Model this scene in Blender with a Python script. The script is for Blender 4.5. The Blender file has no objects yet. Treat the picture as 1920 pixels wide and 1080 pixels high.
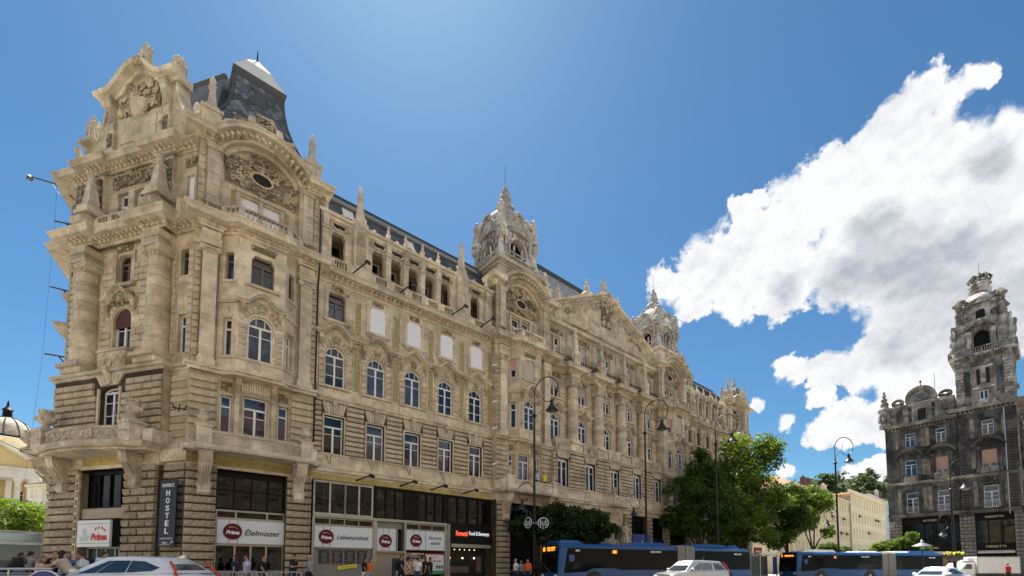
import bpy, bmesh, math, random
import numpy as np
from mathutils import Vector, Matrix, noise as mnoise
random.seed(11)
PI = math.pi
scene = bpy.context.scene
col = scene.collection
# ------------------------------------------------------------------ camera, sky, sun, exposure
cam = bpy.data.cameras.new('camera')
cam.sensor_width = 36.0
cam.lens = 36.0 * 860 / 1920
cam.shift_x = -40 / 1920
cam.shift_y = (1015 - 540) / 1920
cam.clip_start = 0.2
cam.clip_end = 6000
camo = bpy.data.objects.new('camera', cam)
col.objects.link(camo)
CAM_H = 1.2
camo.location = (0, 0, CAM_H)
camo.rotation_euler = (math.radians(90 + 3.394), 0, 0)
scene.camera = camo
SUN_EL, SUN_AZ = 61.0, -18.0          # azimuth measured from +Y towards +X
vs = scene.view_settings
vs.view_transform = 'Standard'
vs.look = 'None'
vs.gamma = 1
vs.use_curve_mapping = False
vs.exposure = 1.32
sun = bpy.data.lights.new('sun', 'SUN')
sun.energy = 5.0
sun.angle = math.radians(0.53)
sun.color = (1.0, 0.95, 0.87)
suno = bpy.data.objects.new('sun', sun)
col.objects.link(suno)
_e, _a = math.radians(SUN_EL), math.radians(SUN_AZ)
_sd = Vector((math.sin(_a) * math.cos(_e), math.cos(_a) * math.cos(_e), math.sin(_e)))
suno.rotation_euler = _sd.to_track_quat('Z', 'Y').to_euler()
suno.location = (0, 0, 80)
CLOUD = [(0.70, 0.60, 0.40, 0.10), (0.66, 0.60, 0.46, 0.09), (0.585, 0.62, 0.525, 0.07), (0.50, 0.68, 0.54, 0.06), (0.62, 0.73, 0.30, 0.06), (0.2408, 0.8157, 0.526, 0.038), (0.3127, 0.7846, 0.5354, 0.0642), (0.3788, 0.7443, 0.55, 0.0635), (0.4275, 0.7029, 0.5685, 0.0645), (0.4664, 0.6707, 0.5767, 0.0632), (0.4988, 0.6366, 0.5882, 0.0562), (0.5043, 0.6022, 0.6189, 0.0403), (0.516, 0.5801, 0.6303, 0.0349), (0.5454, 0.5657, 0.6184, 0.026), (0.563, 0.5462, 0.6202, 0.0207), (0.5327, 0.6216, 0.5743, 0.0677), (0.5894, 0.6029, 0.5377, 0.0645), (0.6269, 0.5685, 0.5327, 0.0512), (0.6523, 0.5967, 0.4674, 0.0801), (0.589, 0.648, 0.4829, 0.0839), (0.5097, 0.7024, 0.4969, 0.0799), (0.4355, 0.7522, 0.4945, 0.0681), (0.363, 0.7942, 0.4873, 0.045), (0.3491, 0.7264, 0.592, 0.0231), (0.3668, 0.7077, 0.6039, 0.0164), (0.6084, 0.5589, 0.5634, 0.0264), (0.5859, 0.6965, 0.4144, 0.0604), (0.6369, 0.6625, 0.3942, 0.0725), (0.6825, 0.6315, 0.3679, 0.0735), (0.5835, 0.7166, 0.382, 0.0442), (0.5202, 0.7796, 0.3487, 0.0349), (0.471, 0.8071, 0.356, 0.0297), (0.5591, 0.7568, 0.3385, 0.0477), (0.6058, 0.7263, 0.3248, 0.0597), (0.6425, 0.6898, 0.3338, 0.0555), (0.5139, 0.8018, 0.305, 0.0224), (0.5535, 0.7932, 0.2538, 0.0438), (0.5913, 0.7694, 0.2416, 0.0402), (0.5252, 0.816, 0.2415, 0.0298), (0.4713, 0.8386, 0.2734, 0.0183), (0.4235, 0.8501, 0.313, 0.0169), (0.5691, 0.808, 0.1524, 0.0308), (0.4832, 0.8564, 0.1819, 0.0187), (0.5983, 0.7828, 0.1709, 0.0246), (-0.7371, 0.655, 0.1664, 0.0163), (0.0, 0.8356, 0.5493, 0.0206), (0.2959, 0.8209, 0.4884, 0.0363)]
GREY = [(0.5725, 0.6772, 0.4621, 0.0823), (0.6238, 0.6456, 0.4405, 0.0894), (0.6767, 0.6327, 0.3765, 0.0799), (0.513, 0.7214, 0.4652, 0.0526), (0.6177, 0.6868, 0.3831, 0.0693), (0.4324, 0.7642, 0.4785, 0.0368), (0.6051, 0.581, 0.5443, 0.0278), (0.5941, 0.7206, 0.3576, 0.0445), (0.5241, 0.6746, 0.5199, 0.0412)]
class NT:
 """small helper for building node trees"""
 def __init__(self, tree):
  self.t = tree
  self.n = tree.nodes
  self.l = tree.links
 def node(self, kind, **kw):
  nd = self.n.new(kind)
  for k, v in kw.items():
   setattr(nd, k, v)
  return nd
 def put(self, sock, v):
  if isinstance(v, bpy.types.NodeSocket):
   self.l.new(v, sock)
  elif isinstance(v, (int, float)):
   sock.default_value = v
  else:
   v = tuple(v)
   try:
    sock.default_value = v
   except Exception:
    sock.default_value = v + (1.0,)
 def m(self, op, a, b=None, c=None, clamp=False):
  nd = self.node('ShaderNodeMath', operation=op, use_clamp=clamp)
  for s, v in zip(nd.inputs, (a, b, c)):
   if v is not None:
    self.put(s, v)
  return nd.outputs[0]
 def vm(self, op, a, b=None, out=0):
  nd = self.node('ShaderNodeVectorMath', operation=op)
  self.put(nd.inputs[0], a)
  if b is not None:
   if op == 'SCALE':
    self.put(nd.inputs['Scale'], b)
   else:
    self.put(nd.inputs[1], b)
  return nd.outputs['Value'] if out == 'v' else nd.outputs[0]
 def noise(self, vec, scale, detail=4, rough=0.55, dist=0.0, color=False):
  nd = self.node('ShaderNodeTexNoise')
  if vec is not None:
   self.put(nd.inputs['Vector'], vec)
  nd.inputs['Scale'].default_value = scale
  nd.inputs['Detail'].default_value = detail
  nd.inputs['Roughness'].default_value = rough
  nd.inputs['Distortion'].default_value = dist
  return nd.outputs['Color'] if color else nd.outputs[0]
 def smooth(self, v, a, b, lo=0.0, hi=1.0):
  nd = self.node('ShaderNodeMapRange', interpolation_type='SMOOTHSTEP')
  self.put(nd.inputs[0], v)
  for i, x in enumerate((a, b, lo, hi)):
   self.put(nd.inputs[i + 1], x)
  return nd.outputs[0]
 def mix(self, f, a, b, mode='MIX'):
  nd = self.node('ShaderNodeMix', data_type='RGBA', blend_type=mode)
  self.put(nd.inputs[0], f)
  self.put(nd.inputs[6], a)
  self.put(nd.inputs[7], b)
  return nd.outputs[2]
def build_world():
 w = bpy.data.worlds.new('World')
 scene.world = w
 w.use_nodes = True
 T = NT(w.node_tree)
 T.n.clear()
 out = T.node('ShaderNodeOutputWorld')
 bg = T.node('ShaderNodeBackground')
 T.l.new(bg.outputs[0], out.inputs[0])
 sky = T.node('ShaderNodeTexSky', sky_type='NISHITA')
 sky.sun_disc = False
 sky.sun_elevation = math.radians(SUN_EL)
 sky.sun_rotation = math.radians(SUN_AZ)
 sky.altitude = 100
 sky.air_density = 1.0
 sky.dust_density = 0.35
 sky.ozone_density = 2.2
 hs = T.node('ShaderNodeHueSaturation')
 hs.inputs['Hue'].default_value = 0.5
 hs.inputs['Saturation'].default_value = 1.12
 hs.inputs['Value'].default_value = 1.0
 T.l.new(sky.outputs[0], hs.inputs['Color'])
 skyc = T.mix(1.0, hs.outputs[0], (0.745, 1.05, 1.10), 'MULTIPLY')
 tc = T.node('ShaderNodeTexCoord')
 d = T.vm('NORMALIZE', tc.outputs['Generated'])
 # domain warp, so that the cloud masses lose their round outlines
 nw = T.noise(d, 7.0, 3, 0.6, color=True)
 warp = T.vm('SCALE', T.vm('SUBTRACT', nw, (0.5, 0.5, 0.5)), 0.055)
 nw2 = T.noise(d, 24.0, 6, 0.6, color=True)
 warp2 = T.vm('SCALE', T.vm('SUBTRACT', nw2, (0.5, 0.5, 0.5)), 0.05)
 dw = T.vm('ADD', T.vm('ADD', d, warp), warp2)
 def field(blobs, vec):
  acc = None
  for x, y, z, r in blobs:
   dist = T.vm('DISTANCE', vec, (x, y, z), out='v')
   v = T.m('MULTIPLY_ADD', dist, -1.0 / r, 1.0)
   if acc is None:
    acc = v
   else:
    nd = T.node('ShaderNodeMath', operation='SMOOTH_MAX')
    T.put(nd.inputs[0], acc)
    T.put(nd.inputs[1], v)
    nd.inputs[2].default_value = 0.22
    acc = nd.outputs[0]
  return acc
 body = field(CLOUD, dw)
 fine = T.noise(d, 30.0, 9, 0.62)
 fine2 = T.noise(d, 95.0, 6, 0.65)
 dens = T.m('ADD', T.m('ADD', body, 0.03), T.m('MULTIPLY', T.m('SUBTRACT', fine, 0.5), 1.05))
 dens = T.m('ADD', dens, T.m('MULTIPLY', T.m('SUBTRACT', fine2, 0.5), 0.4))
 edge = T.noise(d, 11.0, 3, 0.5)
 soft = T.smooth(edge, 0.42, 0.68, 0.10, 0.55)
 mask_a = T.smooth(dens, -0.04, T.m('ADD', soft, 0.03))
 # the same kind of broken cumulus over the rest of the sky
 sep = T.node('ShaderNodeSeparateXYZ')
 T.put(sep.inputs[0], d)
 up = T.m('MAXIMUM', sep.outputs[2], 0.06)
 flat = T.node('ShaderNodeCombineXYZ')
 T.put(flat.inputs[0], T.m('DIVIDE', sep.outputs[0], T.m('ADD', up, 0.15)))
 T.put(flat.inputs[1], T.m('DIVIDE', sep.outputs[1], T.m('ADD', up, 0.15)))
 far = T.noise(flat.outputs[0], 1.15, 8, 0.58)
 ahead = T.vm('DISTANCE', d, (0.05, 0.86, 0.5), out='v')
 away = T.smooth(ahead, 0.85, 1.15)
 mask_b = T.m('MULTIPLY', T.smooth(far, 0.47, 0.58), away)
 mask_b = T.m('MULTIPLY', mask_b, T.smooth(sep.outputs[2], 0.0, 0.1))
 mask = T.m('MAXIMUM', mask_a, mask_b)
 # thickness: grey bases, white billowing tops
 grey = T.smooth(field(GREY, dw), -0.25, 0.75)
 bil = T.noise(dw, 11.0, 5, 0.52)
 bil_up = T.noise(T.vm('ADD', dw, (-0.004, -0.006, 0.022)), 11.0, 5, 0.52)
 relief = T.m('MULTIPLY', T.m('ADD', T.m('SUBTRACT', bil, bil_up), T.m('MULTIPLY', T.m('SUBTRACT', fine, T.noise(T.vm('ADD', d, (-0.002, -0.003, 0.009)), 30.0, 9, 0.62)), 0.55)), 1.9)
 big = T.noise(d, 6.0, 3, 0.5)
 g = T.m('ADD', T.m('MULTIPLY', grey, 0.68), T.m('MULTIPLY', T.smooth(big, 0.45, 0.7), 0.16))
 g = T.m('SUBTRACT', g, T.m('MULTIPLY', relief, 0.75), clamp=True)
 cloudc = T.mix(g, (8.9, 9.0, 9.15), (4.3, 4.6, 5.15))
 # thin haze veil near the horizon keeps its own tint
 T.l.new(T.mix(mask, skyc, cloudc), bg.inputs['Color'])
 bg.inputs['Strength'].default_value = 0.0445
 w.cycles.sampling_method = 'MANUAL'
 w.cycles.sample_map_resolution = 512
build_world()
# ------------------------------------------------------------------ materials
MATS = {}
def new_mat(name):
 m = bpy.data.materials.new(name)
 m.use_nodes = True
 T = NT(m.node_tree)
 b = T.n['Principled BSDF']
 MATS[name] = m
 return m, T, b
def coords(T):
 return T.node('ShaderNodeTexCoord').outputs['Object']
def bump(T, b, h, strength, dist=0.02):
 nd = T.node('ShaderNodeBump')
 nd.inputs['Strength'].default_value = strength
 nd.inputs['Distance'].default_value = dist
 T.put(nd.inputs['Height'], h)
 T.l.new(nd.outputs[0], b.inputs['Normal'])
def stone(name, light, dark, scale=0.6, rough_bump=0.3, spots=0.4, streak=0.5, soot=(0.055, 0.045, 0.035), soot_amt=0.35, coarse=0, blotch=1.0):
 m, T, b = new_mat(name)
 co = coords(T)
 rnd = T.node('ShaderNodeObjectInfo').outputs['Random']
 mp = T.node('ShaderNodeMapping')
 mp.inputs['Scale'].default_value = (2.4, 2.4, 0.25)
 T.put(mp.inputs[0], co)
 big = T.noise(co, scale, 6, 0.6)
 st = T.noise(mp.outputs[0], 1.2, 6, 0.68)
 small = T.noise(co, 6.0, 7, 0.72)
 fine = T.noise(co, 34.0, 4, 0.7)
 mid = T.noise(co, 1.9, 5, 0.62)
 base = T.mix(T.smooth(big, 0.38, 0.62), light, dark)
 base = T.mix(T.m('MULTIPLY', T.smooth(st, 0.5, 0.72), streak), base, [c * 0.42 for c in dark])
 base = T.mix(T.m('MULTIPLY', T.smooth(small, 0.52, 0.74), spots), base, [c * 0.5 for c in dark])
 base = T.mix(T.m('MULTIPLY', T.smooth(T.noise(mp.outputs[0], 2.6, 5, 0.7), 0.58, 0.78), soot_amt), base, soot)
 tint = T.m('MULTIPLY_ADD', rnd, 0.34, 0.83)
 if blotch:
  tint = T.m('MULTIPLY', tint, T.smooth(mid, 0.33, 0.67, 1 - 0.16 * blotch, 1 + 0.12 * blotch))
  tint = T.m('MULTIPLY', tint, T.smooth(fine, 0.3, 0.7, 1 - 0.24 * blotch, 1 + 0.20 * blotch))
 if blotch >= 1.0:
  sx = T.node('ShaderNodeSeparateXYZ')
  T.put(sx.inputs[0], co)
  cb = T.node('ShaderNodeCombineXYZ')
  T.put(cb.inputs[0], T.m('ADD', sx.outputs[0], T.m('MULTIPLY', sx.outputs[1], 0.7)))
  T.put(cb.inputs[1], sx.outputs[2])
  br = T.node('ShaderNodeTexBrick')
  br.inputs['Scale'].default_value = 1.0
  br.inputs['Brick Width'].default_value = 0.95
  br.inputs['Row Height'].default_value = 0.42
  br.inputs['Mortar Size'].default_value = 0.0
  br.inputs['Color1'].default_value = (0.82, 0.82, 0.82, 1)
  br.inputs['Color2'].default_value = (1.14, 1.14, 1.14, 1)
  T.put(br.inputs['Vector'], cb.outputs[0])
  tint = T.m('MULTIPLY', tint, br.outputs['Color'])
 base = T.vm('SCALE', base, tint)
 T.put(b.inputs['Base Color'], base)
 b.inputs['Roughness'].default_value = 0.9
 b.inputs['Specular IOR Level'].default_value = 0.2
 h = T.m('ADD', T.m('MULTIPLY', small, 0.5), T.m('MULTIPLY', fine, 0.5))
 if coarse:
  vo = T.node('ShaderNodeTexVoronoi')
  vo.inputs['Scale'].default_value = coarse
  T.put(vo.inputs['Vector'], co)
  h = T.m('ADD', T.m('MULTIPLY', vo.outputs['Distance'], 1.4), T.m('MULTIPLY', T.noise(co, coarse * 1.6, 5, 0.7), 1.1))
 bump(T, b, h, rough_bump, 0.05 if coarse else 0.02)
 return m
stone('limestone', (0.60, 0.50, 0.36), (0.49, 0.395, 0.275), rough_bump=0.5, streak=0.36, spots=0.3, soot_amt=0.28)
stone('limestone_plain', (0.66, 0.56, 0.415), (0.55, 0.455, 0.325), streak=0.3, spots=0.3, soot_amt=0.22, rough_bump=0.45)
stone('limestone_rough', (0.56, 0.465, 0.345), (0.43, 0.35, 0.25), rough_bump=1.0, spots=0.7, soot_amt=0.3, coarse=9.0, blotch=1.2)
stone('limestone_carved', (0.62, 0.51, 0.36), (0.44, 0.35, 0.24), spots=0.9, rough_bump=1.0, soot_amt=0.7, blotch=1.4)
stone('limestone_pale', (0.70, 0.61, 0.49), (0.53, 0.45, 0.345), streak=0.45, spots=0.35, soot_amt=0.4, rough_bump=0.6)
stone('limestone_cornice', (0.72, 0.62, 0.465), (0.59, 0.495, 0.36), streak=0.36, spots=0.3, soot_amt=0.3, rough_bump=0.5)
stone('tower_stone', (0.68, 0.62, 0.55), (0.44, 0.39, 0.34), streak=0.7, spots=0.9, soot_amt=0.75, blotch=1.3)
stone('black_stone', (0.165, 0.162, 0.158), (0.052, 0.051, 0.050), scale=0.5, spots=0.7, streak=0.6, soot=(0.02, 0.018, 0.016), soot_amt=0.6)
stone('black_stone_light', (0.42, 0.39, 0.34), (0.16, 0.147, 0.128), scale=0.7, spots=0.8, streak=0.8, soot=(0.03, 0.028, 0.025), soot_amt=0.8)
stone('sooty_panel', (0.34, 0.30, 0.23), (0.17, 0.15, 0.115), scale=0.8, spots=0.8, streak=0.7, soot=(0.03, 0.028, 0.025), soot_amt=0.7)
stone('bleached_stone', (0.62, 0.58, 0.54), (0.22, 0.20, 0.18), scale=0.9, spots=0.8, streak=0.8, soot=(0.04, 0.037, 0.033), soot_amt=0.85)
stone('cream_render', (0.92, 0.79, 0.52), (0.86, 0.72, 0.46), scale=0.15, streak=0.15, spots=0.1, soot_amt=0.08, rough_bump=0.05, blotch=0.2)
stone('cream_trim', (0.92, 0.83, 0.62), (0.87, 0.76, 0.54), scale=0.15, streak=0.15, spots=0.1, soot_amt=0.1, rough_bump=0.05, blotch=0.2)
stone('ochre_render', (0.62, 0.47, 0.22), (0.54, 0.41, 0.19), scale=0.2, streak=0.2, spots=0.2, soot_amt=0.1, rough_bump=0.05, blotch=0.2)
stone('white_render', (0.80, 0.76, 0.66), (0.70, 0.65, 0.55), scale=0.2, streak=0.25, spots=0.2, soot_amt=0.15, rough_bump=0.05, blotch=0.2)
stone('blue_render', (0.58, 0.66, 0.72), (0.52, 0.60, 0.66), scale=0.2, streak=0.2, spots=0.1, soot_amt=0.05, rough_bump=0.05, blotch=0.2)
stone('yellow_plaster', (0.52, 0.42, 0.16), (0.42, 0.33, 0.14), streak=0.4, soot_amt=0.3)
stone('paving', (0.31, 0.29, 0.26), (0.25, 0.235, 0.21), scale=0.3, streak=0.0, soot_amt=0.15, blotch=0.2)
stone('asphalt', (0.065, 0.064, 0.062), (0.045, 0.044, 0.043), scale=0.4, streak=0.0, soot_amt=0.1, blotch=0.2)
stone('kerb_stone', (0.42, 0.41, 0.39), (0.32, 0.31, 0.30), streak=0.1, blotch=0.2)
stone('shaded_grimy_joint', (0.10, 0.078, 0.052), (0.06, 0.047, 0.032), streak=0.2)  # wall behind blocks: joint grime, darkened further to paint shade between stones
stone('limestone_shade', (0.27, 0.215, 0.145), (0.16, 0.125, 0.085), streak=0.3)  # dark stone standing in for shade behind carvings and inside the loggia
stone('earth', (0.045, 0.06, 0.022), (0.03, 0.042, 0.016), streak=0.0, blotch=0.2)
def simple(name, color, rough=0.5, metal=0.0, ior=1.45, emit=0.0, coat=0.0, vary=0.0, spec=0.5):
 m, T, b = new_mat(name)
 b.inputs['Base Color'].default_value = (*color, 1)
 b.inputs['Roughness'].default_value = rough
 b.inputs['Metallic'].default_value = metal
 b.inputs['IOR'].default_value = ior
 b.inputs['Coat Weight'].default_value = coat
 b.inputs['Specular IOR Level'].default_value = spec
 if vary:
  co = coords(T)
  n = T.noise(co, 3.0, 5, 0.65)
  c = T.mix(T.m('MULTIPLY', T.smooth(n, 0.35, 0.75), vary), color, [x * 0.55 for x in color])
  T.put(b.inputs['Base Color'], c)
  bump(T, b, T.noise(co, 20.0, 4, 0.6), 0.12, 0.01)
 if emit:
  b.inputs['Emission Color'].default_value = (*color, 1)
  b.inputs['Emission Strength'].default_value = emit
 return m
simple('white_paint', (0.80, 0.79, 0.76), 0.45, vary=0.25)
simple('brown_frame', (0.16, 0.11, 0.075), 0.5, vary=0.4)
simple('white_blind', (0.80, 0.81, 0.83), 0.6, vary=0.1)
simple('pink_blind', (0.55, 0.33, 0.26), 0.6, vary=0.25)
simple('tan_blind', (0.52, 0.45, 0.38), 0.6, vary=0.25)
simple('grey_blind', (0.42, 0.40, 0.37), 0.6, vary=0.25)
simple('dark_red_blind', (0.09, 0.022, 0.02), 0.6, vary=0.2)
simple('black_iron', (0.018, 0.018, 0.02), 0.4, 0.3, vary=0.3)
simple('shop_black', (0.009, 0.008, 0.0075), 0.5, vary=0.3, spec=0.15)
simple('shop_metal', (0.34, 0.33, 0.27), 0.45, 0.5, vary=0.3)
simple('shop_grey', (0.24, 0.245, 0.22), 0.5, vary=0.2)
simple('peeling_white', (0.55, 0.53, 0.48), 0.6, vary=0.9)
simple('sign_white', (0.66, 0.70, 0.74), 0.5, vary=0.05)
simple('sign_maroon', (0.12, 0.008, 0.010), 0.5, spec=0.2)
simple('sign_navy', (0.012, 0.012, 0.035), 0.5)
simple('text_white', (0.82, 0.82, 0.82), 0.5)
simple('text_black', (0.012, 0.012, 0.016), 0.5)
simple('text_red', (0.55, 0.03, 0.02), 0.5)
simple('text_gold', (0.62, 0.50, 0.26), 0.4, 0.3)
simple('sign_yellow', (0.85, 0.72, 0.03), 0.5)
simple('sign_blue', (0.015, 0.05, 0.26), 0.4)
simple('sign_red_lit', (0.95, 0.10, 0.04), 0.5, emit=0.5)
simple('sign_white_lit', (0.75, 0.82, 0.9), 0.5, emit=0.25)
simple('lamp_glow', (1.0, 0.72, 0.35), 0.5, emit=2.5)
simple('led_orange', (1.0, 0.26, 0.015), 0.5, emit=1.0)
simple('led_panel', (0.01, 0.009, 0.008), 0.3)
simple('chalkboard', (0.03, 0.035, 0.04), 0.6, vary=0.3)
simple('chalk_marks', (0.30, 0.31, 0.32), 0.8)
simple('board_red', (0.14, 0.02, 0.02), 0.5)
simple('poster_red', (0.50, 0.04, 0.06), 0.5)
simple('poster_green', (0.06, 0.28, 0.12), 0.5)
simple('bus_blue', (0.003, 0.065, 0.22), 0.3, coat=0.25)
simple('bus_black', (0.004, 0.004, 0.005), 0.3, spec=0.2)
simple('bus_white', (0.75, 0.75, 0.74), 0.35)
simple('bellows_grey', (0.25, 0.245, 0.23), 0.75, vary=0.3)
simple('car_white', (0.72, 0.75, 0.80), 0.22, coat=0.8)
simple('car_silver', (0.42, 0.43, 0.44), 0.25, 0.6, coat=0.6)
simple('car_glass', (0.015, 0.03, 0.045), 0.04, ior=1.9)
simple('bus_glass', (0.004, 0.005, 0.006), 0.12, ior=1.35, spec=0.2)
simple('tyre', (0.012, 0.012, 0.012), 0.8)
simple('rim_metal', (0.45, 0.45, 0.46), 0.3, 0.8)
simple('tail_red', (0.55, 0.012, 0.012), 0.15, coat=0.6)
simple('headlight', (0.75, 0.78, 0.8), 0.08, 0.2)
simple('plastic_black', (0.02, 0.02, 0.021), 0.5)
simple('truck_white', (0.74, 0.73, 0.70), 0.5, vary=0.15)
simple('galvanised', (0.46, 0.47, 0.48), 0.35, 0.8, vary=0.2)
simple('stainless', (0.55, 0.55, 0.56), 0.3, 0.7)
simple('grey_machine', (0.035, 0.05, 0.07), 0.45, vary=0.2)
simple('beige_panel', (0.40, 0.34, 0.25), 0.6, vary=0.3)
simple('lead_bright', (0.74, 0.70, 0.62), 0.7, 0.0, vary=0.3, spec=0.2)
simple('lead_grey', (0.10, 0.105, 0.11), 0.9, 0.0, vary=0.5, spec=0.0)
simple('verdigris', (0.07, 0.09, 0.09), 0.8, 0.0, vary=0.4, spec=0.1)
simple('roof_red', (0.42, 0.17, 0.09), 0.8, vary=0.4)
simple('roof_brown', (0.16, 0.10, 0.08), 0.8, vary=0.4)
simple('bark', (0.06, 0.045, 0.032), 0.9, vary=0.5)
simple('skin', (0.42, 0.24, 0.16), 0.6)
simple('skin_tan', (0.34, 0.18, 0.11), 0.6)
simple('hair_dark', (0.012, 0.009, 0.007), 0.5)
simple('hair_brown', (0.06, 0.032, 0.016), 0.5)
simple('hair_grey', (0.32, 0.31, 0.30), 0.6)
simple('hair_red', (0.22, 0.03, 0.015), 0.5)
for nm, c in dict(black=(0.012, 0.012, 0.014), navy=(0.015, 0.022, 0.06), grey=(0.30, 0.31, 0.34), white=(0.72, 0.72, 0.75),
                  lavender=(0.55, 0.55, 0.74), blue=(0.10, 0.19, 0.42), red=(0.45, 0.02, 0.03), orange=(0.75, 0.14, 0.02),
                  beige=(0.55, 0.45, 0.36), yellow=(0.72, 0.66, 0.06), jeans=(0.05, 0.08, 0.16), brown=(0.12, 0.07, 0.04),
                  paleblue=(0.45, 0.55, 0.75)).items():
 simple('cloth_' + nm, c, 0.85, vary=0.2)
simple('flower_yellow', (0.80, 0.70, 0.05), 0.6)
simple('canopy_white', (0.72, 0.74, 0.72), 0.4)
simple('interior_dark', (0.012, 0.011, 0.010), 0.7)
simple('interior_warm', (0.35, 0.17, 0.06), 0.6)
simple('interior_goods', (0.16, 0.10, 0.08), 0.6, vary=0.8)
def glass_mat(name, tint, ior, rough=0.03, curtain=0.0):
 m, T, b = new_mat(name)
 co = coords(T)
 b.inputs['Roughness'].default_value = rough
 b.inputs['IOR'].default_value = ior
 rnd = T.node('ShaderNodeObjectInfo').outputs['Random']
 base = T.vm('SCALE', T.node('ShaderNodeRGB').outputs[0], T.m('MULTIPLY_ADD', rnd, 1.3, 0.35))
 T.n[[x.name for x in T.n if x.type == 'RGB'][0]].outputs[0].default_value = (*tint, 1)
 if curtain:
  mp = T.node('ShaderNodeMapping')
  mp.inputs['Scale'].default_value = (9.0, 1.0, 0.35)
  T.put(mp.inputs[0], co)
  cur = T.noise(mp.outputs[0], 1.6, 4, 0.6)
  some = T.smooth(T.noise(co, 0.9, 2, 0.5), 0.5, 0.62)
  base = T.mix(T.m('MULTIPLY', T.m('MULTIPLY', T.smooth(cur, 0.4, 0.7), some), curtain), base, (0.30, 0.30, 0.28))
 T.put(b.inputs['Base Color'], base)
 bump(T, b, T.noise(co, 1.1, 2, 0.5), 0.06, 0.05)
 return m
glass_mat('window_glass', (0.006, 0.018, 0.048), 1.75, curtain=0.16)
glass_mat('window_glass_dark', (0.004, 0.008, 0.008), 1.6, curtain=0.1)
glass_mat('window_glass_curtain', (0.02, 0.026, 0.034), 1.6, curtain=0.75)
glass_mat('shop_glass', (0.004, 0.005, 0.005), 1.3, curtain=0.14)
glass_mat('pale_glass', (0.16, 0.20, 0.20), 1.5)
def tile_mat():
 m, T, b = new_mat('yellow_tile')
 co = coords(T)
 vo = T.node('ShaderNodeTexVoronoi')
 vo.inputs['Scale'].default_value = 9.0
 T.put(vo.inputs['Vector'], co)
 n = T.noise(co, 2.0, 4, 0.6)
 base = T.mix(T.smooth(vo.outputs['Distance'], 0.15, 0.6), (0.52, 0.42, 0.17), (0.28, 0.22, 0.09))
 base = T.mix(T.m('MULTIPLY', T.smooth(n, 0.4, 0.7), 0.5), base, (0.34, 0.28, 0.15))
 T.put(b.inputs['Base Color'], base)
 b.inputs['Roughness'].default_value = 0.35
 bump(T, b, vo.outputs['Distance'], 0.8, 0.03)
tile_mat()
def slate_mat(name, c1, c2, sc):
 m, T, b = new_mat(name)
 co = coords(T)
 n = T.noise(co, 1.2, 6, 0.65)
 mp = T.node('ShaderNodeMapping')
 mp.inputs['Scale'].default_value = (3.0, 3.0, 0.5)
 T.put(mp.inputs[0], co)
 s = T.noise(mp.outputs[0], 1.3, 6, 0.7)
 rnd = T.node('ShaderNodeObjectInfo').outputs['Random']
 base = T.mix(T.smooth(n, 0.35, 0.65), c1, c2)
 base = T.mix(T.m('MULTIPLY', T.smooth(s, 0.6, 0.78), 0.45), base, (0.30, 0.31, 0.33))
 base = T.vm('SCALE', base, T.m('MULTIPLY_ADD', rnd, 1.1, 0.5))
 T.put(b.inputs['Base Color'], base)
 b.inputs['Specular IOR Level'].default_value = 0.2
 b.inputs['Roughness'].default_value = 0.5
 br = T.node('ShaderNodeTexBrick')
 br.inputs['Scale'].default_value = sc
 T.put(br.inputs['Vector'], co)
 bump(T, b, T.noise(co, 12.0, 5, 0.7), 0.4, 0.03)
slate_mat('slate', (0.085, 0.095, 0.115), (0.14, 0.15, 0.17), 3)
slate_mat('slate_dark', (0.04, 0.046, 0.056), (0.075, 0.082, 0.095), 3)
slate_mat('slate_pale', (0.22, 0.23, 0.25), (0.30, 0.31, 0.32), 3)
def leaf_mat(name, c1, c2, trans=0.4):
 m, T, b = new_mat(name)
 geo = T.node('ShaderNodeNewGeometry').outputs['Position']
 n = T.noise(geo, 0.7, 4, 0.6)
 n2 = T.noise(geo, 5.0, 3, 0.6)
 base = T.mix(T.smooth(n, 0.35, 0.65), c1, c2)
 base = T.mix(T.m('MULTIPLY', T.smooth(n2, 0.5, 0.75), 0.5), base, [min(1, x * 1.7) for x in c2])
 T.put(b.inputs['Base Color'], base)
 b.inputs['Roughness'].default_value = 0.55
 b.inputs['Specular IOR Level'].default_value = 0.3
 tr = T.node('ShaderNodeBsdfTranslucent')
 T.put(tr.inputs[0], T.mix(1.0, base, (1.6, 1.8, 0.6), 'MULTIPLY'))
 mx = T.node('ShaderNodeMixShader')
 mx.inputs[0].default_value = trans
 T.l.new(b.outputs[0], mx.inputs[1])
 T.l.new(tr.outputs[0], mx.inputs[2])
 T.l.new(mx.outputs[0], T.n['Material Output'].inputs[0])
leaf_mat('leaves_mid', (0.035, 0.07, 0.012), (0.075, 0.125, 0.02), 0.45)
leaf_mat('leaves_dark', (0.016, 0.032, 0.008), (0.035, 0.06, 0.013), 0.3)
leaf_mat('leaves_light', (0.06, 0.10, 0.016), (0.14, 0.19, 0.032), 0.45)
leaf_mat('leaves_hill', (0.05, 0.08, 0.03), (0.10, 0.13, 0.05), 0.2)
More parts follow.
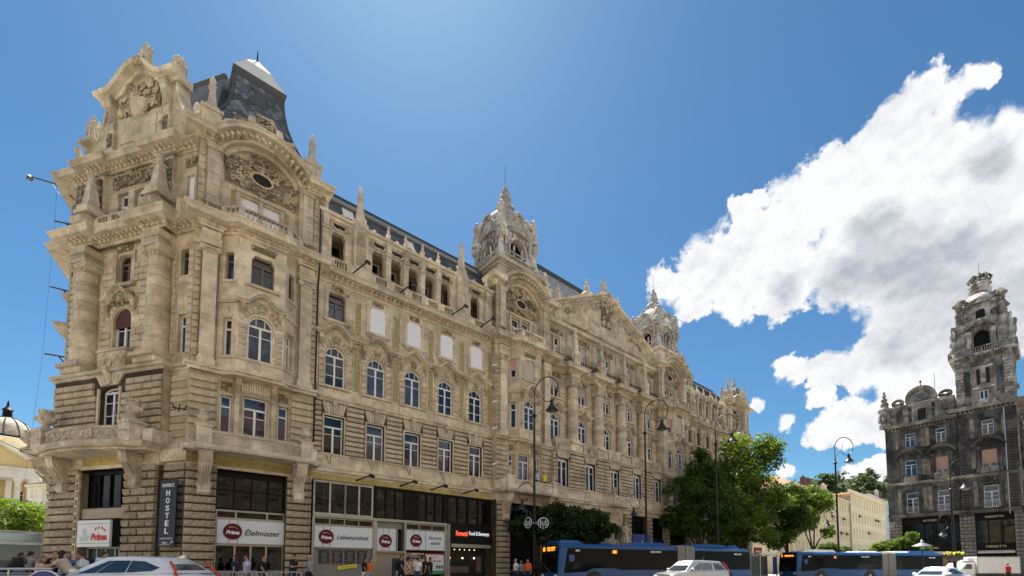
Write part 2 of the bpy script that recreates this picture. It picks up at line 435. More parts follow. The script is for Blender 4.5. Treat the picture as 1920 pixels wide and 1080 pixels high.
# ------------------------------------------------------------------ geometry helpers
class MB:
 """collects verts and faces; x = along, y = inwards (so -y is out of the wall), z = up"""
 def __init__(self):
  self.v = []
  self.f = []
  self.M = None
 def add(self, vs, fs):
  o = len(self.v)
  if self.M is not None:
   vs = [tuple(self.M @ Vector(p)) for p in vs]
  self.v.extend(vs)
  self.f.extend([tuple(i + o for i in f) for f in fs])
  return self
 def box(self, x0, x1, y0, y1, z0, z1):
  return self.add([(x0, y0, z0), (x1, y0, z0), (x1, y1, z0), (x0, y1, z0), (x0, y0, z1), (x1, y0, z1), (x1, y1, z1), (x0, y1, z1)],
      [(0, 3, 2, 1), (4, 5, 6, 7), (0, 1, 5, 4), (1, 2, 6, 5), (2, 3, 7, 6), (3, 0, 4, 7)])
 def frustum(self, cx, cy, z0, z1, hx0, hy0, hx1, hy1):
  return self.add([(cx - hx0, cy - hy0, z0), (cx + hx0, cy - hy0, z0), (cx + hx0, cy + hy0, z0), (cx - hx0, cy + hy0, z0),
                         (cx - hx1, cy - hy1, z1), (cx + hx1, cy - hy1, z1), (cx + hx1, cy + hy1, z1), (cx - hx1, cy + hy1, z1)],
      [(0, 3, 2, 1), (4, 5, 6, 7), (0, 1, 5, 4), (1, 2, 6, 5), (2, 3, 7, 6), (3, 0, 4, 7)])
 def prism(self, poly, y0, y1):
  """poly of (x, z), counter-clockwise seen from -y, pushed from y0 (front) to y1"""
  n = len(poly)
  vs = [(x, y0, z) for x, z in poly] + [(x, y1, z) for x, z in poly]
  fs = [tuple(range(n)), tuple(range(2 * n - 1, n - 1, -1))]
  fs += [(i, i + n, (i + 1) % n + n, (i + 1) % n) for i in range(n)]
  return self.add(vs, fs)
 def prism_z(self, poly, z0, z1):
  n = len(poly)
  vs = [(x, y, z0) for x, y in poly] + [(x, y, z1) for x, y in poly]
  fs = [tuple(range(n - 1, -1, -1)), tuple(range(n, 2 * n))]
  fs += [(i, (i + 1) % n, (i + 1) % n + n, i + n) for i in range(n)]
  return self.add(vs, fs)
 def lathe(self, prof, cx=0, cy=0, n=10, rot=0.0, sy=1.0):
  vs, fs = [], []
  for r, z in prof:
   for k in range(n):
    a = rot + 2 * PI * k / n
    vs.append((cx + r * math.cos(a), cy + r * sy * math.sin(a), z))
  for i in range(len(prof) - 1):
   for k in range(n):
    a, b = i * n + k, i * n + (k + 1) % n
    fs.append((a, b, b + n, a + n))
  fs.append(tuple(range(n - 1, -1, -1)))
  fs.append(tuple(range((len(prof) - 1) * n, len(prof) * n)))
  return self.add(vs, fs)
 def tube(self, pts, r, n=6, caps=True):
  pts = [Vector(p) for p in pts]
  rs = r if isinstance(r, (list, tuple)) else [r] * len(pts)
  vs, fs = [], []
  up = None
  for i, p in enumerate(pts):
   d = (pts[min(i + 1, len(pts) - 1)] - pts[max(i - 1, 0)])
   if d.length < 1e-9:
    d = Vector((0, 0, 1))
   d.normalize()
   if up is None:
    up = d.orthogonal().normalized()
   else:
    up = up - d * up.dot(d)
    up = up.normalized() if up.length > 1e-6 else d.orthogonal().normalized()
   sd = d.cross(up)
   for k in range(n):
    a = 2 * PI * k / n
    q = p + (up * math.cos(a) + sd * math.sin(a)) * rs[i]
    vs.append(tuple(q))
  for i in range(len(pts) - 1):
   for k in range(n):
    a, b = i * n + k, i * n + (k + 1) % n
    fs.append((a, b, b + n, a + n))
  if caps:
   fs.append(tuple(range(n - 1, -1, -1)))
   fs.append(tuple(range((len(pts) - 1) * n, len(pts) * n)))
  return self.add(vs, fs)
 def ball(self, c, r, n=8, m=5):
  rx, ry, rz = r if isinstance(r, (tuple, list)) else (r, r, r)
  vs, fs = [(c[0], c[1], c[2] - rz)], []
  for i in range(1, m):
   t = PI * i / m
   for k in range(n):
    a = 2 * PI * k / n
    vs.append((c[0] + rx * math.sin(t) * math.cos(a), c[1] + ry * math.sin(t) * math.sin(a), c[2] - rz * math.cos(t)))
  vs.append((c[0], c[1], c[2] + rz))
  for k in range(n):
   fs.append((0, 1 + (k + 1) % n, 1 + k))
  for i in range(m - 2):
   for k in range(n):
    a, b = 1 + i * n + k, 1 + i * n + (k + 1) % n
    fs.append((a, b, b + n, a + n))
  top = len(vs) - 1
  o = 1 + (m - 2) * n
  for k in range(n):
   fs.append((o + k, o + (k + 1) % n, top))
  return self.add(vs, fs)
 def sweep(self, prof, path, closed=False):
  """prof: list of (out, z) going round the section; path: (x, y) points, outside on the right of travel"""
  P = [Vector((p[0], p[1])) for p in path]
  n = len(P)
  offs = []
  for i in range(n):
   def nrm(a, b):
    d = (b - a).normalized()
    return Vector((d.y, -d.x))
   if closed or 0 < i < n - 1:
    n1, n2 = nrm(P[i - 1], P[i]), nrm(P[i], P[(i + 1) % n])
    b = n1 + n2
    b = b / max(0.25, b.dot(n1)) if b.length > 1e-6 else n1
   elif i == 0:
    b = nrm(P[0], P[1])
   else:
    b = nrm(P[-2], P[-1])
   offs.append(b)
  m = len(prof)
  vs, fs = [], []
  for p, b in zip(P, offs):
   for w, z in prof:
    vs.append((p.x + b.x * w, p.y + b.y * w, z))
  for i in range(n if closed else n - 1):
   j = (i + 1) % n
   for k in range(m):
    l = (k + 1) % m
    fs.append((i * m + k, j * m + k, j * m + l, i * m + l))
  if not closed:
   fs.append(tuple(range(m)))
   fs.append(tuple(range(n * m - 1, (n - 1) * m - 1, -1)))
  return self.add(vs, fs)
 def arc_sweep(self, prof, path, y=0.0):
  """moulding along a curve in the wall plane. prof: (offset along the curve's upward normal, out); path: (x, z) left to right"""
  n, m = len(path), len(prof)
  vs, fs = [], []
  for i in range(n):
   a, b = path[max(i - 1, 0)], path[min(i + 1, n - 1)]
   d = Vector((b[0] - a[0], b[1] - a[1])).normalized()
   nx, nz = -d.y, d.x
   for o, w in prof:
    vs.append((path[i][0] + nx * o, y - w, path[i][1] + nz * o))
  for i in range(n - 1):
   for k in range(m):
    l = (k + 1) % m
    fs.append((i * m + k, i * m + l, (i + 1) * m + l, (i + 1) * m + k))
  fs.append(tuple(range(m - 1, -1, -1)))
  fs.append(tuple(range((n - 1) * m, n * m)))
  return self.add(vs, fs)
 def spiral(self, cx, cz, y, R, turns, r, start=0.0, sgn=1, n=14):
  pts, rs = [], []
  for i in range(n):
   t = i / (n - 1)
   a = start + sgn * turns * 2 * PI * t
   q = R * (1 - 0.85 * t)
   pts.append((cx + q * math.cos(a), y, cz + q * math.sin(a)))
   rs.append(r * (1 - 0.35 * t))
  return self.tube(pts, rs, 5)
 def mesh(self, name):
  me = bpy.data.meshes.new(name)
  me.from_pydata(self.v, [], self.f)
  me.update()
  return me
 def build(self, name, mat, parent=None, smooth=False, rotz=0.0, loc=(0, 0, 0)):
  if not self.v:
   return None
  me = self.mesh(name)
  bm = bmesh.new()
  bm.from_mesh(me)
  bmesh.ops.recalc_face_normals(bm, faces=bm.faces)
  bm.to_mesh(me)
  bm.free()
  me.materials.append(MATS[mat])
  if smooth:
   shade(me, smooth)
  return link(name, me, parent, loc, rotz)
def shade(me, ang=True):
 for p in me.polygons:
  p.use_smooth = True
 if ang is not True:
  try:
   me.set_sharp_from_angle(angle=math.radians(ang))
  except Exception:
   pass
def link(name, me, parent=None, loc=(0, 0, 0), rotz=0.0, scale=None):
 o = bpy.data.objects.new(name, me)
 col.objects.link(o)
 if parent is not None:
  o.parent = parent
 o.location = loc
 o.rotation_euler = (0, 0, rotz)
 if scale:
  o.scale = scale
 return o
def tag(o, label=None, cat=None, group=None, kind=None):
 if label:
  o['label'] = label
 if cat:
  o['category'] = cat
 if group:
  o['group'] = group
 if kind:
  o['kind'] = kind
 return o
def thing(name, label, cat, loc=(0, 0, 0), rotz=0.0, group=None):
 o = bpy.data.objects.new(name, None)
 o.empty_display_size = 0.3
 col.objects.link(o)
 o.location = loc
 o.rotation_euler = (0, 0, rotz)
 return tag(o, label, cat, group)
KIDS = {}
def dup(root, loc, rotz=None, label=None, group=None):
 """copy a thing with its parts and sub-parts"""
 def cp(o, par):
  c = o.copy()
  col.objects.link(c)
  c.parent = par
  for k in [x for x in bpy.data.objects if x.parent == o and x.name not in fresh]:
   fresh.add(cp(k, c).name)
  fresh.add(c.name)
  return c
 fresh = set()
 r = cp(root, None)
 r.location = loc
 if rotz is not None:
  r.rotation_euler = (0, 0, rotz)
 if label:
  r['label'] = label
 if group:
  r['group'] = group
 return r
def text_mesh(body, size=1.0, shear=0.0, extrude=0.01, align='CENTER', bold=0.0, width=None, height=None):
 cu = bpy.data.curves.new('lettering', 'FONT')
 cu.body = body
 cu.size = size
 cu.shear = shear
 cu.extrude = extrude
 cu.align_x = align
 cu.align_y = 'CENTER'
 cu.offset = bold
 cu.resolution_u = 3
 o = bpy.data.objects.new('lettering', cu)
 col.objects.link(o)
 bpy.context.view_layer.update()
 dg = bpy.context.evaluated_depsgraph_get()
 me = bpy.data.meshes.new_from_object(o.evaluated_get(dg))
 bpy.data.objects.remove(o)
 bpy.data.curves.remove(cu)
 xs = [v.co.x for v in me.vertices]
 ys = [v.co.y for v in me.vertices]
 if xs and (width or height):
  w, h = max(xs) - min(xs), max(ys) - min(ys)
  sx = width / w if width else height / h
  sy = height / h if height else sx
  cx, cy = (max(xs) + min(xs)) / 2, (max(ys) + min(ys)) / 2
  for v in me.vertices:
   v.co.x = (v.co.x - cx) * sx
   v.co.y = (v.co.y - cy) * sy
 me.materials.clear()
 return me
def lettering(body, mat, parent, loc, rotz=0.0, name='lettering', **kw):
 """flat raised letters standing upright, facing local -y"""
 me = text_mesh(body, **kw)
 for v in me.vertices:
  x, y, z = v.co
  v.co = (x, -z, y)
 me.materials.append(MATS[mat])
 return link(name, me, parent, loc, rotz)
# ------------------------------------------------------------------ a kit for carved stone facades
RW = random.Random(4)
class Palace:
 def __init__(self, root, mats):
  self.root = root
  self.mt = mats
  self.pieces = {}
  self.cache = {}
 def part(self, name, mb, mat, rotz=0.0, smooth=False, parent=None):
  return mb.build(name, mat, parent or self.root, smooth, rotz)
 # -- single stones, balusters, brackets ... sorted by distance later
 def piece(self, kind, key, maker, mat, loc, rotz=0.0, scale=(1, 1, 1), ang=0.0):
  k = (kind, key, mat)
  if k not in self.cache:
   mb = MB()
   maker(mb)
   me = mb.mesh(kind)
   bm = bmesh.new()
   bm.from_mesh(me)
   bmesh.ops.recalc_face_normals(bm, faces=bm.faces)
   bm.to_mesh(me)
   bm.free()
   me.materials.append(MATS[mat])
   self.cache[k] = me
  self.pieces.setdefault(kind, []).append((self.cache[k], loc, rotz, scale, ang, mat))
 def flush(self, limits):
  mw = self.root.matrix_basis
  c = Vector((0, 0, CAM_H))
  for kind, items in self.pieces.items():
   def world(it):
    p = Vector(it[1])
    p.rotate(Matrix.Rotation(it[2], 3, 'Z'))
    return mw @ p
   items.sort(key=lambda it: (world(it) - c).length)
   lim = limits.get(kind, 300)
   for me, loc, rz, sc, ang, mat in items[:lim]:
    p = Vector(loc)
    p.rotate(Matrix.Rotation(rz, 3, 'Z'))
    o = link(kind, me, self.root, p, rz, sc)
    if ang:
     o.rotation_euler = (0, ang, rz)
   rest = {}
   for it in items[lim:]:
    rest.setdefault(it[5], []).append(it)
   for mat, its in rest.items():
    big = MB()
    for me, loc, rz, sc, ang, _m in its:
     M = Matrix.Rotation(rz, 4, 'Z') @ Matrix.Translation(Vector(loc)) @ Matrix.Rotation(ang, 4, 'Y') @ Matrix.Diagonal((*sc, 1))
     big.M = M
     big.add([tuple(v.co) for v in me.vertices], [tuple(p.vertices) for p in me.polygons])
    big.M = None
    o = big.build(kind + '_work', mat, self.root)
    tag(o, kind='stuff')
 def block(self, u0, u1, v0, v1, w, t, mat, rotz=0.0, bev=0.03):
  """one rusticated stone with chamfered edges, standing proud of the wall"""
  L, Hh = u1 - u0, v1 - v0
  key = (round(L, 2), round(Hh, 2), round(t, 2), bev)
  rough = mat.endswith('rough')
  def mk(mb):
   a, h, b = L / 2 - 0.007, Hh / 2 - 0.027, bev
   if rough:      # hammered face: a few uneven facets
    rr = random.Random(hash(key) & 0xffff)
    nx, nz = max(2, int(L / 0.3)), 2
    vs = [(-a, 0, -h), (a, 0, -h), (a, 0, h), (-a, 0, h)]
    fs = []
    g = len(vs)
    for j in range(nz + 1):
     for i in range(nx + 1):
      x = -a + b + (2 * a - 2 * b) * i / nx
      z = -h + b + (2 * h - 2 * b) * j / nz
      vs.append((x, -t * (0.75 + 0.5 * rr.random()), z))
    for j in range(nz):
     for i in range(nx):
      q = g + j * (nx + 1) + i
      fs.append((q, q + 1, q + nx + 2, q + nx + 1))
    row = nx + 1
    fs.append((0, 1) + tuple(range(g + nx, g - 1, -1)))
    fs.append((2, 3) + tuple(range(g + nz * row, g + nz * row + nx + 1)))
    fs.append((1, 2) + tuple(range(g + nz * row + nx, g + nx - 1, -row)))
    fs.append((3, 0) + tuple(range(g, g + nz * row + 1, row)))
    mb.add(vs, fs)
   else:
    mb.add([(-a, 0, -h), (a, 0, -h), (a, 0, h), (-a, 0, h), (-a + b, -t, -h + b), (a - b, -t, -h + b), (a - b, -t, h - b), (-a + b, -t, h - b)],
                       [(4, 5, 6, 7), (0, 1, 5, 4), (1, 2, 6, 5), (2, 3, 7, 6), (3, 0, 4, 7)])
  self.piece('stone_block', key, mk, mat, ((u0 + u1) / 2, -w, (v0 + v1) / 2), rotz)
 def courses(self, u0, u1, v0, v1, w, h, mat, rotz=0.0, t=0.06, length=0.85, holes=(), alt=True):
  """rows of stones over a strip of wall, broken by holes (u0, u1, v0, v1)"""
  t *= 1.35
  n = max(1, round((v1 - v0) / h))
  hh = (v1 - v0) / n
  for i in range(n):
   a, b = v0 + i * hh, v0 + (i + 1) * hh
   spans = [(u0, u1)]
   for hu0, hu1, hv0, hv1 in holes:
    if hv0 < b - 0.02 and hv1 > a + 0.02:
     nxt = []
     for s0, s1 in spans:
      if hu1 <= s0 or hu0 >= s1:
       nxt.append((s0, s1))
      else:
       if hu0 - s0 > 0.08:
        nxt.append((s0, hu0))
       if s1 - hu1 > 0.08:
        nxt.append((hu1, s1))
     spans = nxt
   for s0, s1 in spans:
    L = s1 - s0
    k = max(1, round(L / length))
    if k == 1:
     self.block(s0, s1, a, b, w, t, mat, rotz)
    else:
     st = L / k
     xs = [s0 + st * j for j in range(k + 1)]
     if alt and i % 2:
      xs = [s0] + [s0 + st * (j + 0.5) for j in range(k)] + [s1]
     for p, q in zip(xs, xs[1:]):
      self.block(p, q, a, b, w, t, mat, rotz)
 def voussoirs(self, uc, vc, r0, r1, a0, a1, n, w, t, mat, rotz=0.0):
  for i in range(n):
   p, q = a0 + (a1 - a0) * i / n + 0.012, a0 + (a1 - a0) * (i + 1) / n - 0.012
   key = (round(r0, 2), round(r1, 2), round(p, 3), round(q, 3), round(t, 2))
   def mk(mb, p=p, q=q):
    rr = [(r0, p), (r1, p), (r1, q), (r0, q)]
    b = [(r0 + 0.02, p + 0.02), (r1 - 0.02, p + 0.02), (r1 - 0.02, q - 0.02), (r0 + 0.02, q - 0.02)]
    vs = [(r * math.cos(x), 0, r * math.sin(x)) for r, x in rr] + [(r * math.cos(x), -t, r * math.sin(x)) for r, x in b]
    mb.add(vs, [(4, 5, 6, 7), (0, 1, 5, 4), (1, 2, 6, 5), (2, 3, 7, 6), (3, 0, 4, 7)])
   self.piece('voussoir', key, mk, mat, (uc, -w, vc), rotz)
 def fan(self, uc, v0, v1, half0, half1, n, w, t, mat, rotz=0.0):
  """flat arch of splayed stones above a window"""
  for i in range(n):
   def ed(k, half):
    return -half + 2 * half * k / n
   key = ('fan', round(half0, 2), round(half1, 2), i, n, round(v1 - v0, 2))
   up = 0.12 if i == n // 2 else 0.0
   def mk(mb, i=i, up=up):
    g = 0.012
    p = [(ed(i, half0) + g, 0), (ed(i + 1, half0) - g, 0), (ed(i + 1, half1) - g, v1 - v0 + up), (ed(i, half1) + g, v1 - v0 + up)]
    mb.prism(p, -t - (0.04 if up else 0), 0)
   self.piece('voussoir', key, mk, mat, (uc, -w, v0), rotz)
 def modillions(self, path, z, step, size, mat, rotz=0.0, skip=0.0):
  """brackets under a cornice along a plan line (x, y)"""
  bw, bd, bh = size
  for (x0, y0), (x1, y1) in zip(path, path[1:]):
   dx, dy = x1 - x0, y1 - y0
   L = math.hypot(dx, dy)
   if L < bw * 1.2:
    continue
   n = max(1, int((L - 2 * skip) / step))
   ang = math.atan2(dy, dx)
   def mk(mb):
    mb.prism([(-bw / 2, -bh), (bw / 2, -bh), (bw / 2, 0), (-bw / 2, 0)], -bd * 0.55, 0)
    mb.prism([(-bw / 2, -bh * 0.5), (bw / 2, -bh * 0.5), (bw / 2, -0.004), (-bw / 2, -0.004)], -bd, -bd * 0.55)
   for i in range(n):
    t = (i + 0.5) / n
    p = Vector((x0 + dx * t, y0 + dy * t, z))
    p.rotate(Matrix.Rotation(-(rotz + ang), 3, 'Z')) if False else None
    # location is rotated by (rotz+ang) later, so undo the turn of the local frame
    q = Vector((p.x, p.y, p.z))
    q.rotate(Matrix.Rotation(-ang, 3, 'Z'))
    self.piece('modillion', (bw, bd, bh), mk, mat, tuple(q), rotz + ang)
 def balustrade(self, path, z0, z1, mat, rotz=0.0, step=0.2, post=0.3, pedestals=True, w=0.09):
  """rails along a plan line with single turned balusters between them"""
  mb = MB()
  t = 0.09
  prof = lambda a, b, h: [(-h, a), (h, a), (h, b), (-h, b)]
  mb.sweep(prof(z0, z0 + t, w), path)
  mb.sweep(prof(z1 - t, z1, w + 0.03), path)
  for i, (x, y) in enumerate(path):
   if pedestals:
    mb.box(x - 0.13, x + 0.13, y - 0.13, y + 0.13, z0 + t, z1 - t)
  o = self.part('balustrade_rail', mb, mat, rotz)
  hgt = z1 - z0 - 2 * t
  def mk(m):
   m.lathe([(0.05, 0), (0.05, 0.06 * hgt), (0.03, 0.12 * hgt), (0.062, 0.34 * hgt), (0.05, 0.5 * hgt), (0.026, 0.8 * hgt), (0.045, 0.93 * hgt), (0.045, hgt)], n=6)
  for (x0, y0), (x1, y1) in zip(path, path[1:]):
   L = math.hypot(x1 - x0, y1 - y0)
   n = int((L - 2 * 0.18) / step)
   for i in range(n):
    f = (0.18 + (L - 0.36) * (i + 0.5) / n) / L
    self.piece('baluster', round(hgt, 2), mk, mat, (x0 + (x1 - x0) * f, y0 + (y1 - y0) * f, z0 + t), rotz)
  return o
 # -- walls with openings
 def wall(self, name, u0, u1, v0, v1, w, ops, mat, rotz=0.0, depth=0.42):
  """ops: dicts u0,u1,v0,v1, optional arch (height of the arched part), cut (chamfered top corners), depth"""
  xs = sorted({u0, u1} | {o['u0'] for o in ops} | {o['u1'] for o in ops})
  zs = sorted({v0, v1} | {o['v0'] for o in ops} | {o['v1'] for o in ops})
  mb = MB()
  for i in range(len(xs) - 1):
   for j in range(len(zs) - 1):
    cx, cz = (xs[i] + xs[i + 1]) / 2, (zs[j] + zs[j + 1]) / 2
    if any(o['u0'] < cx < o['u1'] and o['v0'] < cz < o['v1'] for o in ops):
     continue
    mb.add([(xs[i], -w, zs[j]), (xs[i + 1], -w, zs[j]), (xs[i + 1], -w, zs[j + 1]), (xs[i], -w, zs[j + 1])], [(0, 1, 2, 3)])
  for o in ops:
   a, b, c, d = o['u0'], o['u1'], o['v0'], o['v1']
   dp = o.get('depth', depth)
   outl = opening_outline(o)
   n = len(outl)
   vs = [(x, -w, z) for x, z in outl] + [(x, -w + dp, z) for x, z in outl]
   mb.add(vs, [(i, (i + 1) % n, (i + 1) % n + n, i + n) for i in range(n)])
   top = [p for p in outl if p[1] > d - o.get('arch', o.get('cut', 0)) - 1e-6]
   if len(top) > 2:       # fill between the curve and the square corner
    mid = len(top) // 2
    top = sorted(top, key=lambda p: p[0])
    L = [p for p in top if p[0] <= (a + b) / 2 + 1e-6]
    Rr = [p for p in top if p[0] >= (a + b) / 2 - 1e-6]
    for seq, corner in ((L, (a, d)), (Rr, (b, d))):
     for p, q in zip(seq, seq[1:]):
      mb.add([(corner[0], -w, corner[1]), (p[0], -w, p[1]), (q[0], -w, q[1])], [(0, 1, 2)])
  me = mb.mesh(name)
  me.materials.append(MATS[mat])
  return link(name, me, self.root, (0, 0, 0), rotz)
 def window(self, o, w, depth, style='casement', rotz=0.0, frame='white_paint', glass='window_glass', blind=None, blind_h=1.0):
  """window > pane (+ blind): frame bars around the opening's own outline"""
  a, b, c, d = o['u0'], o['u1'], o['v0'], o['v1']
  if .13 < depth < .29:
   depth = .29
  W, Hh = b - a, d - c
  arch = o.get('arch', 0)
  key = ('win', round(W, 2), round(Hh, 2), round(arch, 2), round(o.get('cut', 0), 2), style, frame)
  if key not in self.cache:
   mb = MB()
   loc = dict(u0=-W / 2, u1=W / 2, v0=0, v1=Hh)
   for k in ('arch', 'cut'):
    if k in o:
     loc[k] = o[k]
   outl = opening_outline(loc)
   fw, fd = 0.075, 0.09
   n = len(outl)
   cx, cz = 0, Hh * 0.5
   inner = []
   for x, z in outl:
    sx = (W / 2 - fw) / (W / 2)
    inner.append((x * sx, fw + z * (Hh - 2 * fw) / Hh))
   for i in range(n):
    j = (i + 1) % n
    p0, p1, q0, q1 = outl[i], outl[j], inner[i], inner[j]
    vs = [(p0[0], -fd, p0[1]), (p1[0], -fd, p1[1]), (q1[0], -fd, q1[1]), (q0[0], -fd, q0[1]), (q0[0], 0, q0[1]), (q1[0], 0, q1[1])]
    mb.add(vs, [(0, 1, 2, 3), (3, 2, 5, 4)])
   br = 0.045
   tr = Hh - arch if arch else Hh * 0.72
   if style == 'casement':
    mb.box(-W / 2 + 0.03, W / 2 - 0.03, -fd - 0.02, -0.01, tr - 0.05, tr + 0.05)
    mb.box(-0.055, 0.055, -fd - 0.015, -0.012, 0.03, tr - 0.05)
    for s in (-1, 1):
     mb.box(min(s * 0.055, s * (W / 2 - 0.05)), max(s * 0.055, s * (W / 2 - 0.05)), -fd * 0.7, -0.014, tr * 0.72, tr * 0.72 + 0.035)
    if arch:
     for s in (-1, 1):
      mb.box(s * W * 0.17 - 0.018, s * W * 0.17 + 0.018, -fd * 0.7, -0.014, tr + 0.05, Hh - 0.02 - arch * 0.12)
   elif style == 'cross':
    mb.box(-W / 2 + 0.03, W / 2 - 0.03, -fd - 0.02, -0.01, tr - 0.05, tr + 0.05)
    mb.box(-0.05, 0.05, -fd - 0.015, -0.012, 0.03, tr - 0.05)
    for zz in (tr * 0.36, tr * 0.72):
     for s in (-1, 1):
      mb.box(min(s * 0.05, s * (W / 2 - 0.05)), max(s * 0.05, s * (W / 2 - 0.05)), -fd * 0.7, -0.014, zz, zz + 0.04)
    if arch:
     for s in (-1, 1):
      mb.box(s * W * 0.17 - 0.018, s * W * 0.17 + 0.018, -fd * 0.7, -0.014, tr + 0.05, Hh - 0.02 - arch * 0.12)
   elif style == 'single':
    mb.box(-W / 2 + 0.03, W / 2 - 0.03, -fd - 0.02, -0.01, tr - 0.04, tr + 0.04)
   elif style == 'double':
    mb.box(-0.05, 0.05, -fd - 0.015, -0.012, 0.03, Hh - 0.03)
   me = mb.mesh('window')
   me.materials.append(MATS[frame])
   pm = MB()
   pm.add([(x, 0, z) for x, z in outl], [tuple(range(n))])
   pme = pm.mesh('pane')
   self.cache[key] = (me, outl, pme)
  me, outl, pme = self.cache[key]
  p = Vector(((a + b) / 2, -w + depth, c))
  p.rotate(Matrix.Rotation(rotz, 3, 'Z'))
  win = link('window', me, self.root, p, rotz)
  if glass == 'window_glass':
   glass = RW.choice(('window_glass', 'window_glass', 'window_glass', 'window_glass_dark', 'window_glass_dark', 'window_glass_curtain'))
  pk = (key, glass)
  if pk not in self.cache:
   pg = pme.copy()
   pg.materials.clear()
   pg.materials.append(MATS[glass])
   self.cache[pk] = pg
  pane = link('pane', self.cache[pk], win, (0, -0.03, 0))
  pane.rotation_euler = (random.uniform(-0.012, 0.012), 0, random.uniform(-0.02, 0.02))
  if blind:
   k = (key, blind, round(blind_h, 2))
   if k not in self.cache:
    bm_ = MB()
    z0 = Hh * (1 - blind_h)
    ol = [q for q in outl if q[1] > z0 + 1e-6]
    xs = [q[0] for q in outl]
    pts = [(-W / 2, z0), (W / 2, z0)] + [q for q in outl if q[1] > z0 + 0.01]
    cxx, czz = 0, (z0 + Hh) / 2
    pts.sort(key=lambda q: math.atan2(q[1] - czz, q[0] - cxx))
    bm_.prism([(q[0] * 0.985, q[1]) for q in pts], -0.155, -0.12)
    for s in range(1, int((Hh - z0 - (arch or 0)) / 0.16)):
     zz = z0 + s * 0.16
     bm_.box(-W / 2 + 0.03, W / 2 - 0.03, -0.163, -0.156, zz, zz + 0.012)
    bme = bm_.mesh('blind')
    bme.materials.append(MATS[blind])
    self.cache[k] = bme
   link('blind', self.cache[k], win, (0, 0, 0))
  return win
 # -- ornament
 def relief(self, u0, u1, v0, v1, w, mat, seed=0, rotz=0.0, scale=0.28, dens=1.0, inside=None):
  """carved scrolls and leaves filling a panel"""
  rr = random.Random(seed)
  mb = MB()
  A = (u1 - u0) * (v1 - v0)
  n = max(3, int(dens * A / (scale * scale) * 1.1))
  for i in range(n):
   x, z = rr.uniform(u0, u1), rr.uniform(v0, v1)
   if inside and not inside(x, z):
    continue
   k = rr.random()
   s = scale * rr.uniform(0.55, 1.1)
   if k < 0.55:
    mb.spiral(x, z, -w - 0.05 - 0.06 * rr.random(), s * 0.55, rr.uniform(0.8, 1.5), s * 0.15, rr.uniform(0, 6.28), rr.choice((-1, 1)), 11)
   elif k < 0.85:
    a = rr.uniform(0, PI)
    for q in range(3):
     aa = a + (q - 1) * 0.7
     mb.tube([(x, -w - 0.02, z), (x + math.cos(aa) * s * 0.35, -w - 0.10 * (s / 0.28), z + math.sin(aa) * s * 0.35), (x + math.cos(aa) * s * 0.6, -w - 0.03, z + math.sin(aa) * s * 0.6)],
       [s * 0.07, s * 0.12, s * 0.03], 5)
   else:
    mb.ball((x, -w - 0.06, z), (s * 0.22, s * 0.26, s * 0.22), 6, 4)
  if mat == 'limestone_carved':       # dark plate painting shade and soot between the carved leaves
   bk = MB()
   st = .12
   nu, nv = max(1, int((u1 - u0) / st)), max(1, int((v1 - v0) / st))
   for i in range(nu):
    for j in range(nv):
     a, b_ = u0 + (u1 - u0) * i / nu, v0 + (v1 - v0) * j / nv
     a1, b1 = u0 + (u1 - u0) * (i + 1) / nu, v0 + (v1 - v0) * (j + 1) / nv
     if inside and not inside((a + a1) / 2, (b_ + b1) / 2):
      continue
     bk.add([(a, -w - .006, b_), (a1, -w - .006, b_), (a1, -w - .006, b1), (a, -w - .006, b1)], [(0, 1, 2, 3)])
   self.part('relief_ground', bk, 'limestone_shade', rotz)
  return self.part('carved_relief', mb, mat, rotz, smooth=60)
 def finial(self, name, x, y, z, h, r, mat, rotz=0.0, square=False, n=8):
  mb = MB()
  pr = [(1.0, 0), (1.0, .10), (.72, .13), (.6, .2), (.95, .27), (.9, .38), (.42, .50), (.36, .56), (.62, .62), (.5, .72), (.26, .80), (.40, .86), (.30, .93), (.08, 1.0)]
  if square:
   pr = [(1.0, 0), (1.0, .12), (.78, .14), (.78, .17), (.66, .19), (.40, .66), (.56, .68), (.56, .72), (.36, .74), (.30, .80), (.42, .85), (.36, .93), (.12, 1.0)]
   mb.lathe([(r * a * 1.2, z + h * b) for a, b in pr[:9]], x, y, 4, PI / 4)
   mb.lathe([(r * a, z + h * b) for a, b in pr[8:]], x, y, 8)
  else:
   mb.lathe([(r * a, z + h * b) for a, b in pr], x, y, n)
   for k in range(4):
    a = PI / 4 + k * PI / 2
    mb.ball((x + r * .75 * math.cos(a), y + r * .75 * math.sin(a), z + h * .33), (r * .3, r * .3, h * .09), 6, 4)
  return self.part(name, mb, mat, rotz, smooth=50)
 def urn(self, x, y, z, h, mat, rotz=0.0):
  r = h * 0.36
  mb = MB()
  mb.lathe([(r * a, z + h * b) for a, b in [(1.05, 0), (1.05, .06), (.8, .1), (.42, .2), (.36, .28), (.75, .38), (.95, .52), (.9, .62), (.6, .70), (.72, .76), (.74, .8), (.5, .84), (.3, .88)]], x, y, 10)
  for k in range(6):
   a = k * PI / 3
   mb.ball((x + r * .5 * math.cos(a), y + r * .5 * math.sin(a), z + h * .9), (r * .34, r * .34, h * .1), 6, 4)
  for k in range(5):
   a = 0.3 + k * 2 * PI / 5
   mb.ball((x + r * .92 * math.cos(a), y + r * .92 * math.sin(a), z + h * .52), (r * .22, r * .22, h * .09), 6, 4)
  return self.part('urn', mb, mat, rotz, smooth=50)
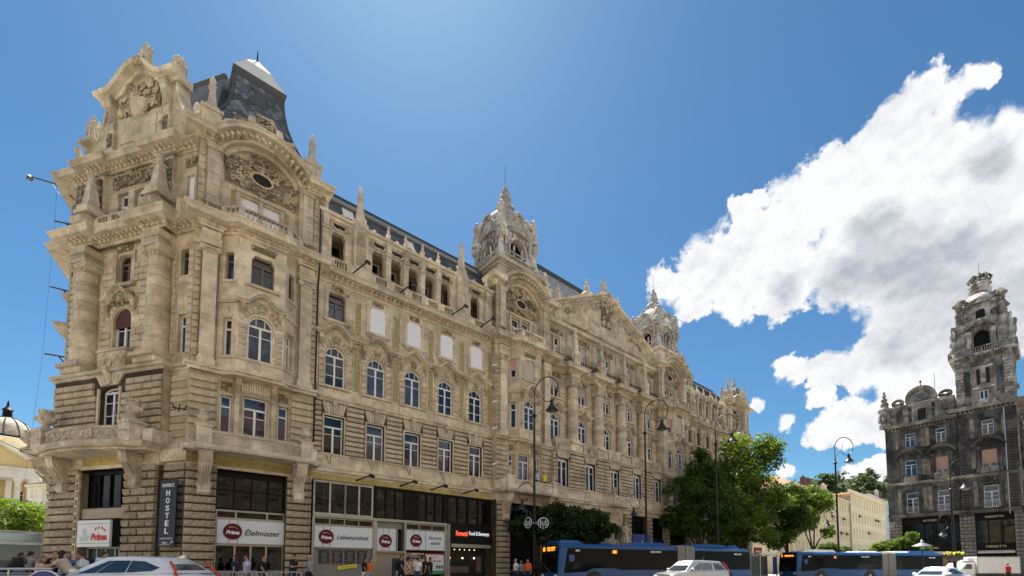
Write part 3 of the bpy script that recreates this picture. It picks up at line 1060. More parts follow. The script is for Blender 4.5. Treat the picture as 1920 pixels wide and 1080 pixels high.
 def statue(self, x, y, z, h, mat, rotz=0.0, lean=0.0):
  """draped stone figure"""
  mb = MB()
  L = lambda s: (x + lean * s, y)
  pr = [(.24, 0), (.25, .06), (.19, .2), (.17, .36), (.145, .48), (.175, .60), (.20, .70), (.15, .77), (.06, .80), (.055, .83)]
  vs = [(h * a, z + h * b) for a, b in pr]
  mb.lathe(vs, x, y, 11, 0.2, 0.75)
  mb.ball((x, y - h * .01, z + h * .90), (h * .065, h * .075, h * .085), 8, 6)
  mb.tube([(x - h * .17, y, z + h * .72), (x - h * .26, y - h * .04, z + h * .58), (x - h * .16, y - h * .13, z + h * .5)], [h * .06, h * .055, h * .04], 6)
  mb.tube([(x + h * .17, y, z + h * .72), (x + h * .27, y - h * .02, z + h * .6), (x + h * .24, y - h * .1, z + h * .44)], [h * .06, h * .055, h * .045], 6)
  rr = random.Random(int(x * 100))
  for k in range(9):
   a = 2 * PI * k / 9 + rr.uniform(-.2, .2)
   mb.tube([(x + h * .14 * math.cos(a), y + h * .11 * math.sin(a), z + h * .5), (x + h * .2 * math.cos(a + .15), y + h * .16 * math.sin(a + .15), z + h * .22), (x + h * .25 * math.cos(a), y + h * .2 * math.sin(a), z)], h * .03, 5)
  return self.part('statue', mb, mat, rotz, smooth=60)
 def console(self, u, v0, v1, w, width, proj, mat, rotz=0.0):
  """scrolled bracket: deep at the top, thin at the foot"""
  mb = MB()
  H_ = v1 - v0
  prof = [(0, v1), (proj, v1), (proj, v1 - H_ * .1)]
  for i in range(13):
   t = i / 12
   r = proj * (0.98 - 0.62 * (0.5 - 0.5 * math.cos(PI * min(1, t * 1.25))))
   prof.append((r, v1 - H_ * (.12 + .62 * t)))
  prof += [(proj * .42, v0 + H_ * .2), (proj * .42, v0 + H_ * .06), (proj * .3, v0), (0, v0)]
  vs = [(u - width / 2, -w - a, b) for a, b in prof] + [(u + width / 2, -w - a, b) for a, b in prof]
  n = len(prof)
  mb.add(vs, [tuple(range(n - 1, -1, -1)), tuple(range(n, 2 * n))] + [(i, (i + 1) % n, (i + 1) % n + n, i + n) for i in range(n)])
  for s in (-1, 1):
   x = u + s * width * .5
   for zc, rr in ((v1 - H_ * .2, proj * .32), (v0 + H_ * .2, proj * .2)):
    pts = []
    for k in range(12):
     a = k / 11 * 2.6 * PI
     q = rr * (1 - .8 * k / 11)
     pts.append((x + s * .015, -w - proj * (.62 if rr > proj * .3 else .3) - q * math.cos(a) * .9, zc + q * math.sin(a)))
    mb.tube(pts, .03, 4)
  mb.box(u - width * .58, u + width * .58, -w - proj * 1.08, -w, v1 + .004, v1 + .1)
  for k in range(4):
   mb.tube([(u + (k - 1.5) * width * .2, -w - proj * .9, v1 - H_ * .3), (u + (k - 1.5) * width * .2, -w - proj * .66, v1 - H_ * .5), (u + (k - 1.5) * width * .2, -w - proj * .45, v1 - H_ * .72)], width * .07, 4)
  return self.part('console', mb, mat, rotz, smooth=40)
 def column(self, u, y, v0, v1, r, mat, rotz=0.0, base=True, ionic=True, drums=9):
  """column > drum ..., capital"""
  p = Vector((u, y, 0))
  p.rotate(Matrix.Rotation(rotz, 3, 'Z'))
  mb = MB()
  mb.box(-r * 1.45, r * 1.45, -r * 1.45, r * 1.45, v0, v0 + r * .35)
  mb.lathe([(r * 1.38, v0 + r * .35), (r * 1.42, v0 + r * .5), (r * 1.3, v0 + r * .62), (r * 1.15, v0 + r * .68), (r * 1.22, v0 + r * .8), (r * 1.1, v0 + r * .9)], n=20)
  root = mb.build('column', mat, self.root, 40, rotz, p)
  zb, zt = v0 + r * .9, v1 - r * 1.1
  for i in range(drums):
   a, b = i / drums, (i + 1) / drums
   rad = lambda t: r * (1.03 - .17 * t * t)
   m2 = MB()
   z0, z1 = zb + (zt - zb) * a, zb + (zt - zb) * b
   m2.lathe([(rad(a) - .025, z0), (rad(a), z0 + .02), (rad((a + b) / 2), (z0 + z1) / 2), (rad(b), z1 - .02), (rad(b) - .025, z1)], n=22)
   m2.build('drum', mat, root, 40)
  c = MB()
  c.lathe([(r * .86, zt), (r * .95, zt + r * .04), (r * .88, zt + r * .1), (r * .88, zt + r * .35), (r * 1.05, zt + r * .5), (r * .9, zt + r * .6)], n=20)
  for k in range(16):
   a = 2 * PI * k / 16
   c.tube([(r * .9 * math.cos(a), r * .9 * math.sin(a), zt + r * .12), (r * .95 * math.cos(a), r * .95 * math.sin(a), zt + r * .36)], r * .06, 4)
  c.box(-r * 1.15, r * 1.15, -r * 1.1, r * 1.1, zt + r * .86, v1)
  c.box(-r * .9, r * .9, -r * .95, r * .95, zt + r * .5, zt + r * .86)
  for s in (-1, 1):
   c.tube([(s * r * 1.0, -r * 1.12, zt + r * .55), (s * r * 1.0, r * .9, zt + r * .55)], r * .36, 12)
   c.tube([(s * r * 1.0, -r * 1.18, zt + r * .55), (s * r * 1.0, -r * 1.12, zt + r * .55)], r * .16, 8)
  c.build('capital', mat, root, 40)
  return root
 def pilaster(self, u0, u1, v0, v1, w, t, mat, rotz=0.0, side='left'):
  """pilaster > capital: flat shaft with base and an ionic head"""
  mb = MB()
  W = u1 - u0
  mb.box(u0 - .08, u1 + .08, -w - t - .08, -w, v0, v0 + .28)
  mb.box(u0 - .04, u1 + .04, -w - t - .04, -w, v0 + .28, v0 + .4)
  n = 6
  zt = v1 - .5
  zs = [v0 + .4 + (zt - v0 - .4) * i / n for i in range(n + 1)]
  for a, b in zip(zs, zs[1:]):
   mb.box(u0 + .012, u1 - .012, -w - t + .012, -w, a + .005, a + .018)
   mb.box(u0, u1, -w - t, -w, a + .018, b + .005)
  o = self.part('pilaster', mb, mat, rotz)
  c = MB()
  c.box(u0 - .03, u1 + .03, -w - t - .03, -w, zt + .006, zt + .05)
  c.box(u0 + .02, u1 - .02, -w - t - .01, -w, zt + .05, zt + .3)
  for k in range(6):
   x = u0 + W * (k + .5) / 6
   c.tube([(x, -w - t - .02, zt + .06), (x, -w - t - .03, zt + .2)], W * .05, 4)
  c.tube([(u0 - .02, -w - t - .06, zt + .3), (u1 + .02, -w - t - .06, zt + .3)], .05, 6)
  c.box(u0 - .1, u1 + .1, -w - t - .12, -w, zt + .4, v1)
  for x in (u0 - .02, u1 + .02):
   c.tube([(x, -w - t - .1, zt + .24), (x, -w, zt + .24)], .14, 10)
   c.tube([(x, -w - t - .13, zt + .24), (x, -w - t - .1, zt + .24)], .06, 8)
  c.build('capital', mat, o, 40)
  return o
 def hood(self, uc, v, half, peak, w, out, mat, rotz=0.0, flat=0.35):
  """curved moulding above a window: level ends, S-curves up to a crest"""
  out *= 1.3
  path = []
  for i in range(25):
   x = -half + 2 * half * i / 24
   k = half * (1 - flat)
   y = peak * (0.5 + 0.5 * math.cos(PI * x / k)) if abs(x) < k else 0
   path.append((uc + x, v + y))
  mb = MB()
  mb.arc_sweep([(0, 0), (0, out * .55), (.06, out * .6), (.07, out * .9), (.13, out), (.17, out), (.2, out * .5), (.2, 0)], path, -w)
  return self.part('window_hood', mb, mat, rotz, smooth=35)
 def arch_points(self, uc, v, half, rise, n=24):
  R_ = (half * half + rise * rise) / (2 * rise)
  a = math.asin(min(1, half / R_))
  if rise > half:
   a = PI - a
  return [(uc + R_ * math.sin(-a + 2 * a * i / n), v + rise - R_ + R_ * math.cos(-a + 2 * a * i / n)) for i in range(n + 1)]
 def mascaron(self, u, v, w, s, mat, rotz=0.0):
  """carved head with leaves on a keystone"""
  mb = MB()
  mb.ball((u, -w - s * .22, v), (s * .3, s * .3, s * .4), 8, 6)
  mb.ball((u, -w - s * .5, v - s * .04), (s * .07, s * .1, s * .12), 6, 4)
  for k in range(9):
   a = -0.6 + k * (PI + 1.2) / 8
   mb.tube([(u + s * .2 * math.cos(a), -w - s * .15, v + s * .25 * math.sin(a)), (u + s * .5 * math.cos(a), -w - s * .22, v + s * .55 * math.sin(a)), (u + s * .62 * math.cos(a + .25), -w - s * .06, v + s * .66 * math.sin(a + .25))], [s * .1, s * .11, s * .04], 5)
  return self.part('mascaron', mb, mat, rotz, smooth=60)
def opening_outline(o):
 a, b, c, d = o['u0'], o['u1'], o['v0'], o['v1']
 ar, cut = o.get('arch', 0), o.get('cut', 0)
 pts = [(a, c), (b, c)]
 if ar:
  n = 12
  hw = (b - a) / 2
  for i in range(n + 1):
   t = PI * i / n
   pts.append(((a + b) / 2 + hw * math.cos(t), d - ar + ar * math.sin(t)))
 elif cut:
  pts += [(b, d - cut), (b - cut * .35, d - cut * .8), (b - cut * .6, d)]
  pts += [((a + b) / 2, d)]
  pts += [(a + cut * .6, d), (a + cut * .35, d - cut * .8), (a, d - cut)]
 else:
  pts += [(b, d), (a, d)]
 return pts
def op(uc, w, v0, v1, **k):
 return dict(u0=uc - w / 2, u1=uc + w / 2, v0=v0, v1=v1, **k)
# ------------------------------------------------------------------ the corner palace
PAL_LOC = (-16.532, 22.421, 0)
PAL_ROT = math.atan2(0.66215, 0.74937)
RG = math.radians(-56.332)          # frame of the short end facade, u = -distance from the corner
palace = thing('corner_palace', 'huge beige limestone palace with slate mansard, two stone domes and shops along the street', 'building', PAL_LOC, PAL_ROT)
bpy.context.view_layer.update()
P = Palace(palace, None)
JO = 'shaded_grimy_joint'
ST, PL, RO, CV, PA, CO = 'limestone', 'limestone_plain', 'limestone_rough', 'limestone_carved', 'limestone_pale', 'limestone_cornice'
CORN_BIG = [(0, -.62), (.10, -.62), (.12, -.5), (.2, -.48), (.22, -.36), (.72, -.34), (.76, -.12), (.85, -.06), (.87, 0), (0, .05)]
CORN_MED = [(0, -.34), (.06, -.34), (.09, -.24), (.26, -.22), (.3, -.06), (.36, 0), (0, .04)]
STRING = [(0, -.22), (.05, -.22), (.09, -.12), (.2, -.1), (.24, 0), (0, .05)]
BAND = [(0, -.1), (.05, -.1), (.07, 0), (0, .02)]
def at_v(prof, v, k=1.0):
 return [(a * k, b * k + v) for a, b in prof]
def cant(x0, y0, x1, y1):
 a = math.atan2(y1 - y0, x1 - x0)
 c, s = math.cos(-a), math.sin(-a)
 u0, yy = x0 * c - y0 * s, x0 * s + y0 * c
 return a, u0, u0 + math.hypot(x1 - x0, y1 - y0), -yy
def cornice(name, prof, path, mat=CO, rotz=0.0, closed=False):
 mb = MB()
 mb.sweep(prof, path, closed)
 return P.part(name, mb, mat, rotz)
def returns(u0, u1, v0, v1, w, back=-1.0, mat=ST, rotz=0.0):
 mb = MB()
 for u in (u0, u1):
  mb.add([(u, -w, v0), (u, -back, v0), (u, -back, v1), (u, -w, v1)], [(0, 1, 2, 3)])
 P.part('side_return', mb, mat, rotz)
def shop_bay(u0, u1, w, kind='dark'):
 """dark glazed shop opening filling a gap between stone piers (mezzanine windows above, shop below)"""
 mb = MB()
 y = -w
 mb.box(u0, u1, y + .35, y + .5, 0, 6.3)
 P.part('shop_backing', mb, 'shop_black')
 fr = MB()
 n = max(3, round((u1 - u0) / .72))
 for i in range(n + 1):
  x = u0 + (u1 - u0) * i / n
  fr.box(x - .035, x + .035, y + .2, y + .347, 4.3, 5.95)
 fr.box(u0, u1, y + .18, y + .346, 4.2, 4.32)
 fr.box(u0, u1, y + .18, y + .346, 5.9, 6.05)
 f = P.part('mezzanine_window', fr, 'shop_black')
 for i in range(n):
  a, b = u0 + (u1 - u0) * i / n + .037, u0 + (u1 - u0) * (i + 1) / n - .037
  g = MB()
  g.box(a, b, y + .30, y + .33, 4.322, 5.898)
  g.build('pane', 'shop_glass', f)
 bd = MB()
 bd.box(u0, u1, y + .05, y + .34, 3.76, 4.19)
 P.part('shop_fascia', bd, 'shop_metal' if kind == 'sign' else 'shop_black')
def pavilion(uc, w0, tower=False, first=False):
 U = lambda a: uc + a
 W = 2.85
 # ---- ground floor
 for s in (-1, 1):
  a, b = sorted((U(s * 1.57), U(s * W)))
  mb = MB()
  mb.box(a, b, -w0 - .16, -w0 + .5, 0, 6.35)
  P.part('pier', mb, JO)
  P.courses(a + .01, b - .01, .45, 6.33, w0 + .16, .39, RO, t=.10, length=1.3)
  mb = MB()
  mb.box(a - .06, b + .06, -w0 - .28, -w0, 0, .44)
  P.part('pier_base', mb, PL)
 if not first:
  shop_bay(U(-1.57), U(1.57), w0)
 # frieze, consoles, balcony
 mb = MB()
 mb.box(U(-W), U(W), -w0 - .1, -w0 + .5, 6.36, 6.9)
 P.part('frieze', mb, 'yellow_plaster' if first else PL)
 cornice('shop_cornice', at_v(BAND, 6.36, 1.6), [(U(-W), -w0 - .16), (U(W), -w0 - .16)], PL)
 for s in (-1, 1):
  P.console(U(s * 2.12), 4.8, 6.78, w0 + .16, .5, .85, PA)
 slab = [(U(-W - .1), -w0 - .1), (U(-W - .1), -w0 - .95), (U(-2.6), -w0 - .95), (U(-2.6), -w0 - 1.3), (U(-1.75), -w0 - 1.3), (U(-1.2), -w0 - 1.42), (U(0), -w0 - 1.48), (U(1.2), -w0 - 1.42), (U(1.75), -w0 - 1.3), (U(2.6), -w0 - 1.3), (U(2.6), -w0 - .95), (U(W + .1), -w0 - .95), (U(W + .1), -w0 - .1)]
 mb = MB()
 mb.prism_z(slab, 6.905, 7.08)
 P.part('balcony_slab', mb, PA)
 cornice('balcony_edge', [(0, 6.86), (.05, 6.86), (.12, 6.96), (.14, 7.1), (0, 7.12)], slab, PA)
 rail = [(U(-2.5), -w0 - .95), (U(-1.95), -w0 - 1.12), (U(-1.2), -w0 - 1.26), (U(0), -w0 - 1.32), (U(1.2), -w0 - 1.26), (U(1.95), -w0 - 1.12), (U(2.5), -w0 - .95)]
 cornice('parapet', [(0, 7.08), (.06, 7.1), (.06, 7.2), (0, 7.24), (0, 7.68), (.06, 7.72), (.08, 7.84), (-.12, 7.86), (-.12, 7.08)], rail, PA)
 P.relief(U(-1.8), U(1.8), 7.3, 7.62, w0 + 1.22, PA, seed=int(uc * 10), scale=.16, dens=1.2)
 for s in (-1, 1):
  mb = MB()
  x = U(s * 2.27)
  mb.box(x - .3, x + .3, -w0 - 1.28, -w0 - .68, 7.09, 7.95)
  mb.box(x - .36, x + .36, -w0 - 1.34, -w0 - .62, 7.95, 8.04)
  P.part('pedestal', mb, PA)
  P.urn(x, -w0 - .98, 8.04, .78, PA)
  mb = MB()
  a, b = sorted((U(s * 2.58), U(s * W)))
  mb.box(a, b, -w0 - .9, -w0, 7.09, 7.8)
  P.part('parapet_return', mb, PA)
 # ---- first floor
 ops = [op(U(-1.31), .5, 8.05, 10.05), op(U(0), 1.12, 8.0, 10.22), op(U(1.31), .5, 8.05, 10.05)]
 P.wall('wall', U(-W), U(W), 6.9, 11.1, w0, ops, ST)
 returns(U(-W), U(W), 6.9, 11.1, w0)
 for o in ops:
  P.window(o, w0, .22, 'casement' if o['u1'] - o['u0'] > .7 else 'single')
 for s in (-1, 1):
  a, b = sorted((U(s * 1.68), U(s * W)))
  P.courses(a, b, 7.15, 10.85, w0 + .03, .37, ST, t=.07, length=1.2)
  mb = MB()
  a, b = sorted((U(s * .74), U(s * .96)))
  mb.box(a, b, -w0 - .1, -w0, 7.9, 10.3)
  P.part('window_jamb', mb, PL)
  P.console(U(s * .85), 10.0, 10.9, w0 + .02, .24, .3, CV)
  P.relief(U(s * 1.31) - .25, U(s * 1.31) + .25, 10.25, 10.75, w0, CV, seed=s + 5, scale=.22)
 fb = MB()
 for k in range(12):
  x = U(-.62 + 1.24 * k / 11)
  fb.box(x - .035, x + .035, -w0 - .05, -w0, 10.4, 10.85)
 P.part('fluted_panel', fb, PL)
 base = [(U(-W), -w0 + .05), (U(-W), -w0 - .22), (U(-1.8), -w0 - .22), (U(-1.5), -w0 - .2), (U(-.9), -w0 - .62), (U(.9), -w0 - .62), (U(1.5), -w0 - .2), (U(1.8), -w0 - .22), (U(W), -w0 - .22), (U(W), -w0 + .05)]
 cornice('string_course', at_v(STRING, 11.26, 1.2), base, PA)
 # ---- second and third floor: canted bay between giant pilasters
 bx0, bx1, d0, d1 = 1.82, 1.08, .08, .72
 bay = [(U(-bx0), -w0 - d0), (U(-bx1), -w0 - d1), (U(bx1), -w0 - d1), (U(bx0), -w0 - d0)]
 mb = MB()
 mb.prism_z([(p[0], p[1]) for p in bay] + [(U(bx0), -w0 + .3), (U(-bx0), -w0 + .3)], 11.0, 11.29)
 P.part('bay_floor', mb, PL)
 mb = MB()
 mb.prism_z([(p[0], p[1]) for p in bay] + [(U(bx0), -w0 + .3), (U(-bx0), -w0 + .3)], 18.2, 18.62)
 P.part('bay_floor', mb, PL)
 fo = [op(uc, 1.16, 12.0, 14.38, arch=.58), op(uc, 1.06, 15.95, 17.55, cut=.22)]
 P.wall('bay_wall', U(-bx1), U(bx1), 11.29, 18.2, w0 + d1, fo, PL)
 P.window(fo[0], w0 + d1, .2, 'cross' if tower else 'casement')
 P.window(fo[1], w0 + d1, .22, 'casement', frame='brown_frame' if first else 'white_paint', blind='tan_blind' if tower else None, blind_h=.97)
 for i in (0, 2):
  a, u0, u1, wq = cant(*bay[i], *bay[i + 1])
  m_ = (u0 + u1) / 2
  so = [op(m_, .46, 12.0, 13.95), op(m_, .46, 15.95, 17.4)]
  P.wall('bay_side_wall', u0, u1, 11.29, 18.2, wq, so, PL, a)
  P.window(so[0], wq, .2, 'single', a)
  P.window(so[1], wq, .2, 'single', a, frame='brown_frame' if first else 'white_paint', blind='pink_blind' if tower and i == 0 else None, blind_h=.62)
  sm = MB()
  sm.box(m_ - .36, m_ + .36, -wq - .1, -wq + .1, 15.78, 15.9)
  P.part('sill', sm, PL, a)
  sm = MB()
  sm.box(m_ - .3, m_ + .3, -wq - .06, -wq, 14.0, 14.12)
  sm.box(m_ - .1, m_ + .1, -wq - .09, -wq, 14.12, 14.5)
  P.part('window_cap', sm, PL, a)
  P.relief(m_ - .2, m_ + .2, 15.4, 15.7, wq, PL, seed=i, rotz=a, scale=.2)
 cornice('bay_band', at_v(BAND, 11.95, 1.2), bay, PL)
 cornice('bay_moulding', at_v(BAND, 14.86, 1.5), [bay[0], bay[1]], PL)
 cornice('bay_moulding', at_v(BAND, 14.86, 1.5), [bay[2], bay[3]], PL)
 P.hood(uc, 14.78, 1.12, .55, w0 + d1, .34, PL)
 P.voussoirs(uc, 13.8, .66, 1.05, .12, PI - .12, 9, w0 + d1, .05, PL)
 for s in (-1, 1):
  a, b = sorted((U(s * .63), U(s * 1.02)))
  P.courses(a, b, 12.0, 13.75, w0 + d1, .3, PL, t=.05)
  P.console(U(s * .86), 14.0, 14.76, w0 + d1, .22, .22, CV)
 P.mascaron(uc, 14.72, w0 + d1, .42, CV)
 sm = MB()
 sm.box(U(-.82), U(.82), -w0 - d1 - .16, -w0 - d1, 15.78, 15.92)
 P.part('sill', sm, PL)
 P.relief(U(-.55), U(.55), 17.75, 18.1, w0 + d1, CV, seed=3, scale=.2)
 P.relief(U(-.55), U(.55), 11.5, 11.85, w0 + d1 + .02, PA, seed=4, scale=.15, dens=1.3)
 for s in (-1, 1):
  a, b = sorted((U(s * 1.82), U(s * W)))
  mb = MB()
  mb.box(a, b, -w0 - .02, -w0 + .4, 11.27, 18.25)
  P.part('pier', mb, ST)
  pa, pb = sorted((U(s * 1.95), U(s * 2.55)))
  P.pilaster(pa, pb, 11.3, 17.5, w0 + .02, .3, PL)
  a, b = sorted((U(s * 2.58), U(s * W)))
  P.courses(a, b, 11.3, 17.4, w0 + .02, .36, ST, t=.07)
 ent = [(U(-W), -w0 + .1), (U(-W), -w0 - .02), (U(-2.6), -w0 - .02), (U(-2.6), -w0 - .36), (U(-1.86), -w0 - .36), (U(-1.86), -w0 - .1)]
 enr = [(2 * uc - x, y) for x, y in ent][::-1]
 for e_ in (ent, enr):
  cornice('entablature', [(0, 17.5), (.04, 17.5), (.06, 17.72), (.1, 17.78), (.03, 17.82), (.03, 18.2), (0, 18.22)], e_, PL)
  cornice('main_cornice', at_v(CORN_BIG, 18.84, .95), e_, CO)
  P.modillions(e_, 18.5, .3, (.13, .5, .16), CO)
 cornice('main_cornice', at_v(CORN_BIG, 18.86, .9), bay, CO)
 P.modillions(bay, 18.54, .3, (.13, .46, .16), CO)
 cap = MB()
 cap.prism_z([(U(-W), -w0 + .4), (U(-W), -w0 - .3), (U(-bx0), -w0 - .3), (U(-bx1), -w0 - d1), (U(bx1), -w0 - d1), (U(bx0), -w0 - .3), (U(W), -w0 - .3), (U(W), -w0 + .4)], 18.63, 18.88)
 P.part('balcony_slab', cap, CO)
 P.balustrade([(U(-1.75), -w0 - .5), (U(-1.1), -w0 - 1.1), (U(1.1), -w0 - 1.1), (U(1.75), -w0 - .5)], 18.9, 19.55, PA)
 # ---- attic with the big arch
 for s in (-1, 1):
  a, b = sorted((U(s * 1.85), U(s * W)))
  mb = MB()
  mb.box(a, b, -w0, -w0 + .9, 18.88, 23.1)
  P.part('pier', mb, ST)
  pa, pb = sorted((U(s * 1.98), U(s * 2.5)))
  mb = MB()
  for q in range(6):
   mb.box(pa, pb, -w0 - .16, -w0, 18.9 + q * .62, 18.9 + (q + 1) * .62 - .015)
  mb.box(pa - .06, pb + .06, -w0 - .22, -w0, 22.62, 22.9)
  mb.box(pa - .05, pb + .05, -w0 - .24, -w0, 19.7, 19.78)
  P.part('attic_pilaster', mb, PL)
  P.relief(pa + .08, pb - .08, 19.1, 19.65, w0 + .18, CV, seed=s + 8, scale=.22)
  a, b = sorted((U(s * 2.56), U(s * W)))
  P.courses(a, b, 18.95, 22.9, w0, .4, ST, t=.05)
 rec = .5
 wo = [op(U(-.52), .86, 18.95, 21.3), op(U(.52), .86, 18.95, 21.3)]
 P.wall('attic_wall', U(-1.86), U(1.86), 18.88, 24.2, w0 - rec, wo, ST, depth=.3)
 for o in wo:
  P.window(o, w0 - rec, .2, 'casement', frame='white_paint', blind='white_blind' if first else None)
 jm = MB()
 for x in (-1.06, 0, 1.06):
  jm.box(U(x) - .09, U(x) + .09, -w0 + rec - .08, -w0 + rec, 18.9, 21.42)
 jm.box(U(-1.2), U(1.2), -w0 + rec - .12, -w0 + rec, 21.43, 21.6)
 P.part('window_surround', jm, PL)
 for s in (-1, 1):
  a, b = sorted((U(s * 1.2), U(s * 1.4)))
  ty = MB()
  ty.box(a, b, -w0 + rec - .03, -w0 + rec, 18.95, 21.4)
  P.part('tile_panel', ty, 'yellow_tile')
 oc = MB()
 pts = [(U(0) + .52 * math.cos(t), -w0 + rec - .1, 22.6 + .36 * math.sin(t)) for t in [2 * PI * k / 20 for k in range(21)]]
 oc.tube(pts, .07, 6)
 o_ = P.part('oval_window', oc, CV, smooth=60)
 od = MB()
 od.add([(p[0], -w0 + rec - .05, p[2]) for p in pts[:-1]], [tuple(range(20))])
 od.build('pane', 'interior_dark', o_)
 ins = lambda x, z: abs(x - uc) < 1.75 and z < 23.0 + 1.1 * math.sqrt(max(0, 1 - ((x - uc) / 1.8) ** 2)) and ((x - uc) / .62) ** 2 + ((z - 22.6) / .46) ** 2 > 1
 P.relief(U(-1.7), U(1.7), 21.72, 23.4, w0 - rec + .03, CV, seed=int(uc), scale=.34, dens=2.2, inside=ins)
 P.relief(U(-.6), U(.6), 23.1, 23.9, w0 - rec + .03, CV, seed=int(uc) + 1, scale=.3, dens=2.0, inside=ins)
 ap = P.arch_points(uc, 23.0, 1.85, 1.15, 28)
 mb = MB()
 mb.arc_sweep([(0, 0), (.62, 0), (.62, -.9), (0, -.9)], ap, -w0)
 P.part('arch_face', mb, PL)
 mb = MB()
 mb.arc_sweep([(.02, .0), (.02, .05), (.1, .06), (.12, .0)], ap, -w0)
 mb.arc_sweep([(-.22, -.25), (-.22, -.5), (0.002, -.5), (0.002, -.25)], ap, -w0)
 P.part('arch_moulding', mb, PL)
 ao = P.arch_points(uc, 23.28, 2.28, 1.3, 28)
 prof = [(-.1, 0), (-.1, .1), (-.02, .14), (.02, .5), (.14, .52), (.2, .62), (.24, .62), (.26, 0)]
 mb = MB()
 mb.arc_sweep(prof, ao, -w0)
 P.part('arched_cornice', mb, CO, smooth=35)
 for i, (x, z) in enumerate(P.arch_points(uc, 23.2, 2.2, 1.28, 17)):
  if 0 < i < 17:
   def mk(m):
    m.box(-.065, .065, -.42, 0, -.16, 0)
   a = math.asin(max(-1, min(1, (x - uc) / 2.75)))
   P.piece('modillion', ('arch',), mk, CO, (x, -w0, z - .06), 0, (1, 1, 1), a)
 for s in (-1, 1):
  a, b = sorted((U(s * 2.2), U(s * (W + .0))))
  pth = [(a, -w0 - .02), (b, -w0 - .02), (b, -w0 + .9)] if s > 0 else [(a, -w0 + .9), (a, -w0 - .02), (b, -w0 - .02)]
  cornice('attic_cornice', at_v(CORN_BIG, 23.5, .85), pth, CO)
  P.modillions([(a, -w0 - .02), (b, -w0 - .02)], 23.2, .27, (.12, .42, .15), CO)
  mb = MB()
  x = U(s * 2.42)
  mb.box(x - .4, x + .4, -w0 - .3, -w0 + .5, 23.52, 24.5)
  mb.box(x - .48, x + .48, -w0 - .38, -w0 + .58, 24.5, 24.66)
  P.part('pedestal', mb, PL)
  if not tower:
   P.finial('pinnacle', x, -w0 + .1, 24.66, 2.0, .34, PA, square=True)
  elif s > 0:
   P.finial('pinnacle', x, -w0 + .1, 24.66, 1.6, .36, PA)
 if not tower:
  cr = [(-2.0, 24.1), (2.0, 24.1), (1.9, 24.6), (1.2, 24.95), (.9, 25.1), (.8, 25.55), (.45, 25.6), (.4, 25.9), (-.4, 25.9), (-.45, 25.6), (-.8, 25.55), (-.9, 25.1), (-1.2, 24.95), (-1.9, 24.6)]
  mb = MB()
  mb.prism([(U(x), z) for x, z in cr], -w0 - .12, -w0 + .3)
  P.part('crest', mb, PL)
  P.relief(U(-1.5), U(1.5), 24.6, 25.2, w0 + .12, CV, seed=9, scale=.3, dens=2)
  P.relief(U(-.5), U(.5), 25.0, 25.8, w0 + .12, CV, seed=10, scale=.3, dens=2)
 fill = MB()
 fill.prism([(U(-1.8), 23.0), (U(1.8), 23.0), (U(1.2), 24.1), (U(0), 24.5), (U(-1.2), 24.1)], -w0 + .91, -w0 + 1.2)
 P.part('backing_wall', fill, ST)
 returns(U(-W), U(W), 11.1, 23.1, w0, back=-1.0)
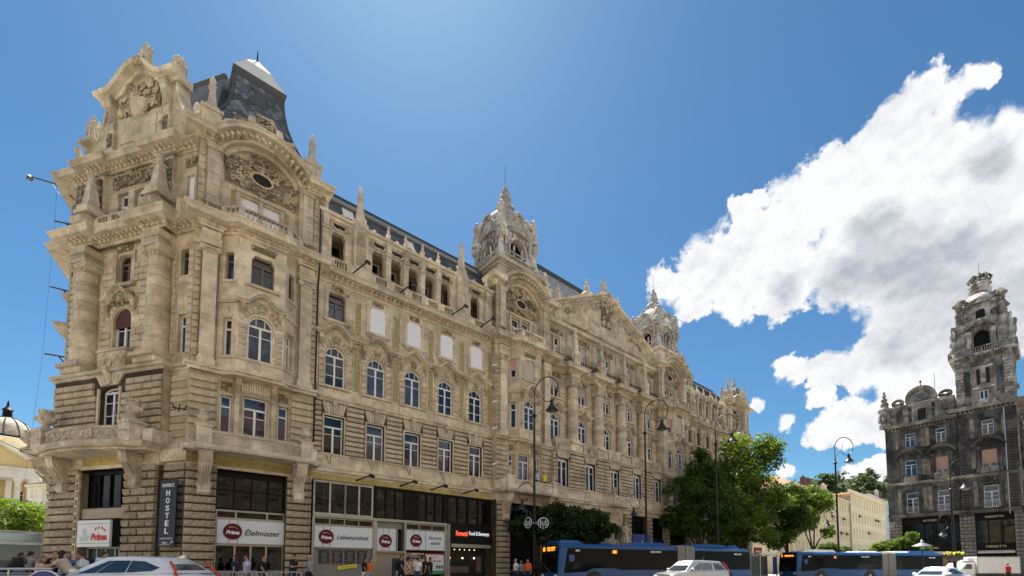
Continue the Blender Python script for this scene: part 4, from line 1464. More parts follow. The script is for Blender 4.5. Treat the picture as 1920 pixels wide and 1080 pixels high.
def section_b(u0, n, sp, first=False):
 """plain five-window stretch with the loggia on top; u0 = left end"""
 u1 = u0 + n * sp + .17
 cs = [u0 + 1.2 + i * sp for i in range(n)]
 # cornice over the shops
 mb = MB()
 mb.box(u0, u1, -.06, .4, 6.35, 6.75)
 P.part('frieze', mb, 'yellow_plaster')
 cornice('shop_cornice', at_v(CORN_MED, 7.02), [(u0, 0), (u1, 0)], CO)
 # first and second floor walls
 o1 = [op(c, 1.12, 7.92, 10.15) for c in cs]
 o2 = [op(c, 1.17, 11.97, 14.4, arch=.58) for c in cs]
 o3 = [op(c, 1.0, 16.05, 17.63, cut=.16) for c in cs]
 P.wall('wall', u0, u1, 6.75, 11.0, 0, o1, JO)
 P.wall('wall', u0, u1, 11.0, 18.4, 0, o2 + o3, PL)
 cornice('sill_band', [(0, 7.03), (.03, 7.03), (.03, 7.8), (.12, 7.83), (.14, 7.9), (0, 7.93)], [(u0, 0), (u1, 0)], PL)
 holes = [(o['u0'] - .1, o['u1'] + .1, 7.9, 10.25) for o in o1] + [(c - .72, c + .72, 10.25, 11) for c in cs]
 P.courses(u0, u1, 7.95, 10.95, .0, .30, ST, t=.05, length=1.3, holes=holes)
 for i, c in enumerate(cs):
  P.window(o1[i], 0, .2, 'casement')
  P.fan(c, 10.28, 10.93, .52, .7, 7, 0, .06, PL)
  mb = MB()
  for s in (-1, 1):
   mb.box(min(c + s * .57, c + s * .65), max(c + s * .57, c + s * .65), -.05, 0, 7.94, 10.22)
  mb.box(c - .65, c + .65, -.05, 0, 10.17, 10.25)
  P.part('window_surround', mb, PL)
  P.console(c, 10.55, 11.0, .06, .2, .16, PL)
 cornice('string_course', at_v(STRING, 11.27), [(u0, 0), (u1, 0)], PA)
 for i, c in enumerate(cs):
  P.window(o2[i], 0, .2, 'cross' if i in (0, 3, 4) else 'casement')
  if first and i > 0:
   P.window(o3[i], 0, .12, 'casement', blind='white_blind')
  else:
   P.window(o3[i], 0, .2, 'casement', frame='brown_frame')
  P.voussoirs(c, 13.82, .64, 1.02, .1, PI - .1, 9, 0, .06, PL)
  for s in (-1, 1):
   a, b = sorted((c + s * .62, c + s * .98))
   P.courses(a, b, 11.95, 13.8, 0, .37, PL, t=.06)
   P.console(c + s * .86, 14.05, 14.85, .0, .2, .2, CV)
  P.mascaron(c, 14.72, .02, .42, CV)
  P.hood(c, 14.9, sp / 2 - .02, .58, 0, .32, PL, flat=.3)
  mb = MB()
  mb.box(c - .95, c + .95, -.13, 0, 11.82, 11.95)
  P.part('sill', mb, PL)
  mb = MB()
  mb.box(c - .78, c + .78, -.18, 0, 15.82, 15.96)
  mb.box(c - .6, c + .6, -.1, 0, 15.7, 15.82)
  P.part('sill', mb, PL)
  mb = MB()
  for s in (-1, 1):
   mb.box(min(c + s * .5, c + s * .7), max(c + s * .5, c + s * .7), -.06, 0, 15.97, 17.8)
  mb.prism([(c - .72, 17.64), (c + .72, 17.64), (c + .72, 17.95), (c + .4, 18.12), (c - .4, 18.12), (c - .72, 17.95)], -.06, 0)
  P.part('window_surround', mb, PL)
  P.relief(c - .35, c + .35, 17.75, 18.05, .07, CV, seed=i, scale=.2, dens=1.5)
  mb = MB()
  mb.box(c - .95, c + .95, -.05, 0, 11.3, 11.75)
  P.part('apron', mb, PL)
 # yellow glazed panels between the windows
 for i in range(n + 1):
  x = u0 + 1.2 + (i - .5) * sp
  for (a, b) in ((12.0, 14.75), (15.55, 17.6)):
   h = .22
   xa, xb = max(u0 + .02, x - h), min(u1 - .02, x + h)
   mb = MB()
   mb.box(xa, xb, -.02, 0, a, b)
   P.part('tile_panel', mb, 'yellow_tile')
   mb = MB()
   for q in (xa, xb):
    mb.box(q - .03, q + .03, -.05, 0, a - .05, b + .05)
   P.part('panel_frame', mb, PL)
 # main cornice and loggia
 pth = [(u0, 0), (u1, 0)]
 cornice('main_cornice', at_v(CORN_BIG, 18.84, .85), pth, CO)
 P.modillions(pth, 18.53, .30, (.13, .42, .16), CO)
 cornice('frieze_band', at_v(BAND, 18.28, 1.3), pth, PL)
 mb = MB()
 mb.box(u0, u1, -.02, 1.7, 18.4, 18.86)
 P.part('loggia_floor', mb, PL)
 if n == 5 and sp > 2.4:
  oc = [cs[0]] + [u0 + 3.68 + 1.22 * k for k in range(5)] + [cs[4] - .1]
  ow = .8
 else:
  oc = [u0 + (u1 - u0) * (k + .5) / 7 for k in range(7)]
  ow = .78
 lo = [op(c, ow, 18.9, 21.45, cut=.2, depth=.35) for c in oc]
 P.wall('loggia_wall', u0, u1, 18.86, 22.3, -.02, lo, PL)
 bo = [op(c, .95, 18.92, 21.3, depth=.1) for c in oc]
 P.wall('loggia_back_wall', u0, u1, 18.87, 21.6, -1.15, bo, 'limestone_shade')  # back wall coloured dark to paint the shade inside the loggia
 for i, o in enumerate(bo):
  P.window(o, -1.15, .06, 'cross', frame='peeling_white' if i % 3 else 'brown_frame', glass='window_glass_dark')
 cl = MB()
 cl.box(u0, u1, .34, 1.7, 21.6, 21.7)
 P.part('loggia_ceiling', cl, ST)
 for i, c in enumerate(oc):
  mb = MB()
  mb.box(c - .32, c + .32, -.03, .02, 21.66, 21.92)
  P.part('vent_slot', mb, 'interior_dark')
  k = MB()
  for s in (-1, 1):
   k.tube([(c, -.09, 21.62), (c + s * .2, -.1, 21.56), (c + s * .42, -.08, 21.7), (c + s * .45, -.06, 21.95)], .06, 5)
   k.spiral(c + s * .5, 21.75, -.08, .14, 1.2, .04, 1.5, s)
  k.box(c - .52, c + .52, -.06, .02, 21.95, 22.02)
  P.part('swag', k, CV, smooth=60)
  P.balustrade([(c - ow / 2 - .08, -.4), (c + ow / 2 + .08, -.4)], 18.9, 19.5, PL, step=.15)
 piers = []
 bounds = [u0] + [v for o in lo for v in (o['u0'], o['u1'])] + [u1]
 for a, b in zip(bounds[0::2], bounds[1::2]):
  m_ = (a + b) / 2
  piers.append(m_)
  mb = MB()
  ww = min(.34, b - a - .08)
  mb.box(m_ - ww / 2, m_ + ww / 2, -.16, .02, 18.9, 21.35)
  mb.box(m_ - ww / 2 - .05, m_ + ww / 2 + .05, -.22, .02, 21.36, 21.5)
  mb.prism([(m_ - ww * .4, 21.51), (m_ + ww * .4, 21.51), (m_ + ww * .55, 22.2), (m_ - ww * .55, 22.2)], -.26, .02)
  P.part('pier_strip', mb, PL)
  mb = MB()
  pw = max(.16, (b - a) / 2 - .1)
  mb.box(m_ - pw, m_ + pw, -.5, -.3, 18.9, 19.52)
  P.part('balustrade_pier', mb, PL)
 cornice('attic_cornice', [(0, 22.1), (.06, 22.12), (.1, 22.25), (.24, 22.3), (.28, 22.45), (0, 22.5), (-.3, 22.5), (-.3, 22.1)], pth, CO)
 big = (1, 6) if n == 5 and sp > 2.4 else (1, 6)
 for i, x in enumerate(piers):
  if i in big and i < len(piers) - 1:
   mb = MB()
   mb.box(x - .42, x + .42, -.34, .3, 18.9, 22.6)
   P.part('pier', mb, PL)
   mb = MB()
   mb.box(x - .28, x + .28, -.38, -.34, 19.8, 21.9)
   P.part('pier_panel', mb, CV)
   P.finial('pinnacle', x, -.02, 22.6, 2.5, .36, PA, square=True)
  else:
   P.finial('finial', x, -.02, 22.5, .95, .17, PA)
  if i < len(piers) - 1:
   mb = MB()
   m_ = (piers[i] + piers[i + 1]) / 2
   mb.ball((m_, -.02, 22.62), .13, 8, 6)
   P.part('stone_ball', mb, PA, smooth=True)
 returns(u0, u1, 18.4, 22.5, 0, back=-1.2)
 # iron brackets under the sills
 for c in cs:
  k = MB()
  for s in (-1, 1):
   k.tube([(c - .28 + s * .12, -.08, 7.75), (c - .28 + s * .05, -.32, 7.25)], .018, 4)
  P.part('iron_bracket', k, 'black_iron')
 # mansard roof
 xs = (u0 - .8, u1 + .8)
 mb = MB()
 pr = [(-.62, 22.3), (-1.5, 24.55), (-4.0, 24.7), (-4, 22.3)]
 vs = [(x, -w, z) for x in xs for w, z in pr]
 mb.add(vs, [(0, 4, 5, 1), (1, 5, 6, 2), (3, 2, 6, 7), (0, 1, 2, 3), (7, 6, 5, 4), (0, 3, 7, 4)])
 P.part('mansard_roof', mb, 'slate_dark')
 mb = MB()
 pr = [(-1.35, 24.3), (-1.3, 24.42), (-2.3, 25.5), (-2.42, 25.62), (-6.0, 25.9), (-6.0, 24.3)]
 vs = [(x, -w, z) for x in xs for w, z in pr]
 nn = len(pr)
 mb.add(vs, [(i, i + nn, (i + 1) % nn + nn, (i + 1) % nn) for i in range(nn)] + [tuple(range(nn)), tuple(range(2 * nn - 1, nn - 1, -1))])
 P.part('roof_band', mb, 'lead_grey')
 mb = MB()
 mb.sweep([(-.04, 25.56), (.06, 25.56), (.06, 25.7), (-.04, 25.7)], [(xs[0], 2.4), (xs[1], 2.4)])
 P.part('roof_edge', mb, 'verdigris')
 for k in range(3):
  x = u0 + (u1 - u0) * (k + .5) / 3
  sk = MB()
  sk.add([(x - .35, 1.0, 23.5), (x + .35, 1.0, 23.5), (x + .35, 1.42, 24.35), (x - .35, 1.42, 24.35)], [(0, 1, 2, 3)])
  sk.M = Matrix.Translation((0, -.06, .03))
  P.part('roof_light', sk, 'lead_bright')
def section_d(u0, u1):
 uc = (u0 + u1) / 2
 sp = 3.47
 cs = [uc + (i - 2) * sp for i in range(5)]
 xc = [uc + (i - 1.5) * sp for i in range(4)]
 wl = .8
 # ground floor: piers, shops and the central portal
 edges = [u0] + [v for x in xc for v in (x - .55, x + .55)] + [u1]
 for x in xc:
  mb = MB()
  mb.box(x - .55, x + .55, -wl - .05, -wl + .5, 0, 6.4)
  P.part('pier', mb, JO)
  P.courses(x - .54, x + .54, .45, 6.38, wl + .05, .39, RO, t=.10, length=1.2)
 for a, b in zip(edges[0::2], edges[1::2]):
  if a < uc < b:
   P.wall('portal_wall', a, b, 0, 6.4, wl, [op(uc, 1.7, 0, 5.3, arch=.85, depth=.6)], ST)
   mb = MB()
   mb.box(uc - .85, uc + .85, -wl + .6, -wl + .65, 0, 5.3)
   P.part('door', mb, 'shop_black')
   P.voussoirs(uc, 4.45, .9, 1.22, 0, PI, 11, wl, .1, PL)
   P.hood(uc, 3.2, .95, .5, wl - .3, .3, PL)
   for s in (-1, 1):
    P.statue(uc + s * 1.15, -wl - .25, 3.3, 2.4, PL)
    P.console(uc + s * 1.15, 2.2, 3.28, wl, .4, .5, PL)
  else:
   shop_bay(a, b, wl)
 mb = MB()
 mb.box(u0, u1, -wl - .05, -wl + .5, 6.4, 6.78)
 P.part('frieze', mb, PL)
 cornice('shop_cornice', at_v(CORN_MED, 7.05, 1.1), [(u0, -wl), (u1, -wl)], CO)
 o1 = [op(c, 1.25, 8.1, 10.45, arch=.18) for c in cs]
 P.wall('wall', u0, u1, 6.78, 11.05, wl, o1, JO)
 cornice('sill_band', [(0, 7.07), (.04, 7.07), (.04, 7.9), (.12, 7.93), (.14, 8.05), (0, 8.08)], [(u0, -wl), (u1, -wl)], PL)
 holes = [(o['u0'] - .12, o['u1'] + .12, 8, 10.5) for o in o1] + [(c - .85, c + .85, 10.45, 11.2) for c in cs]
 returns(u0, u1, 0, 11.2, wl, back=-.3)
 P.courses(u0, u1, 8.1, 10.95, wl, .33, ST, t=.05, length=1.2, holes=holes)
 for i, o in enumerate(o1):
  P.window(o, wl, .2, 'casement')
  P.fan(cs[i], 10.5, 11.0, .6, .85, 7, wl, .07, PL)
  mb = MB()
  for s in (-1, 1):
   q = sorted((cs[i] + s * .63, cs[i] + s * .72))
   mb.box(q[0], q[1], -wl - .05, -wl, 8.1, 10.45)
  P.part('window_surround', mb, PL)
 # balcony over the portal
 mb = MB()
 mb.box(uc - 1.3, uc + 1.3, -wl - 1.0, -wl, 6.86, 7.09)
 P.part('balcony_slab', mb, PA)
 mb = MB()
 mb.box(uc - 1.25, uc + 1.25, -wl - .95, -wl - .8, 7.09, 7.85)
 for s in (-1, 1):
  q = sorted((uc + s * 1.1, uc + s * 1.25))
  mb.box(q[0], q[1], -wl - .79, -wl, 7.09, 7.85)
 P.part('parapet', mb, PA)
 P.relief(uc - 1.1, uc + 1.1, 7.2, 7.7, wl + .95, PA, seed=6, scale=.18, dens=1.3)
 for s in (-1, 1):
  P.urn(uc + s * 1.18, -wl - .87, 7.86, .7, PA)
 # ledge with carved panels, columns above
 led = MB()
 led.box(u0, u1, -wl, .3, 11.05, 11.2)
 P.part('ledge', led, PL)
 cornice('string_course', at_v(STRING, 11.28, 1.15), [(u0, -wl), (u1, -wl)], PA)
 for c in cs:
  mb = MB()
  mb.box(c - .85, c + .85, -wl - .02, -wl + .2, 11.3, 12.1)
  mb.box(c - .9, c + .9, -wl - .08, -wl + .24, 12.1, 12.2)
  P.part('parapet_panel', mb, PA)
  P.relief(c - .7, c + .7, 11.45, 12.0, wl + .02, PA, seed=int(c), scale=.18, dens=1.4)
 o2 = [op(c, 1.15, 12.25, 14.6, arch=.57) for c in cs]
 o3 = [op(c, 1.05, 16.05, 17.65, cut=.18) for c in cs]
 P.wall('wall', u0, u1, 11.2, 18.5, -.1, o2 + o3, PL)
 for i, c in enumerate(cs):
  P.window(o2[i], -.1, .2, 'casement')
  P.window(o3[i], -.1, .2, 'casement', blind='grey_blind', blind_h=(.42, .45, .38, .2, .4)[i])
  P.voussoirs(c, 14.03, .62, 1.0, .1, PI - .1, 9, -.1, .06, PL)
  P.hood(c, 14.85, 1.05, .5, -.1, .36, PL)
  P.mascaron(c, 14.95, -.08, .5, CV)
  P.relief(c - .8, c + .8, 14.7, 15.1, -.08, CV, seed=int(c) + 3, scale=.25, dens=1.2)
  P.relief(c - .6, c + .6, 17.75, 18.15, -.08, CV, seed=int(c) + 4, scale=.22, dens=1.5)
  mb = MB()
  mb.box(c - .75, c + .75, -.1, .1, 15.85, 16.0)
  P.part('sill', mb, PL)
  for s in (-1, 1):
   a, b = sorted((c + s * .65, c + s * 1.12))
   P.courses(a, b, 12.2, 17.6, -.1, .36, PL, t=.05, holes=[(c - 2, c + 2, 14.3, 15.6)])
 for x in xc:
  mb = MB()
  mb.box(x - .72, x + .72, -wl - .02, .1, 11.3, 11.95)
  P.part('pedestal', mb, PL)
  P.column(x, -.3, 11.95, 17.6, .5, PL)
  mb = MB()
  mb.box(x - .55, x + .55, -.72, .1, 17.6, 18.2)
  mb.box(x - .62, x + .62, -.8, .1, 17.85, 17.92)
  P.part('entablature_block', mb, PL)
 pth = [(u0, -.0)]
 for x in xc:
  pth += [(x - .62, -.0), (x - .62, -.5), (x + .62, -.5), (x + .62, 0)]
 pth.append((u1, 0))
 cornice('main_cornice', at_v(CORN_BIG, 18.84, .95), pth, CO)
 P.modillions(pth, 18.5, .32, (.13, .46, .16), CO)
 fl = MB()
 fl.box(u0, u1, -.02, 1.6, 18.45, 18.86)
 P.part('balcony_floor', fl, PL)
 # iron railing between obelisks
 ends = [u0 + .1] + xc + [u1 - .1]
 for a, b in zip(ends, ends[1:]):
  k = MB()
  a, b = a + .42, b - .42
  for z in (18.95, 19.2, 19.58):
   k.box(a, b, -.62, -.58, z, z + .035)
  n = int((b - a) / .14)
  for i in range(n + 1):
   x = a + (b - a) * i / n
   k.box(x - .011, x + .011, -.61, -.59, 18.9, 19.58)
  for i in range(n // 2):
   x = a + (b - a) * (i + .5) / (n // 2)
   k.tube([(x + .09 * math.cos(t), -.6, 19.39 + .14 * math.sin(t)) for t in [2 * PI * q / 8 for q in range(9)]], .015, 4)
  P.part('iron_railing', k, 'black_iron')
 for x in xc:
  mb = MB()
  mb.box(x - .36, x + .36, -.98, -.3, 18.88, 19.55)
  mb.lathe([(.42, 19.55), (.5, 19.75), (.42, 19.95)], x, -.64, 8)
  P.part('pedestal', mb, PL)
  P.finial('obelisk', x, -.64, 19.95, 2.5, .42, PA, square=True)
 ao = []
 for c in cs:
  ao += [op(c - .42, .62, 18.95, 21.6), op(c + .42, .62, 18.95, 21.6)]
 P.wall('attic_wall', u0, u1, 18.86, 22.45, -.25, ao, ST, depth=.3)
 for i, o in enumerate(ao):
  P.window(o, -.25, .2, 'casement', frame='white_paint', blind='tan_blind' if i in (3, 6) else None, blind_h=.3)
 for c in cs:
  P.relief(c - 1.1, c + 1.1, 21.75, 22.2, -.22, CV, seed=int(c) + 9, scale=.25, dens=1.6)
 for x in xc:
  mb = MB()
  mb.box(x - .3, x + .3, .05, .26, 18.9, 22.1)
  P.part('attic_pilaster', mb, PL)
 pa = [(u0, .25), (u1, .25)]
 cornice('attic_cornice', at_v(CORN_BIG, 22.72, .75), pa, CO)
 P.modillions(pa, 22.45, .3, (.12, .36, .14), CO)
 # pediment
 hw, vb, pk = 7.0, 24.55, 3.4
 mb = MB()
 mb.box(u0, u1, .3, .7, 22.7, 24.3)
 P.part('parapet_wall', mb, PL)
 mb = MB()
 mb.prism([(uc - hw, 22.74), (uc + hw, 22.74), (uc + hw, vb), (uc, vb + pk), (uc - hw, vb)], .12, .6)
 P.part('pediment', mb, PL)
 mb = MB()
 rk = [(-.3, 0), (-.3, .12), (-.12, .16), (-.08, .44), (.04, .5), (.1, .5), (.12, -.2), (-.3, -.2)]
 mb.arc_sweep(rk, [(uc - hw - .3, vb - .14), (uc - .001, vb + pk)], .12)
 mb.arc_sweep(rk, [(uc + .001, vb + pk), (uc + hw + .3, vb - .14)], .12)
 P.part('raking_cornice', mb, CO)
 for s in (-1, 1):
  L = math.hypot(hw, pk)
  ang = math.atan2(pk, hw)
  for i in range(22):
   t = (i + .5) / 22
   def mk(m):
    m.box(-.065, .065, -.34, 0, -.14, 0)
   P.piece('modillion', ('rake',), mk, CO, (uc + s * (hw * (1 - t)), .12, vb + pk * t - .18), 0, (1, 1, 1), s * ang)
 for s in (-1, 1):
  pn = MB()
  x = uc + s * 3.1
  pn.prism([(x - 2.1, 23.3), (x + 2.1, 23.3), (x + 2.1, vb - .25 + (pk * .18 if s > 0 else pk * .68)), (x - 2.1, vb - .25 + (pk * .68 if s > 0 else pk * .18))], .09, .12)
  P.part('tympanum_panel', pn, ST)
  P.relief(x - 2.6, x + 2.6, vb - .5, vb + pk * .9, -.1, CV, seed=21 + s, scale=.3, dens=1.0,
                 inside=lambda q, z: vb - .75 + pk * (1 - abs(q - uc) / hw) > z > vb - 1.35 + pk * (1 - abs(q - uc) / hw))
 P.relief(uc - .7, uc + .7, 24.6, 27.2, -.08, CV, seed=31, scale=.4, dens=1.6)
 P.relief(uc - 6, uc + 6, 22.95, 23.25, -.1, CV, seed=32, scale=.25, dens=.9)
 for x, z in ((uc - hw + .8, vb + .25), (uc - 2.4, vb + pk * .66 + .25), (uc + 2.4, vb + pk * .66 + .25), (uc + hw - .8, vb + .25)):
  mb = MB()
  mb.frustum(x, .45, z - .35, z + .15, .34, .34, .34, .34)
  mb.frustum(x, .45, z + .15, z + .55, .42, .42, .16, .16)
  P.part('pedestal', mb, PA)
  P.finial('finial', x, .45, z + .5, 1.25, .26, PA)
 mb = MB()
 mb.box(uc - .45, uc + .45, .1, .7, vb + pk - .1, vb + pk + .3)
 P.part('pedestal', mb, PA)
 P.statue(uc, .4, vb + pk + .3, 1.5, PA)
 # tall hipped mansard behind
 mb = MB()
 a0, a1 = u0 + 1.2, u1 - 1.2
 base = [(a0, 1.2, 22.6), (a1, 1.2, 22.6), (a1, 9.0, 22.6), (a0, 9.0, 22.6)]
 top = [(a0 + 1.0, 3.6, 29.9), (a1 - 1.0, 3.6, 29.9), (a1 - 1.0, 8.4, 29.9), (a0 + 1.0, 8.4, 29.9)]
 mb.add(base + top, [(0, 1, 5, 4), (1, 2, 6, 5), (2, 3, 7, 6), (3, 0, 4, 7), (4, 5, 6, 7)])
 P.part('mansard_roof', mb, 'slate_pale')
 mb = MB()
 mb.sweep([(-.1, 29.6), (.1, 29.6), (.24, 29.9), (.22, 30.1), (-.1, 30.15)], [(x, y) for x, y, z in top], closed=True)
 mb.prism_z([(x, y) for x, y, z in top], 29.92, 30.2)
 P.part('roof_band', mb, 'verdigris')
 sl = MB()
 nrow, ncol = 11, 34
 for j in range(nrow):
  for i in range(ncol):
   x = a0 + .6 + (a1 - a0 - 1.2) * (i + (.5 if j % 2 else 0)) / ncol
   t0, t1 = j / nrow * .86 + .12, (j + 1.1) / nrow * .86 + .12
   tm = (t0 + t1) / 2
   f = lambda t: (1.2 + 2.4 * t - .05, 22.6 + 7.3 * t + .02)
   dx = (a1 - a0 - 1.2) / ncol * .5
   y0, z0 = f(t0)
   y1, z1 = f(tm)
   y2, z2 = f(t1)
   sl.add([(x, y0 - .02, z0), (x + dx, y1, z1), (x, y2, z2), (x - dx, y1, z1)], [(0, 1, 2, 3)])
 o = P.part('roof_slates', sl, 'slate_pale')
 tag(o, kind='stuff')
def tower(uc, w0, y0):
 """square belfry with flared walls, four arches, scrolled gables and a ribbed dome; y0 = front face"""
 cy = y0 + 1.92
 TS = 'tower_stone'
 base = MB()
 base.box(uc - 2.12, uc + 2.12, cy - 2.12, cy + 2.12, 24.35, 25.25)
 base.box(uc - 2.11, uc + 2.11, .75, cy + 2.11, 21.5, 24.35)
 P.part('tower_base', base, ST)
 sq = lambda h: [(uc - h, cy + h), (uc - h, cy - h), (uc + h, cy - h), (uc + h, cy + h)]
 cornice('tower_cornice', at_v(CORN_MED, 25.5), sq(2.12), PA, closed=True)
 fl = MB()
 fl.frustum(uc, cy, 25.26, 25.52, 2.2, 2.2, 2.2, 2.2)
 P.part('tower_floor', fl, TS)
 core = MB()
 core.frustum(uc, cy, 25.6, 29.0, .9, .9, .9, .9)
 P.part('tower_core', core, 'interior_dark')
 # one face, turned four times
 hw = lambda z: 2.0 - .34 * min(1, max(0, (z - 25.5) / 1.6)) ** .6 if z < 27.2 else 1.66
 face = MB()
 zs = [25.5, 25.8, 26.2, 26.7, 27.2, 27.9, 28.6, 29.25]
 ow, os, oc_ = .78, 27.0, 27.95
 def open_half(z):
  if z < 25.55:
   return 0
  if z <= os:
   return ow
  if z >= oc_:
   return 0
  t = (z - os) / (oc_ - os)
  return ow * math.sqrt(max(0, 1 - t * t))
 zz = sorted(set(zs + [os + (oc_ - os) * k / 8 for k in range(9)]))
 for a, b in zip(zz, zz[1:]):
  for s in (-1, 1):
   ia, ib = s * open_half(a), s * open_half(b)
   oa, ob = s * hw(a), s * hw(b)
   q = [(ia, -hw(a), a), (oa, -hw(a), a), (ob, -hw(b), b), (ib, -hw(b), b)]
   face.add(q, [(0, 1, 2, 3)])
   if ia or ib:
    face.add([(ia, -hw(a), a), (ib, -hw(b), b), (ib, -hw(b) + .45, b), (ia, -hw(a) + .45, a)], [(0, 1, 2, 3)])
 am = face.mesh('tower_face')
 am.materials.append(MATS[TS])
 trim = MB()
 arc = [(-ow - .05, 26.2), (-ow - .05, os)] + [((ow + .05) * math.cos(PI - PI * k / 12), os + (oc_ - os + .05) * math.sin(PI * k / 12)) for k in range(13)] + [(ow + .05, 26.2)]
 trim.arc_sweep([(0, 0), (0, .1), (.14, .12), (.16, 0)], arc, -1.72)
 # scrolled gable: cornice that dips at the corners and rises over the middle
 gp = [(-1.95, 28.55), (-1.6, 28.5), (-1.25, 28.62), (-.95, 29.1), (-.6, 29.5), (-.2, 29.66), (.2, 29.66), (.6, 29.5), (.95, 29.1), (1.25, 28.62), (1.6, 28.5), (1.95, 28.55)]
 trim.arc_sweep([(-.18, 0), (-.18, .08), (-.05, .12), (-.02, .28), (.08, .32), (.1, 0)], gp, -1.66)
 trim.prism([(x, z - .1) for x, z in gp[2:10]] + [(1.2, 28.2), (-1.2, 28.2)], -1.68, -1.3)
 for s in (-1, 1):
  trim.spiral(s * 1.1, 28.9, -1.85, .26, 1.3, .06, 0, s)
  trim.box(s * 1.25 - .16, s * 1.25 + .16, -1.86, -1.6, 27.1, 28.3)
 for k in range(7):
  t = PI * k / 6
  trim.ball((.42 * math.cos(t), -1.9, 29.72 + .34 * math.sin(t)), .17, 6, 4)
 for x in (-.9, -.45, .45, .9):
  trim.ball((x, -1.86, 28.15 - abs(x) * .1), (.12, .1, .2), 6, 4)
 trim.tube([(.36 * math.cos(t), -1.74, 28.92 + .3 * math.sin(t)) for t in [2 * PI * k / 12 for k in range(13)]], .06, 5)
 trim.frustum(0, -1.78, 28.7, 29.15, .26, .08, .26, .08)
 trim.ball((0, -1.9, 28.92), (.2, .1, .22), 8, 5)
 tm = trim.mesh('tower_gable')
 tm.materials.append(MATS[TS])
 cross = MB()
 for x in (-.42, .42):
  cross.lathe([(.1, 25.6), (.1, 25.9), (.07, 26.1), (.09, 26.5), (.07, 26.9), (.12, 27.0), (.12, 27.05), (.06, 27.1), (.11, 27.25), (.04, 27.36)], x, -1.75, 8)
 cross.box(-.8, .8, -1.82, -1.7, 26.62, 26.76)
 cm = cross.mesh('tower_screen')
 cm.materials.append(MATS[TS])
 bal = MB()
 bal.box(-1.5, 1.5, -2.14, -2.0, 26.02, 26.12)
 bal.box(-1.5, 1.5, -2.12, -2.02, 25.52, 25.6)
 for i in range(15):
  x = -1.4 + 2.8 * i / 14
  bal.lathe([(.05, 25.6), (.035, 25.7), (.06, 25.8), (.035, 25.95), (.05, 26.02)], x, -2.07, 5)
 bme = bal.mesh('tower_balustrade')
 bme.materials.append(MATS[TS])
 crn = MB()
 a = PI / 4
 r0 = 2.0 * math.sqrt(2)
 c = lambda rr, z: (-rr * math.cos(a), -rr * math.sin(a), z)
 crn.tube([c(2.75, 25.6), c(2.5, 26.3), c(2.4, 27.2), c(2.38, 28.2)], [.3, .26, .22, .24], 6)
 x, y, _z = c(2.42, 0)
 crn.lathe([(.4, 28.3), (.46, 28.4), (.42, 28.55), (.3, 28.6), (.36, 28.9), (.4, 29.1), (.3, 29.35), (.18, 29.5), (.28, 29.7), (.34, 29.95), (.22, 30.2), (.14, 30.3), (.2, 30.45), (.06, 30.6)], x, y, 8)
 x, y, _z = c(2.55, 0)
 crn.ball((x, y, 27.9), (.3, .3, .42), 8, 5)
 for k in range(6):
  t = k * PI / 3
  crn.ball((x + .24 * math.cos(t), y + .24 * math.sin(t), 27.9 + .3 * math.sin(t * 2)), .15, 6, 4)
 crm = crn.mesh('corner_ornament')
 crm.materials.append(MATS[TS])
 shade(crm, 50)
 rb = MB()
 pr = [(2.05, 28.9), (2.02, 29.3), (1.94, 29.8), (1.72, 30.3), (1.4, 30.8), (1.0, 31.1), (.8, 31.2), (.7, 31.25)]
 rb.tube([(-r * math.cos(a), -r * math.sin(a), z) for r, z in pr], [.16] * 8, 6)
 for k in (0, 1, 3, 5):
  r, z = pr[k]
  rb.ball((-r * math.cos(a) * 1.06, -r * math.sin(a) * 1.06, z + .05), .26, 6, 4)
 x, y = -1.75 * math.cos(a), -1.75 * math.sin(a)
 rb.ball((x * 1.12, y * 1.12, 29.9), (.36, .36, .46), 8, 5)
 rb.ball((x * 1.22, y * 1.22, 28.9), (.5, .5, .55), 8, 6)
 for k in range(8):
  t = k * PI / 4
  rb.ball((x * 1.28 + .34 * math.cos(t) * .7, y * 1.28 - .34 * math.cos(t) * .7, 28.9 + .5 * math.sin(t)), .17, 6, 4)
  rb.ball((x * 1.15 + .25 * math.cos(t) * .7, y * 1.15 - .25 * math.cos(t) * .7, 29.95 + .42 * math.sin(t)), .13, 6, 4)
 rbm = rb.mesh('dome_rib')
 rbm.materials.append(MATS[TS])
 shade(rbm, 50)
 for q in range(4):
  for me in (am, tm, cm, bme, crm, rbm):
   link(me.name.split('.')[0], me, palace, (uc, cy, 0), q * PI / 2)
 dm = MB()
 dm.lathe([(2.1, 28.4), (2.1, 28.6), (1.95, 28.8), (1.93, 29.3), (1.84, 29.8), (1.62, 30.3), (1.3, 30.75), (.95, 31.05), (.6, 31.2)], uc, cy, 24)
 P.part('dome', dm, 'tower_stone', smooth=40)
 ln = MB()
 ln.lathe([(.75, 31.0), (.8, 31.1), (.6, 31.25), (.66, 31.6), (.8, 31.75), (.72, 31.95), (.5, 32.1), (.42, 32.4), (.5, 32.6), (.36, 32.8), (.4, 33.0), (.28, 33.15), (.3, 33.35), (.16, 33.5), (.18, 33.65), (.04, 33.85)], uc, cy, 8)
 for k in range(8):
  t = k * PI / 4
  ln.ball((uc + .66 * math.cos(t), cy + .66 * math.sin(t), 31.7), (.17, .17, .26), 6, 4)
  ln.ball((uc + .42 * math.cos(t), cy + .42 * math.sin(t), 32.55), (.13, .13, .2), 6, 4)
  ln.ball((uc + .3 * math.cos(t), cy + .3 * math.sin(t), 33.1), (.1, .1, .16), 6, 4)
 P.part('lantern_finial', ln, TS, smooth=50)
 rod = MB()
 rod.tube([(uc, cy, 33.8), (uc, cy, 35.6)], .02, 5)
 P.part('lightning_rod', rod, 'black_iron')
pavilion(2.3, .12, first=True)
section_b(5.15, 5, 2.505, first=True)
